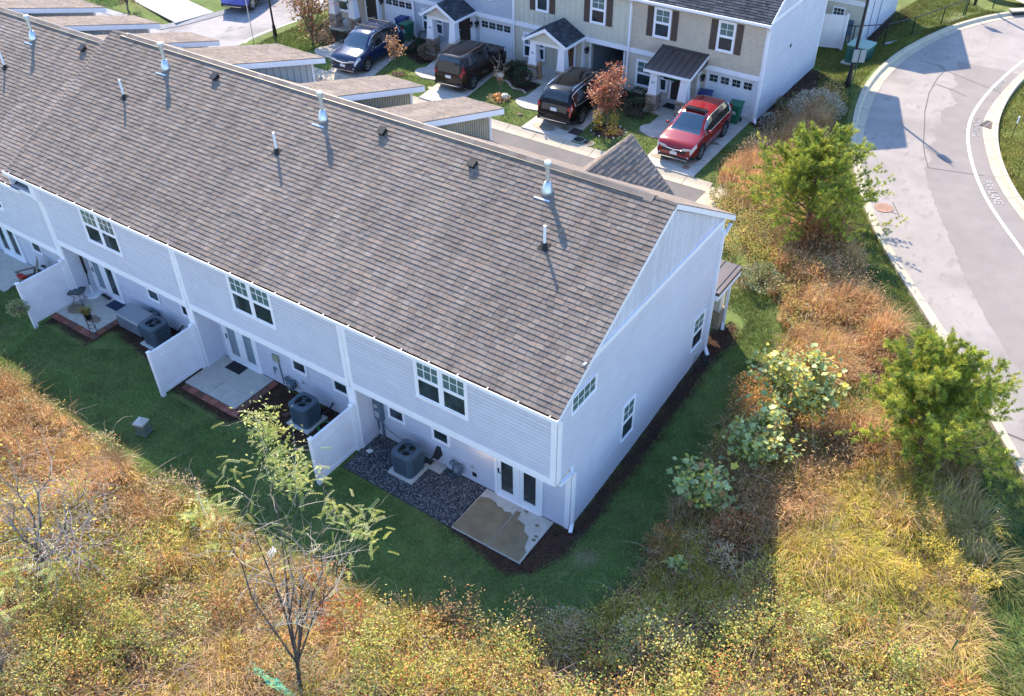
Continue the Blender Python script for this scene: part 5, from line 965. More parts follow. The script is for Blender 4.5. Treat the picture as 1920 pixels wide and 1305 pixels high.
# black railing with low wall
RP = [(-5.6,38.2),(-4.6,38.2),(-3.2,39.5),(-2.2,41.2),(-1.25,43.7),(-.45,45.9),(.6,48.2)]
o = thing('black_railing', 'black metal railing along the low retaining wall at the top right', 'railing', (-2.5,41,.9)); q = MB(); pts = [(x,y,max(h1(x,y),.85)+1.02) for x, y in RP]; q.path(pts, [.028]*len(pts), 6); q.build('top_rail', BLACK, o)
for x, y in RP[1:]: q = MB(); z = max(h1(x,y),.85); q.tube((x,y,z-.2),(x,y,z+1.04),.032,n=6); q.build('post', BLACK, o)
CBK = mat('grey_block', (.33,.31,.31), .9, var=.15)
o = thing('retaining_wall', 'low grey block retaining wall under the black railing', 'wall', (-2,42,1))
for (x0,y0),(x1,y1) in zip(RP[2:-2], RP[3:-1]):
    F = frame((x0+.15,y0-.1,max(h1(x0,y0),.8)-.25),(x1-x0,y1-y0,0)); L_ = math.dist((x0,y0),(x1,y1)); k = int(L_/.45)
    for j in range(k): q = MB(); q.fbox(F, j*L_/k+.01, (j+1)*L_/k-.01, 0, .32, -.15, .15); q.build('block', CBK, o, bevel=.015)
o = thing('privacy_fence', 'sunlit white vinyl privacy fence at the back of the tan house, top right', 'fence', (-5.5,37.4,.8)); F = frame((-6.35,37.0,.78),(1.45,.45,0))
for u in (0,1.5): q = MB(); q.fbox(F,u-.07,u+.07,-.2,1.9,-.07,.07); q.build('post', FENCEV, o)
for k in range(8): q = MB(); q.fbox(F,.07+k*.17+.003,.07+(k+1)*.17-.003,.05,1.45,-.02,.02); q.build('panel_board', FENCEV, o)
for z in (.05,1.42,1.72): q = MB(); q.fbox(F,.07,1.43,z,z+.1,-.035,.035); q.build('rail', FENCEV, o)
q = MB(); q.fbox(F,.07,1.43,1.5,1.75,-.018,.018); q.build('panel_board', FENCEV, o)
def stake(x, y, z, h_, label_, m_, r=.02, top=None):
    o = thing('marker_post', label_, 'post', (x, y, z)); q = MB(); q.tube((0,0,-.1),(0.04,0.02,h_),r,n=7); q.build('post', m_, o, local=True)
    if top: q = MB(); q.box(-.0,.06,-.05,.06,h_-.28,h_+.02); q.build('flag', top, o, local=True)
stake(10.36,5.95,h1(10.36,5.95),1.9,'green metal post in the grass near the right edge',GRP,.035); stake(9.72,1.4,h1(9.72,1.4),.8,'short green stake among dry grass near the bottom right corner',GRP,.02)
stake(5.3,29.4,1.5,1.0,'thin dark stake with pale tag on the inner lawn beyond the white road line',BLACK,.016,PVC)
o = thing('street_sign', 'green street name sign on a thin grey pole at the side street corner', 'sign', (-33.67,21.0,.76), .35); q = MB(); q.tube((0,0,-.1),(0,0,2.75),.03,n=8); q.build('pole', STEEL, o, local=True)
q = MB(); q.box(-.42,.42,-.01,.01,2.72,2.9); q.build('sign_blade', mat('sign_green', (.01,.28,.17), .4), o, local=True); q = MB(); q.box(-.01,.01,-.42,.42,2.92,3.1); q.build('sign_blade', MATS['sign_green'], o, local=True)
o = thing('lamp_post', 'black lamp post on the bright grass corner by the side street', 'lamp post', (-32.95,22.05,.75)); q = MB(); q.lathe((0,0,-.05),[(.12,0),(.11,.5),(.07,.7)],10); q.build('base', BLACK, o, local=True); q = MB(); q.tube((0,0,.6),(0,0,4.6),.06,.05); q.build('pole', BLACK, o, local=True)
o = thing('lamp_post', 'dark post on the far corner lawn at the top right', 'lamp post', (-.2,46.6,1.55)); q = MB(); q.tube((0,0,-.1),(0,0,4),.09,.08); q.build('pole', BLACK, o, local=True)
o = thing('road_sign', 'green sign post by the kerb at the far top right corner', 'sign', (-.35,44.6,1.5)); q = MB(); q.tube((0,0,-.1),(0,0,2.6),.035); q.build('post', GRP, o, local=True); q = MB(); q.box(-.3,.3,-.02,0,2.0,2.7); q.build('plate', SGNB, o, local=True)
# drain covers
IRON = mat('cast_iron', (.05,.04,.04), .7, var=.2, scale=20); RUST = mat('rusty_iron', (.30,.17,.12), .8, var=.2, scale=16)
def disc(x, y, z, r, m_, label_, ring=None, name='manhole_cover', cat='manhole cover'):
    b = MB(); b.lathe((x,y,z),[(r,0),(r,.012),(r*.94,.016)],26); o = b.build(name, m_); tag(o, label_, cat)
    q = MB()
    for k in range(5): q.box(x-r*.6,x+r*.6,y-r*.55+k*r*.26,y-r*.49+k*r*.26,z+.016,z+.021)
    q.build('rib', m_, o)
    if ring: q = MB(); q.lathe((x,y,z-.03),[(r*1.2,0),(r*1.2,.038),(r*1.02,.040)],26); q.build('ring', ring, o)
disc(2.48,20.35,1.508,.36,RUST,'large rusty manhole cover in the curving road beside the pine'); disc(-6.0,20.4,.803,.17,RUST,'small rusty cover in the driveway in front of the red car')
GREYR = mat('grey_rim', (.30,.31,.32), .7)
disc(-11.35,20.2,.77,.24,BLACK,'black round cover in the lawn, nearer the square grate',GREYR); disc(-10.82,20.12,.77,.24,BLACK,'black round cover in the lawn, farther from the square grate',GREYR)
o = thing('drain_grate', 'square dark drain grate at the corner of the minivan driveway', 'drain', (-11.87,20.75,.80)); q = MB(); q.box(-.26,.26,-.3,.3,-.02,.015); q.build('frame', IRON, o, local=True); q = MB()
for k in range(6): q.box(-.2+k*.075,-.17+k*.075,-.25,.25,.015,.028)
q.build('bar', IRON, o, local=True)
o = thing('storm_inlet', 'kerb storm drain inlet with two dark openings beside the white road line', 'drain', (4.12,30.3,1.51), -.25); q = MB(); q.box(-.20,.03,-.36,.36,.0,.02); q.build('grate', IRON, o, local=True); q = MB(); q.box(.06,.34,-.36,.36,.0,.02); q.build('grate', mat('brown_grate', (.10,.06,.06), .7), o, local=True); q = MB(); q.box(.03,.06,-.36,.36,.0,.035); q.build('divider', KERB, o, local=True)
o = thing('storm_inlet', 'dark kerb inlet opening at the top right road corner', 'drain', (2.3,46.2,1.5), .7); q = MB(); q.box(-.5,.5,-.2,.2,.0,.2); q.build('opening', BLACK, o, local=True); q = MB(); q.box(-.6,.6,-.25,.25,.2,.26); q.build('lid', KERB, o, local=True)
# ------------------------------------------------------------------ porch things and garage things
o = thing('witch_hat', 'green witch hat decoration hanging under the metal porch roof', 'decoration', (-9.25,25.3,2.35)); HG = mat('green_felt', (.01,.16,.07), .8); q = MB(); q.lathe((0,0,0),[(.22,0),(.22,.02),(.11,.03),(.06,.18),(.01,.3)],14); q.build('hat', HG, o, local=True); q = MB(); q.tube((0,0,.3),(0,0,.37),.004); q.build('string', BLACK, o, local=True)
o = thing('witch_hat', 'black witch hat decoration hanging beside the left porch pillar', 'decoration', (-9.65,25.5,2.25)); q = MB(); q.lathe((0,0,0),[(.2,0),(.2,.02),(.1,.03),(.05,.18),(.01,.3)],14); q.build('hat', BLACK, o, local=True); q = MB(); q.tube((0,0,.3),(0,0,.47),.004); q.build('string', BLACK, o, local=True)
def wreath(x, y, z, r, cols, label_):
    o = thing('wreath', label_, 'wreath', (x, y, z)); q = MB(); rg = random.Random(3)
    for k in range(26): a = k/26*6.283; q.ball((r*math.cos(a)+rg.uniform(-.02,.02),rg.uniform(-.03,.0),r*math.sin(a)+rg.uniform(-.02,.02)),rg.uniform(.03,.055),6,4,col=cols[k % len(cols)])
    q.build('leaf_ring', LEAF, o, local=True)
wreath(-8.95,26.2,2.1,.13,[(.5,.12,.05),(.4,.1,.1)],'orange wreath on the dark front door of the end house'); wreath(-15.75,26.2,2.1,.16,[(.5,.14,.03),(.4,.2,.05)],'orange autumn wreath on the brown front door'); wreath(-29.9,25.2,2.1,.2,[(.02,.07,.04),(.03,.05,.03)],'dark green hanging fern between the beige porch pillars')
o = thing('wooden_plank', 'tan wooden plank leaning on a stone pillar base', 'plank', (-16.45,24.75,.9), 0); q = MB(); q.add([(-.07,0,0),(.07,0,0),(.0,.0,.9),(-.14,0,.9),(-.07,.03,0),(.07,.03,0),(.0,.03,.9),(-.14,.03,.9)], [(0,1,2,3),(7,6,5,4),(0,4,5,1),(1,5,6,2),(2,6,7,3),(3,7,4,0)]); q.build('board', mat('plank', (.36,.22,.12), .7), o, local=True)
STUFFC = [mat('junk_dark', (.03,.03,.035), .6), mat('junk_blue', (.03,.10,.25), .5), mat('junk_red', (.25,.04,.03), .5), mat('junk_white', (.6,.6,.6), .5), mat('junk_green', (.05,.12,.06), .6)]
rg = random.Random(5)
for k in range(14):
    x, y = rg.uniform(-14.1,-13.0), rg.uniform(28.4,30.5); hx, hz = rg.uniform(.12,.3), rg.uniform(.2,.5); lev = k % 4
    b = MB(); b.box(x-hx,x+hx,y-.2,y+.2,GZ+.06+lev*.5,GZ+.06+lev*.5+hz); o = b.build('storage_tub', STUFFC[rg.randrange(5)], bevel=.015); tag(o, 'box or tub stacked inside the dark open garage', 'box', 'boxes stacked inside the open garage'); q = MB(); q.box(x-hx-.02,x+hx+.02,y-.22,y+.22,GZ+.06+lev*.5+hz,GZ+.08+lev*.5+hz); q.build('lid', STUFFC[rg.randrange(5)], o)
o = thing('bicycle', 'white bicycle standing in the open garage', 'bicycle', (-13.1,27.4,GZ+.05), 1.2); WB = mat('white_bike', (.7,.7,.7), .4)
for x in (-.5,.5):
    q = MB(); q.path([(x+.32*math.cos(t),0,.33+.32*math.sin(t)) for t in np.linspace(0,6.283,21)],[.018]*21,5); q.build('wheel', WB, o, local=True)
q = MB(); q.path([(-.5,0,.33),(-.12,0,.30),(.32,0,.78),(-.2,0,.78),(-.12,0,.30)],[.017]*5); q.path([(-.5,0,.33),(-.2,0,.85)],[.012]*2); q.path([(.5,0,.33),(.3,0,.95)],[.016]*2); q.tube((.28,-.25,.97),(.28,.25,.97),.014); q.build('bike_frame', WB, o, local=True)
# pumpkins, bed stones
PUM = mat('pumpkin', (.55,.19,.03), .5, var=.15); WPUM = mat('white_pumpkin', (.62,.60,.52), .5, var=.1)
def pumpkin(x, y, z, r, m_, label_, grp='pumpkins on the lawn'):
    o = thing('pumpkin', label_, 'pumpkin', (x, y, z), group=grp); n_, m2 = 18, 8; vs, fs = [], []
    for j in range(m2+1):
        ph = math.pi*j/m2
        for i in range(n_): th = 2*math.pi*i/n_; k = r*(1-.10*(i % 3 == 0))*math.sin(ph); vs.append((k*math.cos(th), k*math.sin(th), r*.75+r*.72*math.cos(ph)))
    for j in range(m2):
        for i in range(n_): fs.append((j*n_+i,(j+1)*n_+i,(j+1)*n_+(i+1) % n_,j*n_+(i+1) % n_))
    q = MB(); q.add(vs, fs); q.build('fruit', m_, o, smooth=True, local=True); q = MB(); q.tube((0,0,r*1.4),(.03,0,r*1.8),.03,.02,6); q.build('stalk', BARK, o, local=True)
pumpkin(-17.1,21.85,h1(-17.1,21.85),.2,PUM,'orange pumpkin on the left of the round flower patch under the bare sapling'); pumpkin(-16.75,22.0,h1(-16.75,22.0),.22,WPUM,'white pumpkin in the round flower patch under the bare sapling'); pumpkin(-16.85,21.6,h1(-16.85,21.6),.16,PUM,'small orange pumpkin in front of the white one in the flower patch'); pumpkin(-18.45,24.0,h1(-18.45,24.),.22,WPUM,'white pumpkin at the corner of the grey house flower bed'); pumpkin(-18.3,23.75,h1(-18.3,23.7),.13,PUM,'little orange pumpkin by the grey bed corner')
for k, t in enumerate(np.linspace(0,1,14)):
    x = -18.2+1.9*t; y = 23.85-.75*t+.12*math.sin(t*9); z = h1(x, y); b = MB(); b.ball((0,0,0),(.10,.07,.05),7,5,.15); o = b.build('edging_stone', STN[3 if k % 3 else 0]); o.location = (x, y, z+.03); o.rotation_euler.z = -.4; tag(o, 'pale tan edging stone round the front flower bed of the cream house', 'stone', 'edging stones round the flower bed')
for k in range(15):
    a = k/15*6.283; x, y = -10.65+.86*math.cos(a), 21.72+.72*math.sin(a); b = MB(); b.ball((0,0,0),(.06,.05,.045),6,4,.2); o = b.build('edging_stone', PVC if k % 2 else STN[2]); o.location = (x, y, h1(x,y)+.02); tag(o, 'small pale stone ringing the mulch under the red tree', 'stone', 'stones ringing the red tree bed')
b = MB(); b.ball((-15.1,20.9,h1(-15.1,20.9)+.02),(.16,.1,.08),8,5,.2); tag(b.build('rock', STN[1]), 'small flat rock in the lawn left of the black minivan', 'rock')
# green erosion cloth in the brush
xs = np.linspace(0,1,14); b = MB(); vs = []; fs = []
for i, t in enumerate(xs):
    for s_ in (-1,1): x = -3.75+1.55*t; y = -7.50-.05*t+s_*(.10+.03*math.sin(i)); vs.append((x, y, h1(x,y)+.20+.06*math.sin(i*1.7+s_)))
for i in range(13): fs.append((2*i,2*i+1,2*i+3,2*i+2))
b.add(vs, fs); o = b.build('erosion_cloth', mat('turquoise_cloth', (.08,.42,.30), .7, var=.15, scale=9)); so = o.modifiers.new('thick','SOLIDIFY'); so.thickness = .012; tag(o, 'strip of turquoise erosion cloth lying in the brush near the bottom', 'cloth')
b = MB(); b.add([(-6.3,-4.62,.15),(-6.05,-4.7,.13),(-6.0,-4.5,.3),(-6.2,-4.42,.32)], [(0,1,2,3)]); o = b.build('plastic_bag', PVC); so = o.modifiers.new('thick','SOLIDIFY'); so.thickness = .02; tag(o, 'scrap of white plastic caught at the lawn edge behind the bare sapling', 'litter')
b = MB(); b.add([(.10,DF-.35,.66),(.85,DF-1.1,.50),(.95,DF-.98,.50),(.2,DF-.2,.66),(.10,DF-.35,.60),(.85,DF-1.1,.44),(.95,DF-.98,.44),(.2,DF-.2,.60)], [(0,1,2,3),(7,6,5,4),(0,4,5,1),(1,5,6,2),(2,6,7,3),(3,7,4,0)]); tag(b.build('drain_extension', RUBBER), 'black drain extension at the foot of the far corner downspout', 'drain pipe')
# ------------------------------------------------------------------ cars (built along +y, front at +y)
def car(name, label_, cat, loc, rz, sp):
    o = thing(name, label_, cat, loc, rz); L, W, HH, wb = sp['L'], sp['W'], sp['H'], sp['wb']; top = sp['top']; belt = sp['belt']; n = 64
    ys = np.linspace(-L/2, L/2, n+1); paint = sp['paint']; roofm = sp.get('roofm', paint)
    tx = np.interp(ys, [p[0] for p in top], [p[1] for p in top]); k_ = np.array([.25,.5,.25])
    tx[1:-1] = np.convolve(tx, k_, 'valid'); bx = np.interp(ys, [p[0] for p in belt], [p[1] for p in belt]); slope = np.gradient(tx, ys)
    cab = sp['cab']; secs = []
    for j, y in enumerate(ys):
        f = abs(y)/(L/2); w_ = W/2*(1-.10*max(0, (f-.70)/.30)**2-.05*max(0, (f-.93)/.07)); zb = .24+.12*max(0, (f-.86)/.14); t = tx[j]; b = min(bx[j], t-.09); g = t-b
        ins = sp['tumble']*min(1, g/.5)
        secs.append([(w_*.93,zb),(w_*.985,zb+.16),(w_,.62 if b > .7 else b*.8),(w_*.995,b-.10),(w_*.955,b),(w_*.955-ins*.5,b+g*.5),(w_*.94-ins,t-.075 if g > .2 else t-.035),(w_*.80-ins,t-.02 if g > .2 else t-.010),(w_*.40,t+.0 if g > .2 else t+.012),(0,t+.012)])
    P = lambda j, i, s: (s*secs[j][i][0], ys[j], secs[j][i][1]); m_ = len(secs[0]); G = {}
    def put(key, a, b, c, d): G.setdefault(key, MB()).add([a,b,c,d], [(0,1,2,3)])
    for j in range(n):
        ym = (ys[j]+ys[j+1])/2; g = (tx[j]+tx[j+1])/2-min((bx[j]+bx[j+1])/2, (tx[j]+tx[j+1])/2-.09)
        for i in range(m_-1):
            key = 'body'
            if i == 0: key = 'sill'
            elif i in (4, 5) and g > .33:
                for wi, (a, b) in enumerate(sp['side']):
                    if a < ym < b: key = 'side_window%d' % wi
                if key == 'body' and sp['side'][0][0] < ym < sp['side'][-1][1]: key = 'window_pillar'
            elif i >= 6 and abs(slope[j]) > .38 and sp['ws'][0] < ym < sp['ws'][1]: key = 'windshield' if i > 6 else 'body'
            elif i >= 6 and sp['rw'][0] < ym < sp['rw'][1] and slope[j] > .38: key = 'rear_window' if i > 6 else 'body'
            if i in (3, 4) and ym > L/2-sp.get('hl', .40): key = 'headlight'
            elif i in (3, 4) and ym < -L/2+sp.get('tl', .22): key = 'tail_light'
            if key == 'body' and i >= 6 and cab[0] < ym < cab[1] and abs(slope[j]) < .38: key = 'roof'
            for s in (1, -1):
                q4 = (P(j,i,s),P(j,i+1,s),P(j+1,i+1,s),P(j+1,i,s)); put((key, s) if key.startswith(('side','headl','tail')) else key, *(q4 if s < 0 else q4[::-1]))
    for j, rev in ((0, False), (n, True)):
        ring = [P(j,i,1) for i in range(m_)]+[P(j,i,-1) for i in range(m_-2,-1,-1)]; G['body'].add(ring, [tuple(range(len(ring)))[::-1] if rev else tuple(range(len(ring)))])
    G['sill'].add([P(0,0,1),P(0,0,-1),P(n,0,-1),P(n,0,1)], [(0,1,2,3)])
    CH = mat('chrome', (.75,.76,.78), .15, 1.); HL = mat('headlamp', (.55,.58,.62), .08, spec=.9, coat=.5); TL = mat('tail_lamp', (.38,.010,.016), .15, spec=.8, coat=.5); PL = mat('plate', (.72,.72,.74), .5)
    CG = mat('car_glass', (.012,.016,.02), .03, spec=.9, coat=.3)
    for key, q in G.items():
        nm = key[0] if isinstance(key, tuple) else key
        if nm.startswith('side'): q.build('side_window', CG, o, smooth=True, local=True)
        elif nm == 'headlight':
            s = key[1]; zf = tx[-3]; q.add([(s*W*.16,L/2+.006,zf-.17),(s*W*.42,L/2+.004,zf-.14),(s*W*.42,L/2+.004,zf-.04),(s*W*.24,L/2+.006,zf-.08)], [(0,1,2,3)]); q.build('headlight', HL, o, local=True)
        elif nm == 'tail_light':
            s = key[1]; zr = sp.get('tailz', .95); tw = sp.get('tailw', .13); q.add([(s*(W*.42-tw),-L/2-.006,zr-.09),(s*W*.425,-L/2-.004,zr-.11),(s*W*.425,-L/2-.004,zr+.10),(s*(W*.42-tw),-L/2-.006,zr+.04)], [(0,1,2,3)]); q.build('tail_light', TL, o, local=True)
        else:
            ob = q.build({'sill':'sill_cladding'}.get(nm, nm), {'windshield':sp.get('wsm', CG),'rear_window':CG,'sill':BLACK,'window_pillar':BLACK,'roof':roofm}.get(nm, paint), o, smooth=True, local=True)
            if nm in ('body','roof'):
                me = ob.data; import bmesh; bm = bmesh.new(); bm.from_mesh(me); bmesh.ops.remove_doubles(bm, verts=bm.verts, dist=.0005); bm.to_mesh(me); bm.free()
    RIM = mat(sp.get('rimname','alloy_rim'), sp.get('rim', (.42,.43,.45)), .3, .7); r = sp['r']
    for y in (wb/2+sp.get('off',0), -wb/2+sp.get('off',0)):
        for s in (1, -1):
            xo = s*(W/2-.02); wl = bpy.data.objects.new('wheel', None); COL.objects.link(wl); wl.parent = o; wl.location = (xo, y, r)
            F = lambda rr, x, a: (x, rr*math.cos(a), rr*math.sin(a)); q = MB()
            prof = [(r*.62,.02),(r*.96,.03),(r,-.02),(r,-.18),(r*.9,-.21)]; nn = 26
            vs = [F(rr, s*x, 2*math.pi*i/nn) for rr, x in prof for i in range(nn)]; q.add(vs, [(a*nn+i,a*nn+(i+1) % nn,(a+1)*nn+(i+1) % nn,(a+1)*nn+i) for a in range(len(prof)-1) for i in range(nn)]); q.build('tyre', RUBBER, wl, local=True)
            q = MB(); q.add([F(r*.63, s*.0, 2*math.pi*i/nn) for i in range(nn)], [tuple(range(nn))]); q.build('rim_dish', BLACK, wl, local=True)
            q = MB(); vs = [F(rr, s*x, 2*math.pi*i/nn) for rr, x in ((r*.66,.022),(r*.56,.028)) for i in range(nn)]; q.add(vs, [(i,(i+1) % nn,nn+(i+1) % nn,nn+i) for i in range(nn)])
            for k in range(5):
                a = k*1.2566; q.add([F(r*.12,s*.03,a-.6),F(r*.60,s*.026,a-.17),F(r*.60,s*.026,a+.17),F(r*.12,s*.03,a+.6)], [(0,1,2,3)])
            q.build('rim', RIM, wl, local=True)
            q = MB(); nn2 = 18; ra, rb = r*1.08, r*1.24      # arch trim
            vs = [(s*(W/2+.012), y+rr*math.cos(a), r+rr*math.sin(a)) for rr in (ra, rb) for a in np.linspace(-.25, math.pi+.25, nn2)]+[(s*(W/2-.06), y+rb*math.cos(a), r+rb*math.sin(a)) for a in np.linspace(-.25, math.pi+.25, nn2)]
            q.add(vs, [(i,i+1,nn2+i+1,nn2+i) for i in range(nn2-1)]+[(nn2+i,nn2+i+1,2*nn2+i+1,2*nn2+i) for i in range(nn2-1)]); q.build('wheel_arch', sp.get('archm', BLACK), o, local=True)
            q = MB(); q.add([(s*(W/2+.006), y+ra*math.cos(a), r+ra*math.sin(a)) for a in np.linspace(-.3, math.pi+.3, nn2)], [tuple(range(nn2))]); q.build('wheel_well', BLACK, o, local=True)
    zf = tx[-3]; yf = L/2; zr = sp.get('tailz', .95)
    for s in (1, -1):
        q = MB(); q.ball((s*(W/2+.09),sp['mirror'],sp['belt'][1][1]+.06),(.10,.06,.07),9,6); q.build('mirror', sp.get('mirm', paint), o, local=True, smooth=True)
        q = MB(); q.ball((s*W*.36,yf-.02,.40),(.05,.04,.05),8,5); q.build('fog_light', HL, o, local=True)
        for yy in sp['handles']: q = MB(); q.box(s*W/2-.01 if s > 0 else s*W/2-.025, s*W/2+.025 if s > 0 else s*W/2+.01, yy-.10, yy+.10, .83, .86); q.build('door_handle', paint, o, local=True)
        if sp.get('rails'): q = MB(); z = HH; xr = s*(W/2*.94-sp['tumble']-.09); q.path([(xr,sp['rails'][0],z-.05),(xr,sp['rails'][0]+.15,z+.035),(xr,sp['rails'][1]-.15,z+.035),(xr,sp['rails'][1],z-.05)],[.02]*4,6); q.build('roof_rail', sp.get('railm', CH), o, local=True)
        if sp.get('winchrome'):
            w0 = sp['side'][0][0]; w1 = sp['side'][-1][1]; pts = []
            for yy in np.linspace(w0-.05, w1+.05, 14): jj = int(np.argmin(abs(ys-yy))); pts.append((s*(secs[jj][4][0]+.008), ys[jj], secs[jj][4][1]))
            q = MB(); q.path(pts, [.014]*14, 5); pt2 = []
            for yy in np.linspace(w0-.05, w1+.05, 14): jj = int(np.argmin(abs(ys-yy))); pt2.append((s*(secs[jj][6][0]+.012), ys[jj], secs[jj][6][1]+.0))
            q.path(pt2, [.012]*14, 5); q.tube(pts[0], pt2[0], .014, n=5); q.build('window_trim', CH, o, local=True)
    q = MB(); q.box(-W*.30,W*.30,yf-.06,yf+.015,zf-.36,zf-.17); q.build('grille', BLACK, o, local=True, bevel=.02)
    if sp.get('chromebar', True): q = MB(); q.path([(-W*.34,yf-.0,zf-.15),(-W*.18,yf+.02,zf-.20),(0,yf+.025,zf-.22),(W*.18,yf+.02,zf-.20),(W*.34,yf-.0,zf-.15)],[.022]*5,6); q.ball((0,yf+.03,zf-.25),(.07,.02,.05),8,5); q.build('grille_bar', CH, o, local=True)
    q = MB(); q.box(-.16,.16,yf+.0,yf+.028,.44,.58); q.build('front_plate', PL, o, local=True); q = MB(); q.box(-W*.40,W*.40,yf-.12,yf+.01,.24,.40); q.build('front_bumper', BLACK, o, local=True, bevel=.03); q = MB(); q.box(-W*.36,W*.36,yf-.02,yf+.02,.25,.285); q.build('skid_trim', CH, o, local=True)
    pz = sp.get('platez', .78); q = MB(); q.box(-.16,.16,-L/2-.035,-L/2+.02,pz,pz+.14); q.build('rear_plate', PL, o, local=True); q = MB(); q.box(-W*.44,W*.44,-L/2-.04,-L/2+.12,.30,.50); q.build('rear_bumper', sp.get('rbm', BLACK), o, local=True, bevel=.04); q = MB(); q.box(-W*.34,W*.34,-L/2-.05,-L/2-.03,.36,.39); q.build('bumper_trim', CH, o, local=True)
    return o
RED = mat('dark_red_paint', (.24,.008,.012), .2, .1, coat=.5, spec=.5); NAVY = mat('navy_paint', (.010,.022,.07), .12, .0, coat=.4, spec=.5); BRONZE = mat('brown_bronze_paint', (.026,.016,.0135), .14, .0, coat=.0, spec=.4); BLK = mat('black_paint', (.004,.004,.005), .10, .0, coat=.0, spec=.35); BLU = mat('bright_blue_paint', (.01,.06,.42), .28, .1, coat=1.)
SUVT = [(-2.30,.82),(-2.24,1.02),(-2.12,1.22),(-1.85,1.52),(-1.5,1.64),(-.6,1.685),(.15,1.66),(.45,1.60),(1.22,1.10),(1.35,1.07),(2.0,.97),(2.2,.88),(2.30,.72)]
SUVB = [(-2.3,1.10),(-1.6,1.08),(.5,1.0),(1.3,.98),(2.3,.85)]
suv = dict(L=4.6,W=1.855,H=1.685,wb=2.66,r=.36,top=SUVT,belt=SUVB,tumble=.20,cab=(-1.9,.55),side=[(-1.78,-1.18),(-1.10,-.22),(-.12,.86)],ws=(.40,1.26),rw=(-2.26,-1.75),mirror=.86,handles=(.05,-.85),tailz=1.12,tailr=(.10,.12,.20),winchrome=True)
WSB = mat('windshield_sky_tint', (.02,.05,.09), .04, spec=.9, coat=.4)  # sky reflection put into the glass colour as blue
cr_ = car('parked_car', 'shiny dark red SUV with open sunroof parked in the end driveway', 'car', (-6.75,22.72,.80), math.pi+.03, dict(suv, paint=RED, wsm=WSB))
q = MB(); q.box(-.48,.48,-.02,.34,1.665,1.71); q.add([(-.46,-.05,1.70),(.46,-.05,1.70),(.46,.30,1.745),(-.46,.30,1.745),(-.46,-.05,1.69),(.46,-.05,1.69),(.46,.30,1.70),(-.46,.30,1.70)], [(0,1,2,3),(0,4,5,1),(1,5,6,2),(3,7,4,0),(2,6,7,3)]); q.build('sunroof', mat('sunroof_glass', (.015,.015,.018), .1), cr_, local=True)
cn = car('parked_car', 'dark navy SUV with chrome window trim and roof bars, parked facing the alley', 'car', (-25.85,22.15,.80), math.pi+.10, dict(suv, paint=NAVY, rails=(-1.7,.2), wsm=WSB))
q = MB()
for y in (-1.2,-.2): q.tube((-.72,y,1.75),(.72,y,1.75),.025)
q.build('cross_bar', BLACK, cn, local=True)
car('parked_car', 'brown boxy SUV with black roof, its back toward the camera', 'car', (-19.78,23.35,.80), .07, dict(L=4.39,W=1.93,H=1.78,wb=2.67,r=.385,top=[(-2.2,.95),(-2.16,1.18),(-2.02,1.66),(-1.85,1.75),(-.6,1.785),(.3,1.76),(.48,1.71),(.98,1.20),(1.1,1.17),(1.9,1.10),(2.1,1.04),(2.2,.80)],belt=[(-2.2,1.16),(-1.,1.14),(.6,1.12),(1.2,1.10),(2.2,.95)],tumble=.13,cab=(-2.0,.5),side=[(-1.9,-1.25),(-1.17,-.30),(-.20,.72)],ws=(.40,1.04),rw=(-2.17,-1.9),mirror=.75,handles=(.0,-.9),paint=BRONZE,roofm=BLK,rails=(-1.8,.2),railm=BLACK,tailz=.98,tailr=(.09,.08,.13),chromebar=False,mirm=BLACK,platez=.72))
car('parked_minivan', 'black minivan parked nose toward the open garage beside the red tree', 'minivan', (-13.12,23.15,.80), .05, dict(L=5.17,W=2.02,H=1.77,wb=3.09,r=.37,top=[(-2.58,.82),(-2.54,1.05),(-2.36,1.45),(-2.15,1.66),(-1.8,1.73),(-.6,1.775),(.5,1.74),(.85,1.66),(1.75,1.13),(1.9,1.08),(2.3,.98),(2.5,.86),(2.58,.7)],belt=[(-2.6,1.12),(-1.6,1.06),(.5,1.0),(1.8,.98),(2.6,.85)],tumble=.20,cab=(-2.1,.9),side=[(-2.1,-1.3),(-1.22,-.12),(-.02,1.2)],ws=(.75,1.82),rw=(-2.55,-2.12),mirror=1.2,handles=(.25,-.5),paint=BLK,rails=(-2.0,.5),winchrome=True,tailz=1.08,tailr=(.26,.09,.085),platez=.84))
car('parked_car', 'bright blue car parked on the side street at the top', 'car', (-38.6,25.6,.70), .28, dict(suv, L=4.4, W=1.8, paint=BLU, rimname='bright_rim', rim=(.6,.6,.62)))
# ------------------------------------------------------------------ plants as geometry (numpy)
def pick(cols, n, lo=.75, hi=1.25, p=None):
    c = np.asarray(cols, float)[RNG.choice(len(cols), n, p=p)]; return c*RNG.uniform(lo, hi, (n, 1))
def blades(x, y, z, h, az, lean, w_, col, seg=2):
    """curved grass blades; lean = horizontal reach / height"""
    n = len(x); dx, dy = np.cos(az), np.sin(az); px, py = -dy*w_/2, dx*w_/2
    if seg == 1:
        V = np.stack([np.stack([x-px,y-py,z],-1), np.stack([x+px,y+py,z],-1), np.stack([x+dx*lean*h,y+dy*lean*h,z+h],-1)], 1); f = np.array([[0,1,2]])
    else:
        L1, H1 = lean*h*.35, h*.62; hh = h*np.maximum(.25, 1-.35*lean**2)
        V = np.stack([np.stack([x-px,y-py,z],-1), np.stack([x+px,y+py,z],-1), np.stack([x+dx*L1-px*.8,y+dy*L1-py*.8,z+H1],-1), np.stack([x+dx*L1+px*.8,y+dy*L1+py*.8,z+H1],-1), np.stack([x+dx*lean*h,y+dy*lean*h,z+hh],-1)], 1); f = np.array([[0,1,3],[0,3,2],[2,3,4]])
    k = V.shape[1]; F = (f[None]+(np.arange(n)*k)[:, None, None]).reshape(-1, 3); return V.reshape(-1, 3), F, np.repeat(col, k, 0)
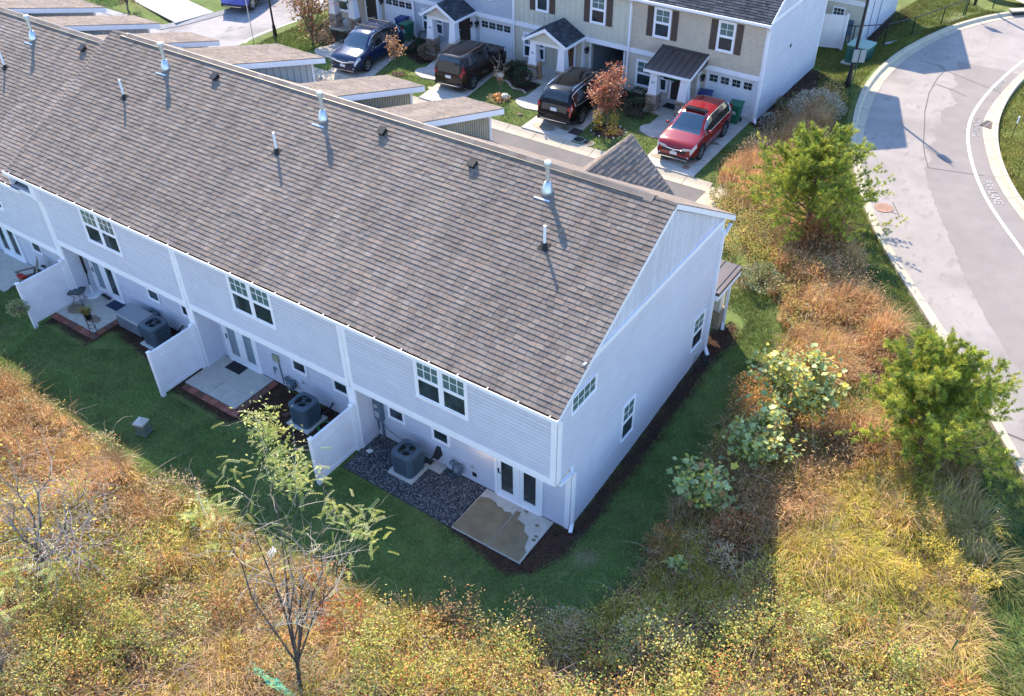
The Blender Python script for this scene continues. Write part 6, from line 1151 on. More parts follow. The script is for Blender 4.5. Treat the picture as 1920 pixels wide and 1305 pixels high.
def leaves(P, size, col, up=.5, asp=.55, dirs=None):
    n = len(P); d = RNG.normal(size=(n, 3)) if dirs is None else dirs+RNG.normal(size=(n, 3))*.35; d[:, 2] *= .45; d /= np.linalg.norm(d, axis=1)[:, None]
    nr = RNG.normal(size=(n, 3)); nr[:, 2] = np.abs(nr[:, 2])+up; s = np.cross(d, nr); s /= np.linalg.norm(s, axis=1)[:, None]; sz = np.asarray(size).reshape(-1, 1)*np.ones((n, 1))
    nn = np.cross(s, d)
    V = np.stack([P, P+d*sz*.5+s*sz*asp*.5+nn*sz*.08, P+d*sz, P+d*sz*.5-s*sz*asp*.5+nn*sz*.08], 1); F = (np.array([[0,1,2],[0,2,3]])[None]+(np.arange(n)*4)[:, None, None]).reshape(-1, 3); return V.reshape(-1, 3), F, np.repeat(col, 4, 0)
def sticks(A, B, r0, r1, col):
    n = len(A); d = B-A; d /= np.linalg.norm(d, axis=1)[:, None]+1e-9; a = np.cross(d, np.array([.3, .5, .8])); a /= np.linalg.norm(a, axis=1)[:, None]+1e-9; b = np.cross(d, a); r0 = np.asarray(r0).reshape(-1, 1)*np.ones((n, 1)); r1 = np.asarray(r1).reshape(-1, 1)*np.ones((n, 1)); vs = []
    for P, r in ((A, r0), (B, r1)):
        for t in (0, 2.094, 4.189): vs.append(P+a*r*math.cos(t)+b*r*math.sin(t))
    V = np.stack(vs, 1); f = np.array([[0,1,4],[0,4,3],[1,2,5],[1,5,4],[2,0,3],[2,3,5]]); return V.reshape(-1, 3), (f[None]+(np.arange(n)*6)[:, None, None]).reshape(-1, 3), np.repeat(col, 6, 0)
def curve_sticks(A, D, L_, r, col, seg=4, droop=.5, wob=.25):
    n = len(A); p = A.copy(); d = D/np.linalg.norm(D, axis=1)[:, None]; out = []; rr = np.asarray(r)*np.ones(n)
    for k in range(seg):
        d = d+RNG.normal(size=(n, 3))*wob; d[:, 2] -= droop/seg; d /= np.linalg.norm(d, axis=1)[:, None]; q = p+d*(np.asarray(L_)/seg).reshape(-1, 1); out.append(sticks(p, q, rr*(1-k/seg*.8), rr*(1-(k+1)/seg*.8), col)); p = q
    return out, p
def join(parts):
    V, F, C, n = [], [], [], 0
    for v, f, c in parts: V.append(v); F.append(f+n); C.append(c); n += len(v)
    return np.concatenate(V), np.concatenate(F), np.concatenate(C)
def emit(name, parts, mat_, parent=None, kind=None):
    V, F, C = join(parts)
    if parent is not None: V = V-np.array(WL[parent.name])
    o = np_mesh(name, V, F, C, mat_, parent)
    if kind: o['kind'] = kind
    return o
def scatter(P, dens):
    P = np.asarray(P, float); lo, hi = P.min(0), P.max(0); n = int((hi-lo).prod()*dens); x = RNG.uniform(lo[0], hi[0], n); y = RNG.uniform(lo[1], hi[1], n); k = inpoly(x, y, P); return x[k], y[k]
def visible(x, y, z, m=.06):
    M = np.array(cam.matrix_world.inverted()); p = np.stack([x,y,z,np.ones_like(x)],-1)@M.T; f = cam_d.lens/36; u = f*p[:,0]/-p[:,2]-cam_d.shift_x; v = f*p[:,1]/-p[:,2]-cam_d.shift_y; return (abs(u) < .5+m) & (abs(v) < .34+m) & (p[:,2] < 0)
# ------------------------------------------------------------------ mown grass
def mow(name, P, dens, cols, h=(.04,.09), holes=(), w_=.016, dry=.08):
    x, y = scatter(P, dens); k = np.ones(len(x), bool)
    for Q in holes: k &= ~inpoly(x, y, Q)
    x, y = x[k], y[k]; k = visible(x, y, H(x, y), .15); x, y = x[k], y[k]; thin = RNG.random(len(x)) < .35+1.1*fbm(x, y, 1.3); x, y = x[thin], y[thin]; n = len(x)
    c = pick(cols, n, .7, 1.3); b = fbm(x+7, y, .8)[:, None]; c = c*(.62+1.0*b)*(.75+.55*fbm(x, y+9, 3.4)[:, None]); d = (RNG.random(n) < dry+.35*np.maximum(0, fbm(x, y+50, 1.1)-.55)); c[d] = pick([(.25,.20,.09),(.20,.17,.07)], d.sum())
    hh = RNG.uniform(*h, n)*(.7+.7*fbm(x, y, 2.2)); emit(name, [blades(x, y, H(x, y)-.01, hh, RNG.uniform(0, 6.28, n), RNG.uniform(.1, .9, n), w_, c, 1)], GRASSM, kind='stuff')
LG = [(.13,.245,.07),(.165,.27,.07),(.105,.21,.065),(.21,.28,.08)]; SG = [(.14,.17,.025),(.18,.19,.03),(.10,.14,.025),(.21,.19,.045)]
mow('lawn_grass', BACKLAWN, 1500, LG)
mow('side_grass', [(.9,8.9),(2.6,8.0),(2.7,10.2),(1.6,12.6),(-.3,14.6),(-2.6,14.2),(-1.8,12.2),(.6,11.6)], 900, [(.14,.18,.045),(.19,.21,.05),(.10,.15,.04)], h=(.06,.14), dry=.2)
STREET_LAWN = [(-33,19.85),(-4.2,19.85),(-3.5,20.5),(-4.6,23.7),(-4.5,27),(-4.0,29.8),(-5.3,34),(-5.3,26.3),(-33,26.3)]
DRV = [[(-8.0,19.8),(-5.37,19.8),(-5.5,26.9),(-8.05,26.9)],[(-14.3,19.8),(-11.55,19.8),(-12.25,26.9),(-14.6,26.9)],[(-20.5,19.8),(-18.3,19.8),(-19.4,26.9),(-21.4,26.9)],[(-26.7,19.8),(-24.0,19.8),(-25.9,26.9),(-28.4,26.9)],[(-9.6,22.2),(-7.9,22.2),(-7.9,25.3),(-9.6,25.3)],[(-16.3,21.6),(-14.3,21.6),(-14.3,25.3),(-16.4,25.3)],[(-22.9,21.8),(-20.8,21.8),(-21,25.3),(-23,25.3)],[(-29.5,21.1),(-27,21.1),(-27.5,25),(-29.5,25)],[(-33.8,19.6),(-33,19.6),(-33,26),(-33.8,26)]]
mow('front_lawn_grass', STREET_LAWN, 750, LG+[(.10,.13,.03)], holes=DRV+MULCH[6:], w_=.024)
BANK = VERGE[:4]+[(1.0,21.3),(.0,23.2),(-.85,25.6),(-1.55,28.2),(-2.05,31),(-2.15,33.7),(-1.85,37),(-1.2,39.6),(-.5,42),(.7,44.6),(1.6,46.3),(-3,52),(-4,45.6),(-3.6,39),(-6,37.5),(-6,34.3),(-4.9,34.2),(-4.0,31),(-3.9,29.6)]
mow('bank_grass', BANK, 650, SG+[(.11,.15,.03)]*2, h=(.06,.13), w_=.03, dry=.16)
VB = VERGE[3:]+[(15.6,-1),(10.1,8.0),(7.5,11.8),(5.9,13.9),(3.2,17.6),(1.1,21.4)]
mow('verge_grass', VB, 1100, SG+LG, h=(.06,.16), w_=.022, dry=.2)
mow('island_grass', [(8.1,22.2),(6.95,23.7),(6.2,25.2),(5.5,26.9),(4.9,28.9),(4.55,30.8),(4.42,32.8),(4.5,36.3),(9,40),(14,30),(12,22)], 600, SG, h=(.05,.1), w_=.03, dry=.15)
mow('corner_grass', [(-32.9,20.2),(-28,20.2),(-28,26),(-31,33),(-32.6,26.6),(-33.1,23.3)], 500, SG, holes=MULCH[10:11]+DRV, w_=.035)
mow('far_grass', [(-60,19.9),(-45,19.9),(-46,26),(-43.5,29),(-39.5,24),(-38.8,24),(-37.6,30),(-34,60),(-60,40)], 130, LG+[(.14,.12,.05)], holes=[[(-39.4,20.2),(-38.9,22.75),(-48,24.5),(-48,22.1)]], h=(.06,.14), w_=.06)
# ------------------------------------------------------------------ rough brush
Z_BROOM = [[(-.6,16.9),(.9,19.0),(2.2,17.2),(5.4,12.3),(5.7,10.7),(5.0,9.2),(3.6,9.0),(2.5,11.0),(.9,12.9)],[(-4.5,20.1),(-4.5,26.2),(-3.5,29.6),(-2.2,28.6),(-1.7,26.0),(-2.3,23.5),(-1.7,20.8),(-2.3,18.4)],[(2.7,4.2),(4.4,6.4),(5.4,8.6),(6.3,7.2),(5.7,3.6),(3.9,1.8)],[(-20,-4.4),(-16.5,-4.4),(-12,-4.9),(-9.2,-5.4),(-10.5,-7.0),(-16,-6.4),(-20.5,-6)]]
Z_YEL = [[(4.9,4.9),(6.4,7.0),(8.2,6.3),(9.5,4.4),(9.4,2.6),(8.6,1.7),(6.5,.8),(5.1,2.3),(5.6,3.6)],[(-9.5,-4.8),(-6.3,-4.6),(-5.4,-5.5),(-7.3,-6.2),(-9.3,-6.0)],[(1.6,-1.9),(2.5,-.6),(2.7,2.2),(3.9,1.6),(5.0,.9),(3.6,-.6)]]
Z_LEAF = [[(-3.2,16.0),(-3.0,13.6),(-.2,13.6),(1.3,13.0),(2.2,11.2),(2.9,11.4),(1.2,13.8),(-1,16)],[(-2.4,-4.6),(-.6,-3.6),(1.0,-2.6),(2.6,-1.4),(4.5,-.2),(6.9,1.2),(8.9,.9),(9.8,-1),(2,-6.5),(-1.2,-7.4)],[(-12,-6.4),(-9,-5.9),(-6.5,-6.6),(-4.4,-8.2),(-7,-11.5),(-13,-10)],[(-3.5,17.5),(-1.2,15.6),(.6,14),(1.0,15.2),(-.7,17.2),(-2.2,19.4)]]
Z_TWIG = [[(-7.2,-6.4),(-5.0,-4.8),(-2.6,-4.5),(-1.2,-5.0),(-.6,-6.6),(-4.2,-9.6),(-6.5,-9)],[(-14,-5.2),(-11,-5.3),(-8.6,-7.4),(-10,-9)]]
def zone(x, y, Zs):
    k = np.zeros(len(x), bool)
    jx, jy = x+(fbm(x, y, 1.6)-.5)*1.6, y+(fbm(y, x, 1.6)-.5)*1.6
    for P in Zs: k |= inpoly(jx, jy, P)
    return k
def cull(x, y, m=.2):
    k = visible(x, y, H(x, y)+.4, m); return x[k], y[k]
def mound(x, y): return .40+1.25*np.clip((fbm(x*1.0, y, .75)-.25)/.5, 0, 1)
def tufts(P, dens, nb, rad, h, lean, w_, cols, wind=(0, 0), keep=None, hi=1.3):
    x, y = scatter(P, dens); x, y = cull(x, y)
    if keep is not None: k = keep(x, y); x, y = x[k], y[k]
    n = len(x); tc = pick(cols, n, .7, hi); th = RNG.uniform(*h, n)*mound(x, y); m_ = n*nb; i = np.repeat(np.arange(n), nb); a = RNG.uniform(0, 6.28, m_); r = rad*np.sqrt(RNG.random(m_)); bx, by = x[i]+r*np.cos(a), y[i]+r*np.sin(a)
    ax, ay = np.cos(a)*RNG.uniform(*lean, m_)+wind[0], np.sin(a)*RNG.uniform(*lean, m_)+wind[1]; az = np.arctan2(ay, ax)+RNG.normal(size=m_)*.3; ln = np.hypot(ax, ay); c = tc[i]*RNG.uniform(.7, 1.35, (m_, 1))
    return blades(bx, by, H(bx, by)-.03, th[i]*RNG.uniform(.55, 1.1, m_), az, ln, w_, c)
STRAW = [(.62,.44,.16),(.55,.34,.12),(.66,.50,.21),(.51,.38,.10),(.61,.45,.11)]
PINK = [(.55,.34,.20),(.63,.43,.26),(.49,.28,.15),(.63,.47,.29)]
RUST_ = [(.62,.375,.185),(.67,.44,.24),(.55,.31,.15),(.69,.49,.28)]
YG = [(.43,.40,.05),(.52,.45,.07),(.32,.35,.045),(.58,.46,.10)]
parts = [tufts(BRUSH, 30, 14, .18, (.25,.8), (.25,1.1), .014, STRAW+PINK+PINK+YG[:2], (.15,-.2), keep=lambda x, y: (~zone(x, y, Z_LEAF)) | (RNG.random(len(x)) < .35))]
emit('dry_undergrowth', parts, GRASSM, kind='stuff')
parts = []
for P in Z_BROOM: parts.append(tufts(P, 14, 46, .15, (.55,1.05), (.1,.55), .011, RUST_+PINK[:2], (.18,-.28)))
# feathery seed plumes on the broomsedge
for P in Z_BROOM:
    x, y = scatter(P, 120); x, y = cull(x, y); n = len(x); z = H(x, y)+RNG.uniform(.45,1.0,n); parts.append(leaves(np.stack([x,y,z],-1), RNG.uniform(.05,.12,n), pick(RUST_+STRAW[:2], n, .8, 1.35), asp=.22))
emit('broomsedge_grass', parts, GRASSM, kind='stuff')
parts = [tufts(P, 13, 50, .15, (.4,.85), (.3,1.0), .010, YG+[(.40,.33,.12)], (.30,-.35)) for P in Z_YEL]
parts.append(tufts(BRUSH, 1.6, 34, .16, (.35,.75), (.25,.9), .011, YG+STRAW[:2]+[(.19,.20,.06)], (.2,-.25)))
parts.append(tufts(VERGE[3:]+[(11,3),(9.5,7.0),(6.6,11.2),(3.7,15.0)], 7, 26, .14, (.22,.5), (.5,1.2), .012, [(.17,.19,.05),(.12,.15,.04),(.26,.23,.09)], (.3,-.35)))
emit('yellow_grass', parts, GRASSM, kind='stuff')
# leafy mounds: arching canes with small leaves
def canes(P, dens, nl, h, cols, lsz, keep=None, p=None, sprd=.38):
    x, y = scatter(P, dens); x, y = cull(x, y)
    if keep is not None: k = keep(x, y); x, y = x[k], y[k]
    n = len(x); z = H(x, y); out = []
    th = RNG.uniform(*h, n)*mound(x, y); m_ = n*nl; i = np.repeat(np.arange(n), nl); a = RNG.uniform(0, 6.28, m_); t = RNG.random(m_)**.7; r = sprd*t*RNG.uniform(.5,1.2,m_); 
    Pp = np.stack([x[i]+r*np.cos(a), y[i]+r*np.sin(a), z[i]+th[i]*(t*1.25-.35*t*t)*RNG.uniform(.8,1.1,m_)], -1); tone = pick(cols, n, .85, 1.2, p=p)
    own = pick(cols, m_, .75, 1.3, p=p); mixk = RNG.random((m_, 1)) < .62; out.append(leaves(Pp, RNG.uniform(*lsz, m_), np.where(mixk, tone[i]*RNG.uniform(.75,1.3,(m_,1)), own), up=.9))
    return out, (x, y, z, th)
LF = [(.34,.37,.07),(.48,.43,.08),(.19,.27,.065),(.56,.45,.10),(.50,.46,.20),(.62,.32,.09),(.60,.15,.06),(.34,.37,.11)]; LPp = [.20,.20,.14,.14,.12,.10,.03,.07]
parts = []; tw = []
for P in Z_LEAF:
    o_, (x, y, z, th) = canes(P, 7.5, 90, (.6,1.25), LF, (.04,.085), p=LPp); parts += o_
    for _ in range(2):
        n = len(x); A = np.stack([x,y,z],-1); D = np.stack([RNG.normal(size=n)*.35,RNG.normal(size=n)*.35,np.ones(n)],-1); s_, e = curve_sticks(A, D, th*1.2, .006, pick([(.16,.10,.07),(.24,.15,.10)], n), 4, .7, .18); tw += s_
ang = scatter(BRUSH, 1.6); o_, _ = canes(BRUSH, 1.1, 46, (.35,.9), LF, (.045,.09), p=LPp, keep=lambda x, y: ~zone(x, y, Z_TWIG)); parts += o_
o_, _ = canes(EDGE[:13]+[(2.6,-2.2),(0,-3.7),(-4,-4.9),(-10,-5.3),(-20,-5.0),(-26,-4.8)], 3.0, 60, (.25,.55), [(.12,.16,.09),(.18,.22,.13),(.22,.22,.10),(.30,.16,.08)], (.03,.06)); parts += o_
emit('bramble_leaves', parts, LEAF, kind='stuff')
# distinct weed clumps, each of one hue, with gaps between
x, y = scatter(BRUSH, .5); x, y = cull(x, y); k = ~zone(x, y, Z_YEL[:1]); x, y = x[k], y[k]; wm = []
HUE = [(.66,.40,.15),(.60,.30,.11),(.43,.42,.09),(.63,.51,.12),(.24,.32,.08),(.66,.55,.30),(.60,.19,.08),(.48,.34,.21),(.32,.38,.14),(.58,.43,.26)]
for xx, yy in zip(x, y):
    R_ = RNG.uniform(.25,.85); h_ = RNG.uniform(.5,1.3)*(.6+.6*R_); nl = int(150+900*R_*R_); d = RNG.normal(size=(nl,3)); d[:, 2] = np.abs(d[:, 2]); d /= np.linalg.norm(d, axis=1)[:, None]; rr_ = RNG.uniform(.35,1.08,nl)**.6
    P = np.stack([xx+d[:,0]*R_*rr_, yy+d[:,1]*R_*rr_, h1(xx,yy)+.1+d[:,2]*h_*rr_], -1); c0 = np.array(HUE[RNG.integers(0, len(HUE))]); wm.append(leaves(P, RNG.uniform(.04,.10,nl), np.where(RNG.random((nl,1)) < .8, c0*RNG.uniform(.65,1.25,(nl,1)), pick(LF, nl)), dirs=d, asp=RNG.uniform(.25,.65)))
    m_ = 9; A = np.stack([xx+RNG.normal(size=m_)*.1, yy+RNG.normal(size=m_)*.1, np.full(m_, h1(xx,yy))], -1); s_, e = curve_sticks(A, np.stack([RNG.normal(size=m_)*.5,RNG.normal(size=m_)*.5,np.ones(m_)],-1), h_*1.25, .007, pick([(.30,.20,.13),(.50,.38,.27)], m_), 4, .4, .15); tw += s_
emit('weed_clumps', wm, LEAF, kind='stuff')
# tangles of grey and tan twigs
for P, dens, cols, L_ in [(Z_TWIG[0], 46, [(.54,.40,.31),(.64,.50,.40),(.42,.29,.22)], (.5,1.3)), (Z_TWIG[1], 34, [(.58,.48,.40),(.66,.57,.49),(.44,.33,.26)], (.5,1.5)), (BRUSH, 7, [(.34,.25,.18),(.42,.33,.25),(.22,.15,.11)], (.4,1.1))]:
    x, y = scatter(P, dens); x, y = cull(x, y); n = len(x); A = np.stack([x,y,H(x,y)],-1); D = np.stack([RNG.normal(size=n)*.7,RNG.normal(size=n)*.7,RNG.uniform(.4,1.2,n)],-1); s_, e = curve_sticks(A, D, RNG.uniform(*L_, n), RNG.uniform(.004,.008,n), pick(cols, n, .75, 1.3), 4, .9, .28); tw += s_
x, y = scatter(BRUSH, 7); x, y = cull(x, y); k = ~zone(x, y, Z_YEL); x, y = x[k], y[k]; n = len(x); A = np.stack([x,y,H(x,y)+.1],-1); D = np.stack([RNG.normal(size=n)*.8,RNG.normal(size=n)*.8,RNG.uniform(.5,1.3,n)],-1); s_, e = curve_sticks(A, D, RNG.uniform(.8,1.9,n), RNG.uniform(.006,.011,n), pick([(.62,.52,.42),(.54,.44,.34),(.66,.56,.40),(.36,.23,.16),(.30,.19,.13)], n, .8, 1.2), 6, 1.3, .22); tw += s_
# tall dark dead stalks
x, y = scatter(BRUSH, .8); x, y = cull(x, y); n = len(x); A = np.stack([x,y,H(x,y)],-1); D = np.stack([RNG.normal(size=n)*.12,RNG.normal(size=n)*.12,np.ones(n)],-1); s_, e = curve_sticks(A, D, RNG.uniform(.7,1.3,n), .011, pick([(.10,.06,.045),(.14,.09,.06)], n), 3, .0, .08); tw += s_
for k in range(4): s2, _ = curve_sticks(e-np.stack([0*x,0*x,RNG.uniform(0,.25,n)],-1), RNG.normal(size=(n,3))+np.array([0,0,.8]), .22, .005, pick([(.24,.15,.09),(.32,.22,.14)], n), 2, .1, .3); tw += s2
emit('twig_tangle', tw, TWIG, kind='stuff')
P_ = e; i = np.repeat(np.arange(n), 22); emit('dead_seed_heads', [leaves(P_[i]+RNG.normal(size=(n*22,3))*np.array([.09,.09,.07]), RNG.uniform(.03,.07,n*22), pick([(.30,.19,.11),(.38,.27,.17),(.22,.14,.09)], n*22), asp=.5)], TWIG, kind='stuff')
# leaf litter on the ground under the brush and a few fallen leaves on the lawns
x, y = scatter(BRUSH, 210); x, y = cull(x, y); n = len(x); lit = [leaves(np.stack([x,y,H(x,y)+RNG.uniform(.01,.10,n)],-1), RNG.uniform(.04,.10,n), pick(STRAW+PINK+[(.22,.13,.08),(.40,.16,.07)], n), up=2)]
x, y = scatter(BACKLAWN, 2.4); n = len(x); lit.append(leaves(np.stack([x,y,H(x,y)+.05],-1), RNG.uniform(.03,.06,n), pick([(.40,.33,.22),(.3,.16,.08),(.5,.45,.36)], n), up=3)); x, y = scatter(STREET_LAWN, 1.2); n = len(x); lit.append(leaves(np.stack([x,y,H(x,y)+.06],-1), .06, pick([(.5,.4,.2),(.45,.2,.1)], n), up=3))
emit('leaf_litter', lit, LEAF, kind='stuff')
# ------------------------------------------------------------------ trees and shrubs, one by one
def limb_tree(o, base, tops, r0, seed, sub=5, tw_len=(.5,1.0), split=.35, twn=3, barkm=None, jit=.06, cols=None):
    """trunk to a fork, limbs to the given tops, branches and twigs; returns twig ends"""
    rg = np.random.default_rng(seed); base = np.array(base, float); q = MB(); ends = []; fork = base+(np.mean(np.array(tops, float), 0)-base)*split; fork[:2] = base[:2]+(np.mean(np.array(tops, float), 0)[:2]-base[:2])*split*.6
    q.path([tuple(base), tuple((base+fork)/2+rg.normal(size=3)*jit*.5), tuple(fork)], [r0, r0*.85, r0*.7], 8); q.build('trunk', barkm or BARK, o)
    tw_ = []; lb = MB()
    for t in tops:
        t = np.array(t, float); pts = [fork]; k = 5
        for s in range(1, k+1): pts.append(fork+(t-fork)*s/k+rg.normal(size=3)*jit*(s < k)+np.array([0,0,.10])*math.sin(math.pi*s/k))
        rs = [r0*.5*(1-s/(k+.6)) for s in range(k+1)]; lb.path([tuple(p) for p in pts], rs, 6); ends.append(pts[-1])
        for s in range(2, k+1):
            for _ in range(sub):
                p = pts[s-1]+(pts[s]-pts[s-1])*rg.random(); d = rg.normal(size=3); d += (t-fork)/np.linalg.norm(t-fork)*.8; d[2] += .25; d /= np.linalg.norm(d); L_ = rg.uniform(*tw_len); tw_.append((p, d, L_, rs[s]*.55+.004))
    lb.build('limb', barkm or BARK, o); n = len(tw_); A = np.array([t[0] for t in tw_]); D = np.array([t[1] for t in tw_]); L_ = np.array([t[2] for t in tw_]); r = np.array([t[3] for t in tw_])*1.35; cc = pick(cols or [(.22,.17,.13),(.30,.24,.19)], n)
    s1, e1 = curve_sticks(A, D, L_, r, cc, 4, .1, .16); i = np.repeat(np.arange(n), twn); st = A[i]+(e1[i]-A[i])*RNG.uniform(.35,1,(n*twn,1)); s2, e2 = curve_sticks(st, D[i]+RNG.normal(size=(n*twn,3))*.7, L_[i]*.45, r[i]*.5, cc[i], 3, .1, .2)
    emit('branch', s1+s2, TWIG, o, kind='stuff'); return np.concatenate([e1, e2]), np.array(ends)
def broadleaf(name, label_, base, h, cr_, cols, nleaf, lsz, seed, r0=.06, ntop=7, crown_lo=.35, cat='tree', grp=None):
    o = thing(name, label_, cat, base, group=grp); rg = np.random.default_rng(seed); b = np.array(base); tops = []
    for k in range(ntop): a = k/ntop*6.283+rg.uniform(-.3,.3); f = rg.uniform(.55,1) if k else .1; tops.append((b[0]+cr_*f*math.cos(a)*.85, b[1]+cr_*f*math.sin(a)*.85, b[2]+h*rg.uniform(.62,.95) if k else b[2]+h*.97))
    e, _ = limb_tree(o, base, tops, r0, seed, sub=4, tw_len=(.2*cr_+.1,.45*cr_+.1), split=crown_lo)
    i = RNG.integers(0, len(e), nleaf); P = e[i]+RNG.normal(size=(nleaf,3))*np.array([.11,.11,.09])*cr_; tone = pick(cols, len(e), .8, 1.2); emit('crown', [leaves(P, RNG.uniform(*lsz, nleaf), tone[i]*RNG.uniform(.7,1.3,(nleaf,1)), up=.8, asp=.7)], LEAF, o); return o
RT = [(.44,.11,.07),(.50,.17,.09),(.40,.20,.09),(.30,.14,.08),(.52,.24,.12)]
broadleaf('red_maple', 'small red-leaved autumn tree in a mulch ring beside the black minivan', (-10.74,21.72,.75), 3.0, .88, RT, 2600, (.07,.14), 1, .05, 9)
for x, lab in ((-11.15,'yellow upright plant left of the red tree trunk'),(-10.3,'yellow upright plant right of the red tree trunk')):
    o = thing('yellow_perennial', lab, 'plant', (x,21.5,.75)); n = 420; t = RNG.random(n); emit('foliage', [leaves(np.stack([x+RNG.normal(size=n)*(.16-.06*t),21.5+RNG.normal(size=n)*(.14-.05*t),.75+t*1.05],-1), RNG.uniform(.05,.10,n), pick([(.50,.36,.04),(.55,.42,.08),(.38,.30,.05)], n))], LEAF, o)
    q = MB()
    for k in range(6): q.tube((x+random.uniform(-.1,.1),21.5+random.uniform(-.1,.1),.72),(x+random.uniform(-.15,.15),21.5+random.uniform(-.12,.12),1.6),.008,n=4)
    q.build('stem', BARK, o)
broadleaf('young_tree', 'little orange-leaved tree by the navy car, thin pale trunk', (-23.36,21.45,.75), 2.2, .48, [(.50,.24,.09),(.46,.30,.13),(.42,.17,.08)], 420, (.08,.14), 2, .022, 6, .42)
o = thing('bare_sapling', 'bare thin sapling standing in the round pumpkin bed', 'tree', (-17.0,21.95,.75)); limb_tree(o, (-17.0,21.95,.75), [(-17.3,21.9,2.5),(-16.7,22.1,2.4),(-17.0,21.8,2.7)], .022, 3, sub=2, tw_len=(.25,.5), cols=[(.40,.34,.28)])
broadleaf('autumn_tree', 'tall mixed red and yellow tree on the corner lawn by the beige house', (-30.2,22.3,.75), 4.3, 1.35, RT[:3]+[(.44,.36,.07),(.30,.28,.06)], 2400, (.10,.18), 4, .07, 9, .12)
broadleaf('autumn_tree', 'bushy orange-brown tree at the top edge behind the pale dormer roofs', (-43.4,19.95,.75), 3.0, 1.2, [(.42,.24,.10),(.36,.22,.10),(.30,.26,.08)], 1300, (.12,.2), 5, .07, 7, .15)
def shrub(name, label_, x, y, r, h, cols, n, lsz=(.05,.10), z=None, asp=.6, cat='shrub', grp=None, stems=7):
    z = h1(x, y) if z is None else z; o = thing(name, label_, cat, (x, y, z), group=grp); d = RNG.normal(size=(n,3)); d /= np.linalg.norm(d, axis=1)[:, None]; rr_ = RNG.uniform(.55,1.05,n)**.5*(1+.25*(fbm(d[:,0]*2+x, d[:,1]*2+y+d[:,2], 1.3)-.5)*2)
    P = np.stack([x+d[:,0]*r*rr_, y+d[:,1]*r*rr_, z+h*.5+d[:,2]*h*.5*rr_], -1); emit('foliage', [leaves(P, RNG.uniform(*lsz, n), pick(cols, n, .65, 1.35), dirs=d*1.2, asp=asp)], LEAF, o)
    q = MB()
    for k in range(stems): a = k*2.4; q.tube((x+.05*math.cos(a),y+.05*math.sin(a),z-.05),(x+r*.75*math.cos(a),y+r*.75*math.sin(a),z+h*.75),.012,.006,5)
    q.build('stem', BARK, o); return o
DG = [(.035,.075,.035),(.05,.095,.045),(.03,.06,.03)]; OL = [(.10,.12,.05),(.14,.15,.07),(.08,.10,.05)]
shrub('boxwood_shrub','round dark green boxwood beside the stone pillar of the cream house',-16.95,23.9,.5,.95,DG,1500,(.04,.07)); shrub('boxwood_shrub','round dark green boxwood in front of the grey house window, lower one',-24.75,24.35,.5,.95,DG,1500,(.04,.07)); shrub('boxwood_shrub','round dark green boxwood nearer the wall of the grey house',-24.55,25.5,.45,.9,DG,1200,(.04,.07)); shrub('boxwood_shrub','dark rounded shrub at the foot of the mixed autumn tree',-29.45,22.5,.5,1.1,DG,1400,(.05,.08))
shrub('evergreen_shrub','dark green shrub right behind the red tree, left of its neighbours',-11.6,24.6,.5,.8,DG,900); shrub('evergreen_shrub','dark green shrub in the middle of the bed under the tan house window',-10.95,25.2,.5,.8,DG,900); shrub('evergreen_shrub','dark green shrub next to the left stone pillar of the tan house',-10.35,25.4,.42,.8,DG,800); shrub('olive_shrub','loose olive-green spreading shrub in front of the left stone pillar',-10.35,24.1,.75,.75,OL,1600,(.05,.10),asp=.35)
shrub('brown_hydrangea','faded brown hydrangea beside the grey house stone pillar',-23.3,24.2,.6,.7,[(.26,.17,.11),(.34,.24,.16),(.18,.14,.08)],1100,(.06,.11)); shrub('mixed_shrub','dark mixed bushes in the bed between grey and cream houses',-18.1,25.0,.75,.6,[(.06,.07,.035),(.14,.09,.06),(.04,.06,.03)],1300); shrub('mixed_shrub','low greenish bush in the bed by the navy car walk',-28.6,23.5,.6,.6,OL+DG,900); shrub('grass_clump','small spiky plant in the mulch along the white end wall of the far row',-4.85,28.5,.22,.5,[(.25,.22,.07),(.15,.17,.06)],300,(.12,.22),asp=.15,cat='plant'); shrub('flower_patch','round patch of orange and white flowers around the pumpkins',-16.95,21.75,.55,.3,[(.50,.24,.06),(.55,.5,.4),(.3,.3,.08)],700,(.04,.07),cat='flowers')
shrub('silvery_shrub','pale silvery seeding shrub on the bank near the lamp post',-2.75,27.2,1.15,1.5,[(.44,.40,.33),(.36,.32,.24),(.30,.28,.18),(.50,.47,.40)],4200,(.04,.09),z=h1(-2.75,27.2)-.1); shrub('silvery_shrub','small wispy pale weed leaning over the shaded grass beside the bank',-4.55,26.0,.38,.8,[(.46,.46,.40),(.36,.38,.30)],300,(.05,.09)); shrub('weedy_shrub','pale green leafy weed at the house corner below the pine',.3,13.6,.75,.8,[(.26,.30,.14),(.34,.36,.22),(.20,.24,.10)],1400,(.05,.10)); shrub('dark_evergreen','dark green evergreen at the top left behind the roofs',-46.5,21.,.8,1.2,DG,900); shrub('weedy_shrub','olive weed clump at the alley end, beside the kerb',-3.3,18.6,.7,.8,[(.26,.26,.08),(.20,.22,.07),(.34,.28,.10)],1300,(.05,.10))
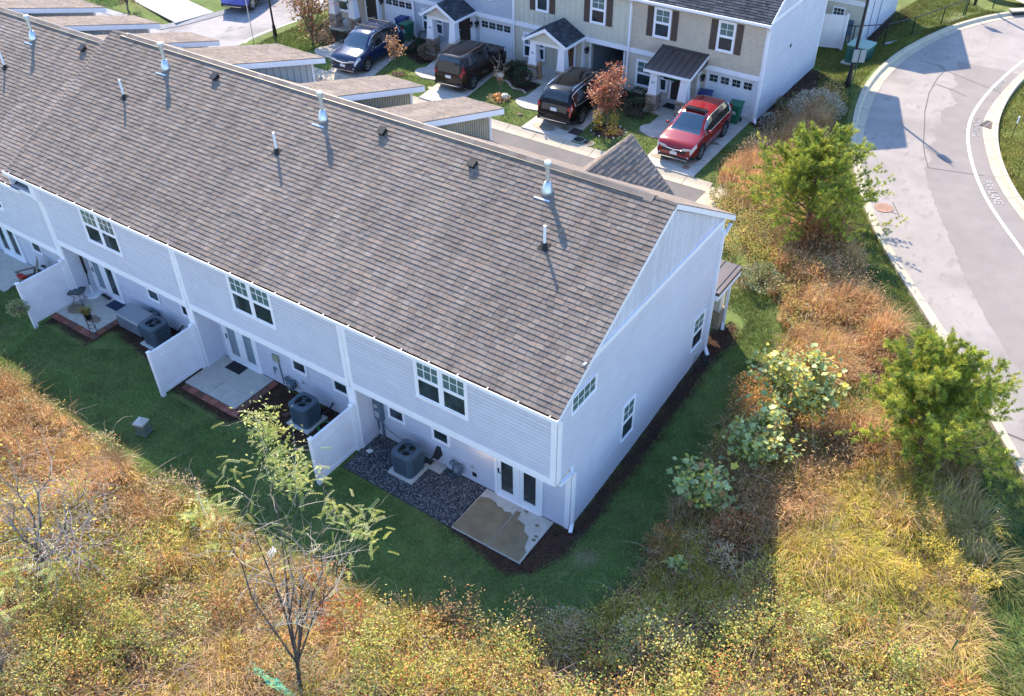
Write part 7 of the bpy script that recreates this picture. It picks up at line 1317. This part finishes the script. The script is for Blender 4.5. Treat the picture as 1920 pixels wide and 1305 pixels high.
# big goldenrod and bleached grass near the right edge
for x, y, lab in ((8.75,3.75,'tall yellow goldenrod clump, upper left one of the yellow trio'),(8.15,2.95,'tall yellow goldenrod clump, lowest of the yellow trio'),(9.6,3.35,'tall yellow goldenrod clump leaning right, nearest the green lawn')):
    o = thing('goldenrod', lab, 'plant', (x, y, h1(x,y))); m_ = 11; A = np.stack([x+RNG.normal(size=m_)*.13,y+RNG.normal(size=m_)*.13,np.full(m_,h1(x,y))],-1); D = np.stack([RNG.normal(size=m_)*.22+.1,RNG.normal(size=m_)*.22-.08,np.ones(m_)],-1); s_, e = curve_sticks(A, D, RNG.uniform(.8,1.25,m_), .008, pick([(.30,.20,.12)], m_), 4, .15, .08); emit('stem', s_, TWIG, o); i = np.repeat(np.arange(m_), 70); t = RNG.random(len(i))**1.5*.45; P = e[i]+(A[i]-e[i])*t[:, None]+RNG.normal(size=(len(i),3))*.05; emit('flower_head', [leaves(P, RNG.uniform(.03,.06,len(i)), pick([(.72,.52,.05),(.64,.48,.07),(.56,.46,.14)], len(i)))], LEAF, o, kind='stuff')
def clump(name, label_, x, y, nb, h, cols, lean=(.2,.9), rad=.25, w_=.012):
    o = thing(name, label_, 'grass clump', (x, y, h1(x,y))); a = RNG.uniform(0,6.28,nb); r = rad*np.sqrt(RNG.random(nb)); bx, by = x+r*np.cos(a), y+r*np.sin(a); emit('blade', [blades(bx, by, H(bx,by)-.03, RNG.uniform(*h, nb), a+RNG.normal(size=nb)*.4, RNG.uniform(*lean, nb), w_, pick(cols, nb, .75, 1.3))], GRASSM, o, kind='stuff'); return o
clump('tall_grass_clump','large bleached grass clump fanning out below the right pine',9.15,5.3,300,(.5,1.1),[(.46,.40,.22),(.38,.34,.13),(.30,.30,.08)],(.3,1.2),.4); clump('tall_grass_clump','second bleached grass clump fanning toward the kerb, right of the first',9.75,4.3,240,(.4,.95),[(.48,.38,.16),(.36,.32,.09)],(.4,1.3),.4); clump('tall_grass_clump','blond drooping grass clump at the bottom right beside the bright lawn',9.9,.6,260,(.4,.9),[(.56,.44,.12),(.46,.40,.09)],(.6,1.6),.5); clump('tall_grass_clump','tan drooping grass clump above the bright lawn corner',9.75,1.9,240,(.4,.8),[(.54,.42,.12),(.42,.38,.09)],(.6,1.6),.5); clump('tall_grass_clump','tawny grass clump at the left lawn edge, tipped over',-18.3,-4.7,420,(.5,.9),[(.46,.28,.14),(.40,.24,.12)],(.5,1.1)); clump('tall_grass_clump','tawny grass clump at the lawn edge behind the utility pedestal',-12.2,-5.0,360,(.5,.9),[(.44,.27,.14),(.40,.30,.15)],(.4,1.0))
def pine(label_, base, h, R, seed, n_l=60):
    o = thing('pine_tree', label_, 'tree', base); rg = np.random.default_rng(seed); b = np.array(base); q = MB(); top = b+np.array([rg.uniform(-.2,.2),rg.uniform(-.2,.2),h*.92]); q.path([tuple(b-[0,0,.2]), tuple(b+(top-b)*.5+rg.normal(size=3)*.06), tuple(top)], [.09,.06,.015], 8); q.build('trunk', BARK, o); br = MB(); tips = []; dirs = []
    for k in range(n_l):
        t = .10+.86*(k/n_l)**.9; a = k*2.399+rg.uniform(-.4,.4); L_ = R*(1.05-.75*t**1.6)*rg.uniform(.65,1.2); p = b+(top-b)*t; d = np.array([math.cos(a),math.sin(a),.25+.55*t+rg.uniform(-.1,.25)]); d /= np.linalg.norm(d); pts = [p]
        for s in range(1,5): d = d+rg.normal(size=3)*.10; d[2] += .05; d /= np.linalg.norm(d); pts.append(pts[-1]+d*L_/4)
        br.path([tuple(p_) for p_ in pts], [.022*(1-s/5.2) for s in range(5)], 5)
        for s in range(1,5):
            for _ in range(6 if s > 1 else 2):
                q0 = pts[s-1]+(pts[s]-pts[s-1])*rg.random(); d2 = (pts[s]-pts[s-1]); d2 = d2/np.linalg.norm(d2)+rg.normal(size=3)*.55; d2[2] += .3; d2 /= np.linalg.norm(d2); l2 = rg.uniform(.14,.38)*L_/1.5
                for f in (.45,.75,1.): tips.append(q0+d2*l2*f); dirs.append(d2)
        tips.append(pts[-1]); dirs.append(d)
    br.build('branch', BARK, o); T = np.array(tips); Dd = np.array(dirs); nn = 22; i = np.repeat(np.arange(len(T)), nn); m_ = len(i); d = Dd[i]*.9+RNG.normal(size=(m_,3))*.62; d /= np.linalg.norm(d, axis=1)[:, None]; L_ = RNG.uniform(.07,.15,m_)[:, None]; s = np.cross(d, RNG.normal(size=(m_,3))); s /= np.linalg.norm(s, axis=1)[:, None]; P = T[i]+RNG.normal(size=(m_,3))*.02
    V = np.stack([P-s*.010, P+s*.010, P+d*L_], 1).reshape(-1,3); F = np.arange(m_*3).reshape(-1,3); tone = pick([(.34,.40,.06),(.44,.48,.065),(.19,.26,.06),(.52,.50,.09)], len(T), .75, 1.25); C_ = tone[i]*RNG.uniform(.7,1.3,(m_,1)); emit('crown', [(V, F, np.repeat(C_, 3, 0))], LEAF, o); return o
pine('broad green pine on the bank beside the road, right of the alley end', (.45,17.45,h1(.45,17.45)-.1), 3.8, 2.75, 11, 95)
pine('bushy green pine beside the road kerb at the right edge', (7.3,7.6,h1(7.3,7.6)-.1), 3.4, 2.3, 12, 95)
# tulip poplar saplings: every leaf an object
def leaf_mesh(name, outline, mat_, fold=.12):
    me = bpy.data.meshes.new(name); vs = [(0,0,0)]+[(x,y,fold*abs(x)) for x, y in outline]; n = len(outline); me.from_pydata(vs, [], [(0,i+1,(i+1) % n+1) for i in range(n)]); me.materials.append(mat_); return me
TUL = [(0,-.5),(.12,-.42),(.42,-.40),(.50,-.12),(.34,.0),(.40,.28),(.24,.46),(.0,.30),(-.24,.46),(-.40,.28),(-.34,0),(-.50,-.12),(-.42,-.40),(-.12,-.42)]
TLM = [leaf_mesh('tulip_leaf_green', TUL, mat('tulip_green', (.30,.40,.15), .45, var=.1, objvar=.25, trans=.3)), leaf_mesh('tulip_leaf_pale', TUL, mat('tulip_pale', (.48,.55,.24), .45, var=.1, objvar=.25, trans=.3)), leaf_mesh('tulip_leaf_yellow', TUL, mat('tulip_yellow', (.62,.52,.08), .45, var=.1, objvar=.3, trans=.3)), leaf_mesh('tulip_leaf_brown', TUL, mat('tulip_brown', (.36,.20,.08), .5, var=.1, objvar=.3, trans=.2))]
def tulip(label_, base, h, R, n, seed, p, sz=(.13,.24)):
    o = thing('tulip_poplar_sapling', label_, 'sapling', base, group='broad-leaved saplings along the side yard'); rg = np.random.default_rng(seed); b = np.array(base); st = MB(); tips = []
    ns = max(2, int(n/20))
    for k in range(ns):
        a = k/ns*6.283+rg.uniform(-.4,.4); e = b+np.array([R*.75*math.cos(a)*rg.uniform(.3,1),R*.75*math.sin(a)*rg.uniform(.3,1),h*rg.uniform(.6,1)]); mid = b+(e-b)*.5+np.array([0,0,.12]); st.path([tuple(b),tuple(mid),tuple(e)],[.02,.013,.006],5)
        for _ in range(4): t = rg.uniform(.4,.95); s0 = b+(e-b)*t; e2 = s0+np.array([rg.normal()*.25*R,rg.normal()*.25*R,rg.uniform(.05,.3)]); st.tube(tuple(s0),tuple(e2),.008,.004,4); tips.append((s0,e2))
        tips.append((mid,e))
    st.build('stem', BARK, o); nf = int(950*R*R); i_ = RNG.integers(0, len(tips), nf); s0_ = np.array([t[0] for t in tips])[i_]; e_ = np.array([t[1] for t in tips])[i_]
    emit('foliage', [leaves(s0_+(e_-s0_)*RNG.uniform(.1,1.1,(nf,1))+RNG.normal(size=(nf,3))*np.array([.12,.12,.10])*R, RNG.uniform(.09,.17,nf), pick([(.34,.42,.16),(.46,.50,.22),(.60,.52,.10),(.40,.26,.10)], nf, .75, 1.25, p=[.35,.25,.3,.1]), up=.9, asp=.85)], LEAF, o, kind='stuff')
    for k in range(n):
        s0, e = tips[k % len(tips)]; pos = s0+(e-s0)*rg.uniform(.35,1.08)+rg.normal(size=3)*np.array([.13,.13,.10])*R/1.0; me = TLM[rg.choice(4, p=p)]; l = bpy.data.objects.new('leaf', me); COL.objects.link(l); l.parent = o; WL[l.name] = WL[o.name]; l.location = Vector(pos)-Vector(base); s = rg.uniform(*sz); l.scale = (s, s, s); l.rotation_euler = (rg.normal()*.55, rg.normal()*.55, rg.uniform(0,6.28))
tulip('sunlit broad-leaved sapling turning yellow, uppermost of the three by the side yard', (3.75,7.5,h1(3.75,7.5)), 2.5, 1.4, 298, 21, [.30,.25,.38,.07]); tulip('broad-leaved pale green sapling, the middle one along the side yard', (3.35,5.45,h1(3.35,5.45)), 1.9, 1.25, 290, 22, [.45,.38,.13,.04]); tulip('broad-leaved pale green sapling at the lawn edge, lowest of the three large ones', (2.75,3.2,h1(2.75,3.2)), 1.7, .95, 250, 23, [.42,.42,.11,.05]); tulip('tiny broad-leaved sapling with yellow-green leaves in dark weeds below the side yard', (3.35,.75,h1(3.35,.75)), .9, .35, 24, 24, [.3,.2,.45,.05], (.16,.24)); tulip('small yellow-leaved seedling standing in the brush left of the bare sapling', (-8.6,-5.1,h1(-8.6,-5.1)), .8, .25, 12, 25, [.1,.1,.75,.05], (.12,.2))
# the bare sapling in the foreground, with ferny fronds left at the top
FRM = MB(); 
for k in range(9):
    t = .12+.1*k
    for s in (-1,1): FRM.add([(0,t,0),(s*.05,t-.012,-.008),(s*.125,t+.045,-.03),(s*.06,t+.042,-.008)], [(0,1,2,3)])
FRM.add([(-.004,0,0),(.004,0,0),(.003,1,0),(-.003,1,0)], [(0,1,2,3)]); FRV = FRM.v
def frond_mesh(name, m_):
    me = bpy.data.meshes.new(name); me.from_pydata([(x,y,z-.22*y*y) for x,y,z in FRV], [], FRM.f); me.materials.append(m_); return me
FRO = [frond_mesh('frond_yellow', mat('frond_yellow_green', (.56,.58,.12), .5, var=.1, objvar=.25, trans=.35)), frond_mesh('frond_pale', mat('frond_pale_green', (.62,.64,.28), .5, var=.1, objvar=.25, trans=.35)), frond_mesh('frond_green', mat('frond_green', (.36,.46,.10), .5, var=.1, objvar=.25, trans=.35))]
def fronds(o, base, pts, n, seed, sz=(.30,.50), spread=.16):
    rg = np.random.default_rng(seed)
    for k in range(n):
        p = pts[rg.integers(0, len(pts))]+rg.normal(size=3)*spread*np.array([1,1,.8]); l = bpy.data.objects.new('frond', FRO[rg.integers(0,3)]); COL.objects.link(l); l.parent = o; l.location = Vector(p)-Vector(base); s = rg.uniform(*sz); l.scale = (s,s,s); l.rotation_euler = (rg.normal()*.35+.1, rg.normal()*.35, rg.uniform(0,6.28))
B1 = (-2.2,-7.35,h1(-2.2,-7.35)-.1); o = thing('locust_sapling', 'tall half-bare sapling in the foreground with yellow-green fronds at its top', 'tree', B1)
T1 = [(-5.35,-4.35,5.6),(-3.9,-4.9,5.1),(-2.6,-5.1,4.9),(-1.55,-5.25,5.2),(-4.5,-6.9,5.2),(-3.0,-5.6,4.4),(-1.9,-6.0,4.2),(-4.9,-5.6,5.0)]
e1, tips1 = limb_tree(o, B1, T1, .055, 31, sub=4, tw_len=(.5,1.2), split=.22, twn=2, jit=.10, barkm=mat('dark_bark', (.085,.065,.05), .9, var=.3, scale=18, bump=.6, bscale=60), cols=[(.36,.29,.22),(.48,.40,.32),(.56,.48,.40)])
hi_ = [np.array(T1[0])+np.array([.14*k,-.05*k,-.16*k]) for k in range(9)]; fronds(o, B1, list(e1), 110, 36, (.20,.34), .12); fronds(o, B1, hi_, 95, 32, (.28,.46), .15); fronds(o, B1, [np.array(T1[3]),np.array(T1[3])+[-.3,.1,-.1],np.array(T1[2]),np.array([-1.2,-5.3,5.0])], 60, 33, (.24,.40), .22); fronds(o, B1, [np.array(T1[4]),np.array(T1[4])+[.3,.1,0],np.array(T1[4])+[-.2,-.1,-.1],np.array(T1[7])], 62, 34, (.24,.40), .22); fronds(o, B1, [np.array(T1[1]),np.array(T1[1])+[.2,.1,-.2]], 34, 35, (.24,.40), .2)
hp = np.array(hi_+[np.array(t) for t in T1[:2]+T1[4:5]]); i = RNG.integers(0, len(hp), 560); P = hp[i]+RNG.normal(size=(560,3))*np.array([.26,.26,.20]); emit('leaf_spray', [leaves(P, RNG.uniform(.06,.13,560), pick([(.52,.54,.14),(.58,.58,.26),(.40,.46,.12),(.60,.52,.14)], 560), asp=.4)], LEAF, o, kind='stuff')
B2 = (-9.75,-8.95,h1(-9.75,-8.95)-.1); o = thing('grey_sapling', 'grey multi-branched sapling at the left edge with sparse yellow leaves', 'tree', B2)
T2 = [(-9.9,-7.2,4.2),(-8.9,-7.0,4.0),(-8.0,-7.3,3.6),(-7.4,-7.9,3.2),(-10.6,-7.6,4.0),(-8.3,-8.3,3.2),(-10.4,-8.6,3.6)]
e2, _ = limb_tree(o, B2, T2, .07, 41, sub=6, tw_len=(.6,1.4), split=.25, twn=2, jit=.10, cols=[(.36,.31,.28),(.44,.39,.36),(.28,.23,.20)]); n = 260; i = RNG.integers(0, len(e2), n); emit('leaf_spray', [leaves(e2[i]+RNG.normal(size=(n,3))*.10, RNG.uniform(.07,.13,n), pick([(.68,.55,.06),(.58,.52,.09),(.40,.42,.08)], n), asp=.6)], LEAF, o, kind='stuff')
fronds(o, B2, [np.array([-8.3,-8.7,2.6]),np.array([-8.7,-8.9,2.5]),np.array([-9.0,-9.2,2.3]),np.array([-9.4,-9.5,2.2])], 40, 43, (.35,.55), .25)
B3 = (-7.6,-11.1,h1(-7.6,-11.1)); o = thing('locust_sapling', 'low yellow-green fronded sapling in the bottom left corner', 'tree', B3); limb_tree(o, B3, [(-8.6,-10.3,2.9),(-8.0,-10.4,2.8),(-7.2,-10.9,2.7),(-9.,-9.9,2.8)], .04, 44, sub=3, tw_len=(.3,.7)); fronds(o, B3, [np.array([-8.6,-10.2,2.9]),np.array([-8.1,-10.3,2.8]),np.array([-8.9,-9.9,2.8])], 46, 45, (.34,.52), .25)
B4 = (-.35,-4.15,h1(-.35,-4.15)); o = thing('rose_sapling', 'thin orange-leaved wild rose arching over the lawn edge, left of two', 'shrub', B4); e4, _ = limb_tree(o, B4, [(-.6,-3.7,1.75),(-.1,-3.6,1.6),(.15,-3.8,1.2)], .02, 51, sub=4, tw_len=(.2,.45), cols=[(.2,.12,.09)]); n = 260; i = RNG.integers(0,len(e4),n); emit('foliage', [leaves(e4[i]+RNG.normal(size=(n,3))*.07, RNG.uniform(.04,.08,n), pick([(.50,.24,.12),(.46,.34,.14),(.26,.28,.10)], n))], LEAF, o)
B5 = (1.1,-3.3,h1(1.1,-3.3)); o = thing('rose_sapling', 'thin orange-leaved wild rose arching over the lawn edge, right of two', 'shrub', B5); e4, _ = limb_tree(o, B5, [(.8,-2.8,1.5),(1.2,-2.7,1.6),(1.5,-2.8,1.3)], .02, 52, sub=4, tw_len=(.2,.45), cols=[(.2,.12,.09)]); n = 320; i = RNG.integers(0,len(e4),n); emit('foliage', [leaves(e4[i]+RNG.normal(size=(n,3))*.08, RNG.uniform(.04,.08,n), pick([(.48,.26,.12),(.30,.30,.10),(.36,.34,.14)], n))], LEAF, o)
# plants of the planter and basket
n = 160; P = np.array([-18.78,-.98,.85]); a = RNG.uniform(0,6.28,n); pl_ = bpy.data.objects['planter_stand']; emit('foliage', [blades(P[0]+.05*np.cos(a), P[1]+.05*np.sin(a), np.full(n, .82), RNG.uniform(.18,.36,n), a, RNG.uniform(.3,1.2,n), .022, pick([(.40,.36,.08),(.22,.24,.06),(.34,.22,.08)], n))], LEAF, pl_)
n = 900; d = RNG.normal(size=(n,3)); d /= np.linalg.norm(d, axis=1)[:, None]; emit('foliage', [leaves(np.array([-21.0,-2.18,.95])+d*np.array([.34,.34,.26])*RNG.uniform(.6,1.05,(n,1)), RNG.uniform(.05,.09,n), pick([(.26,.32,.10),(.36,.36,.14),(.16,.22,.07),(.5,.46,.3)], n), dirs=d)], LEAF, o_h)
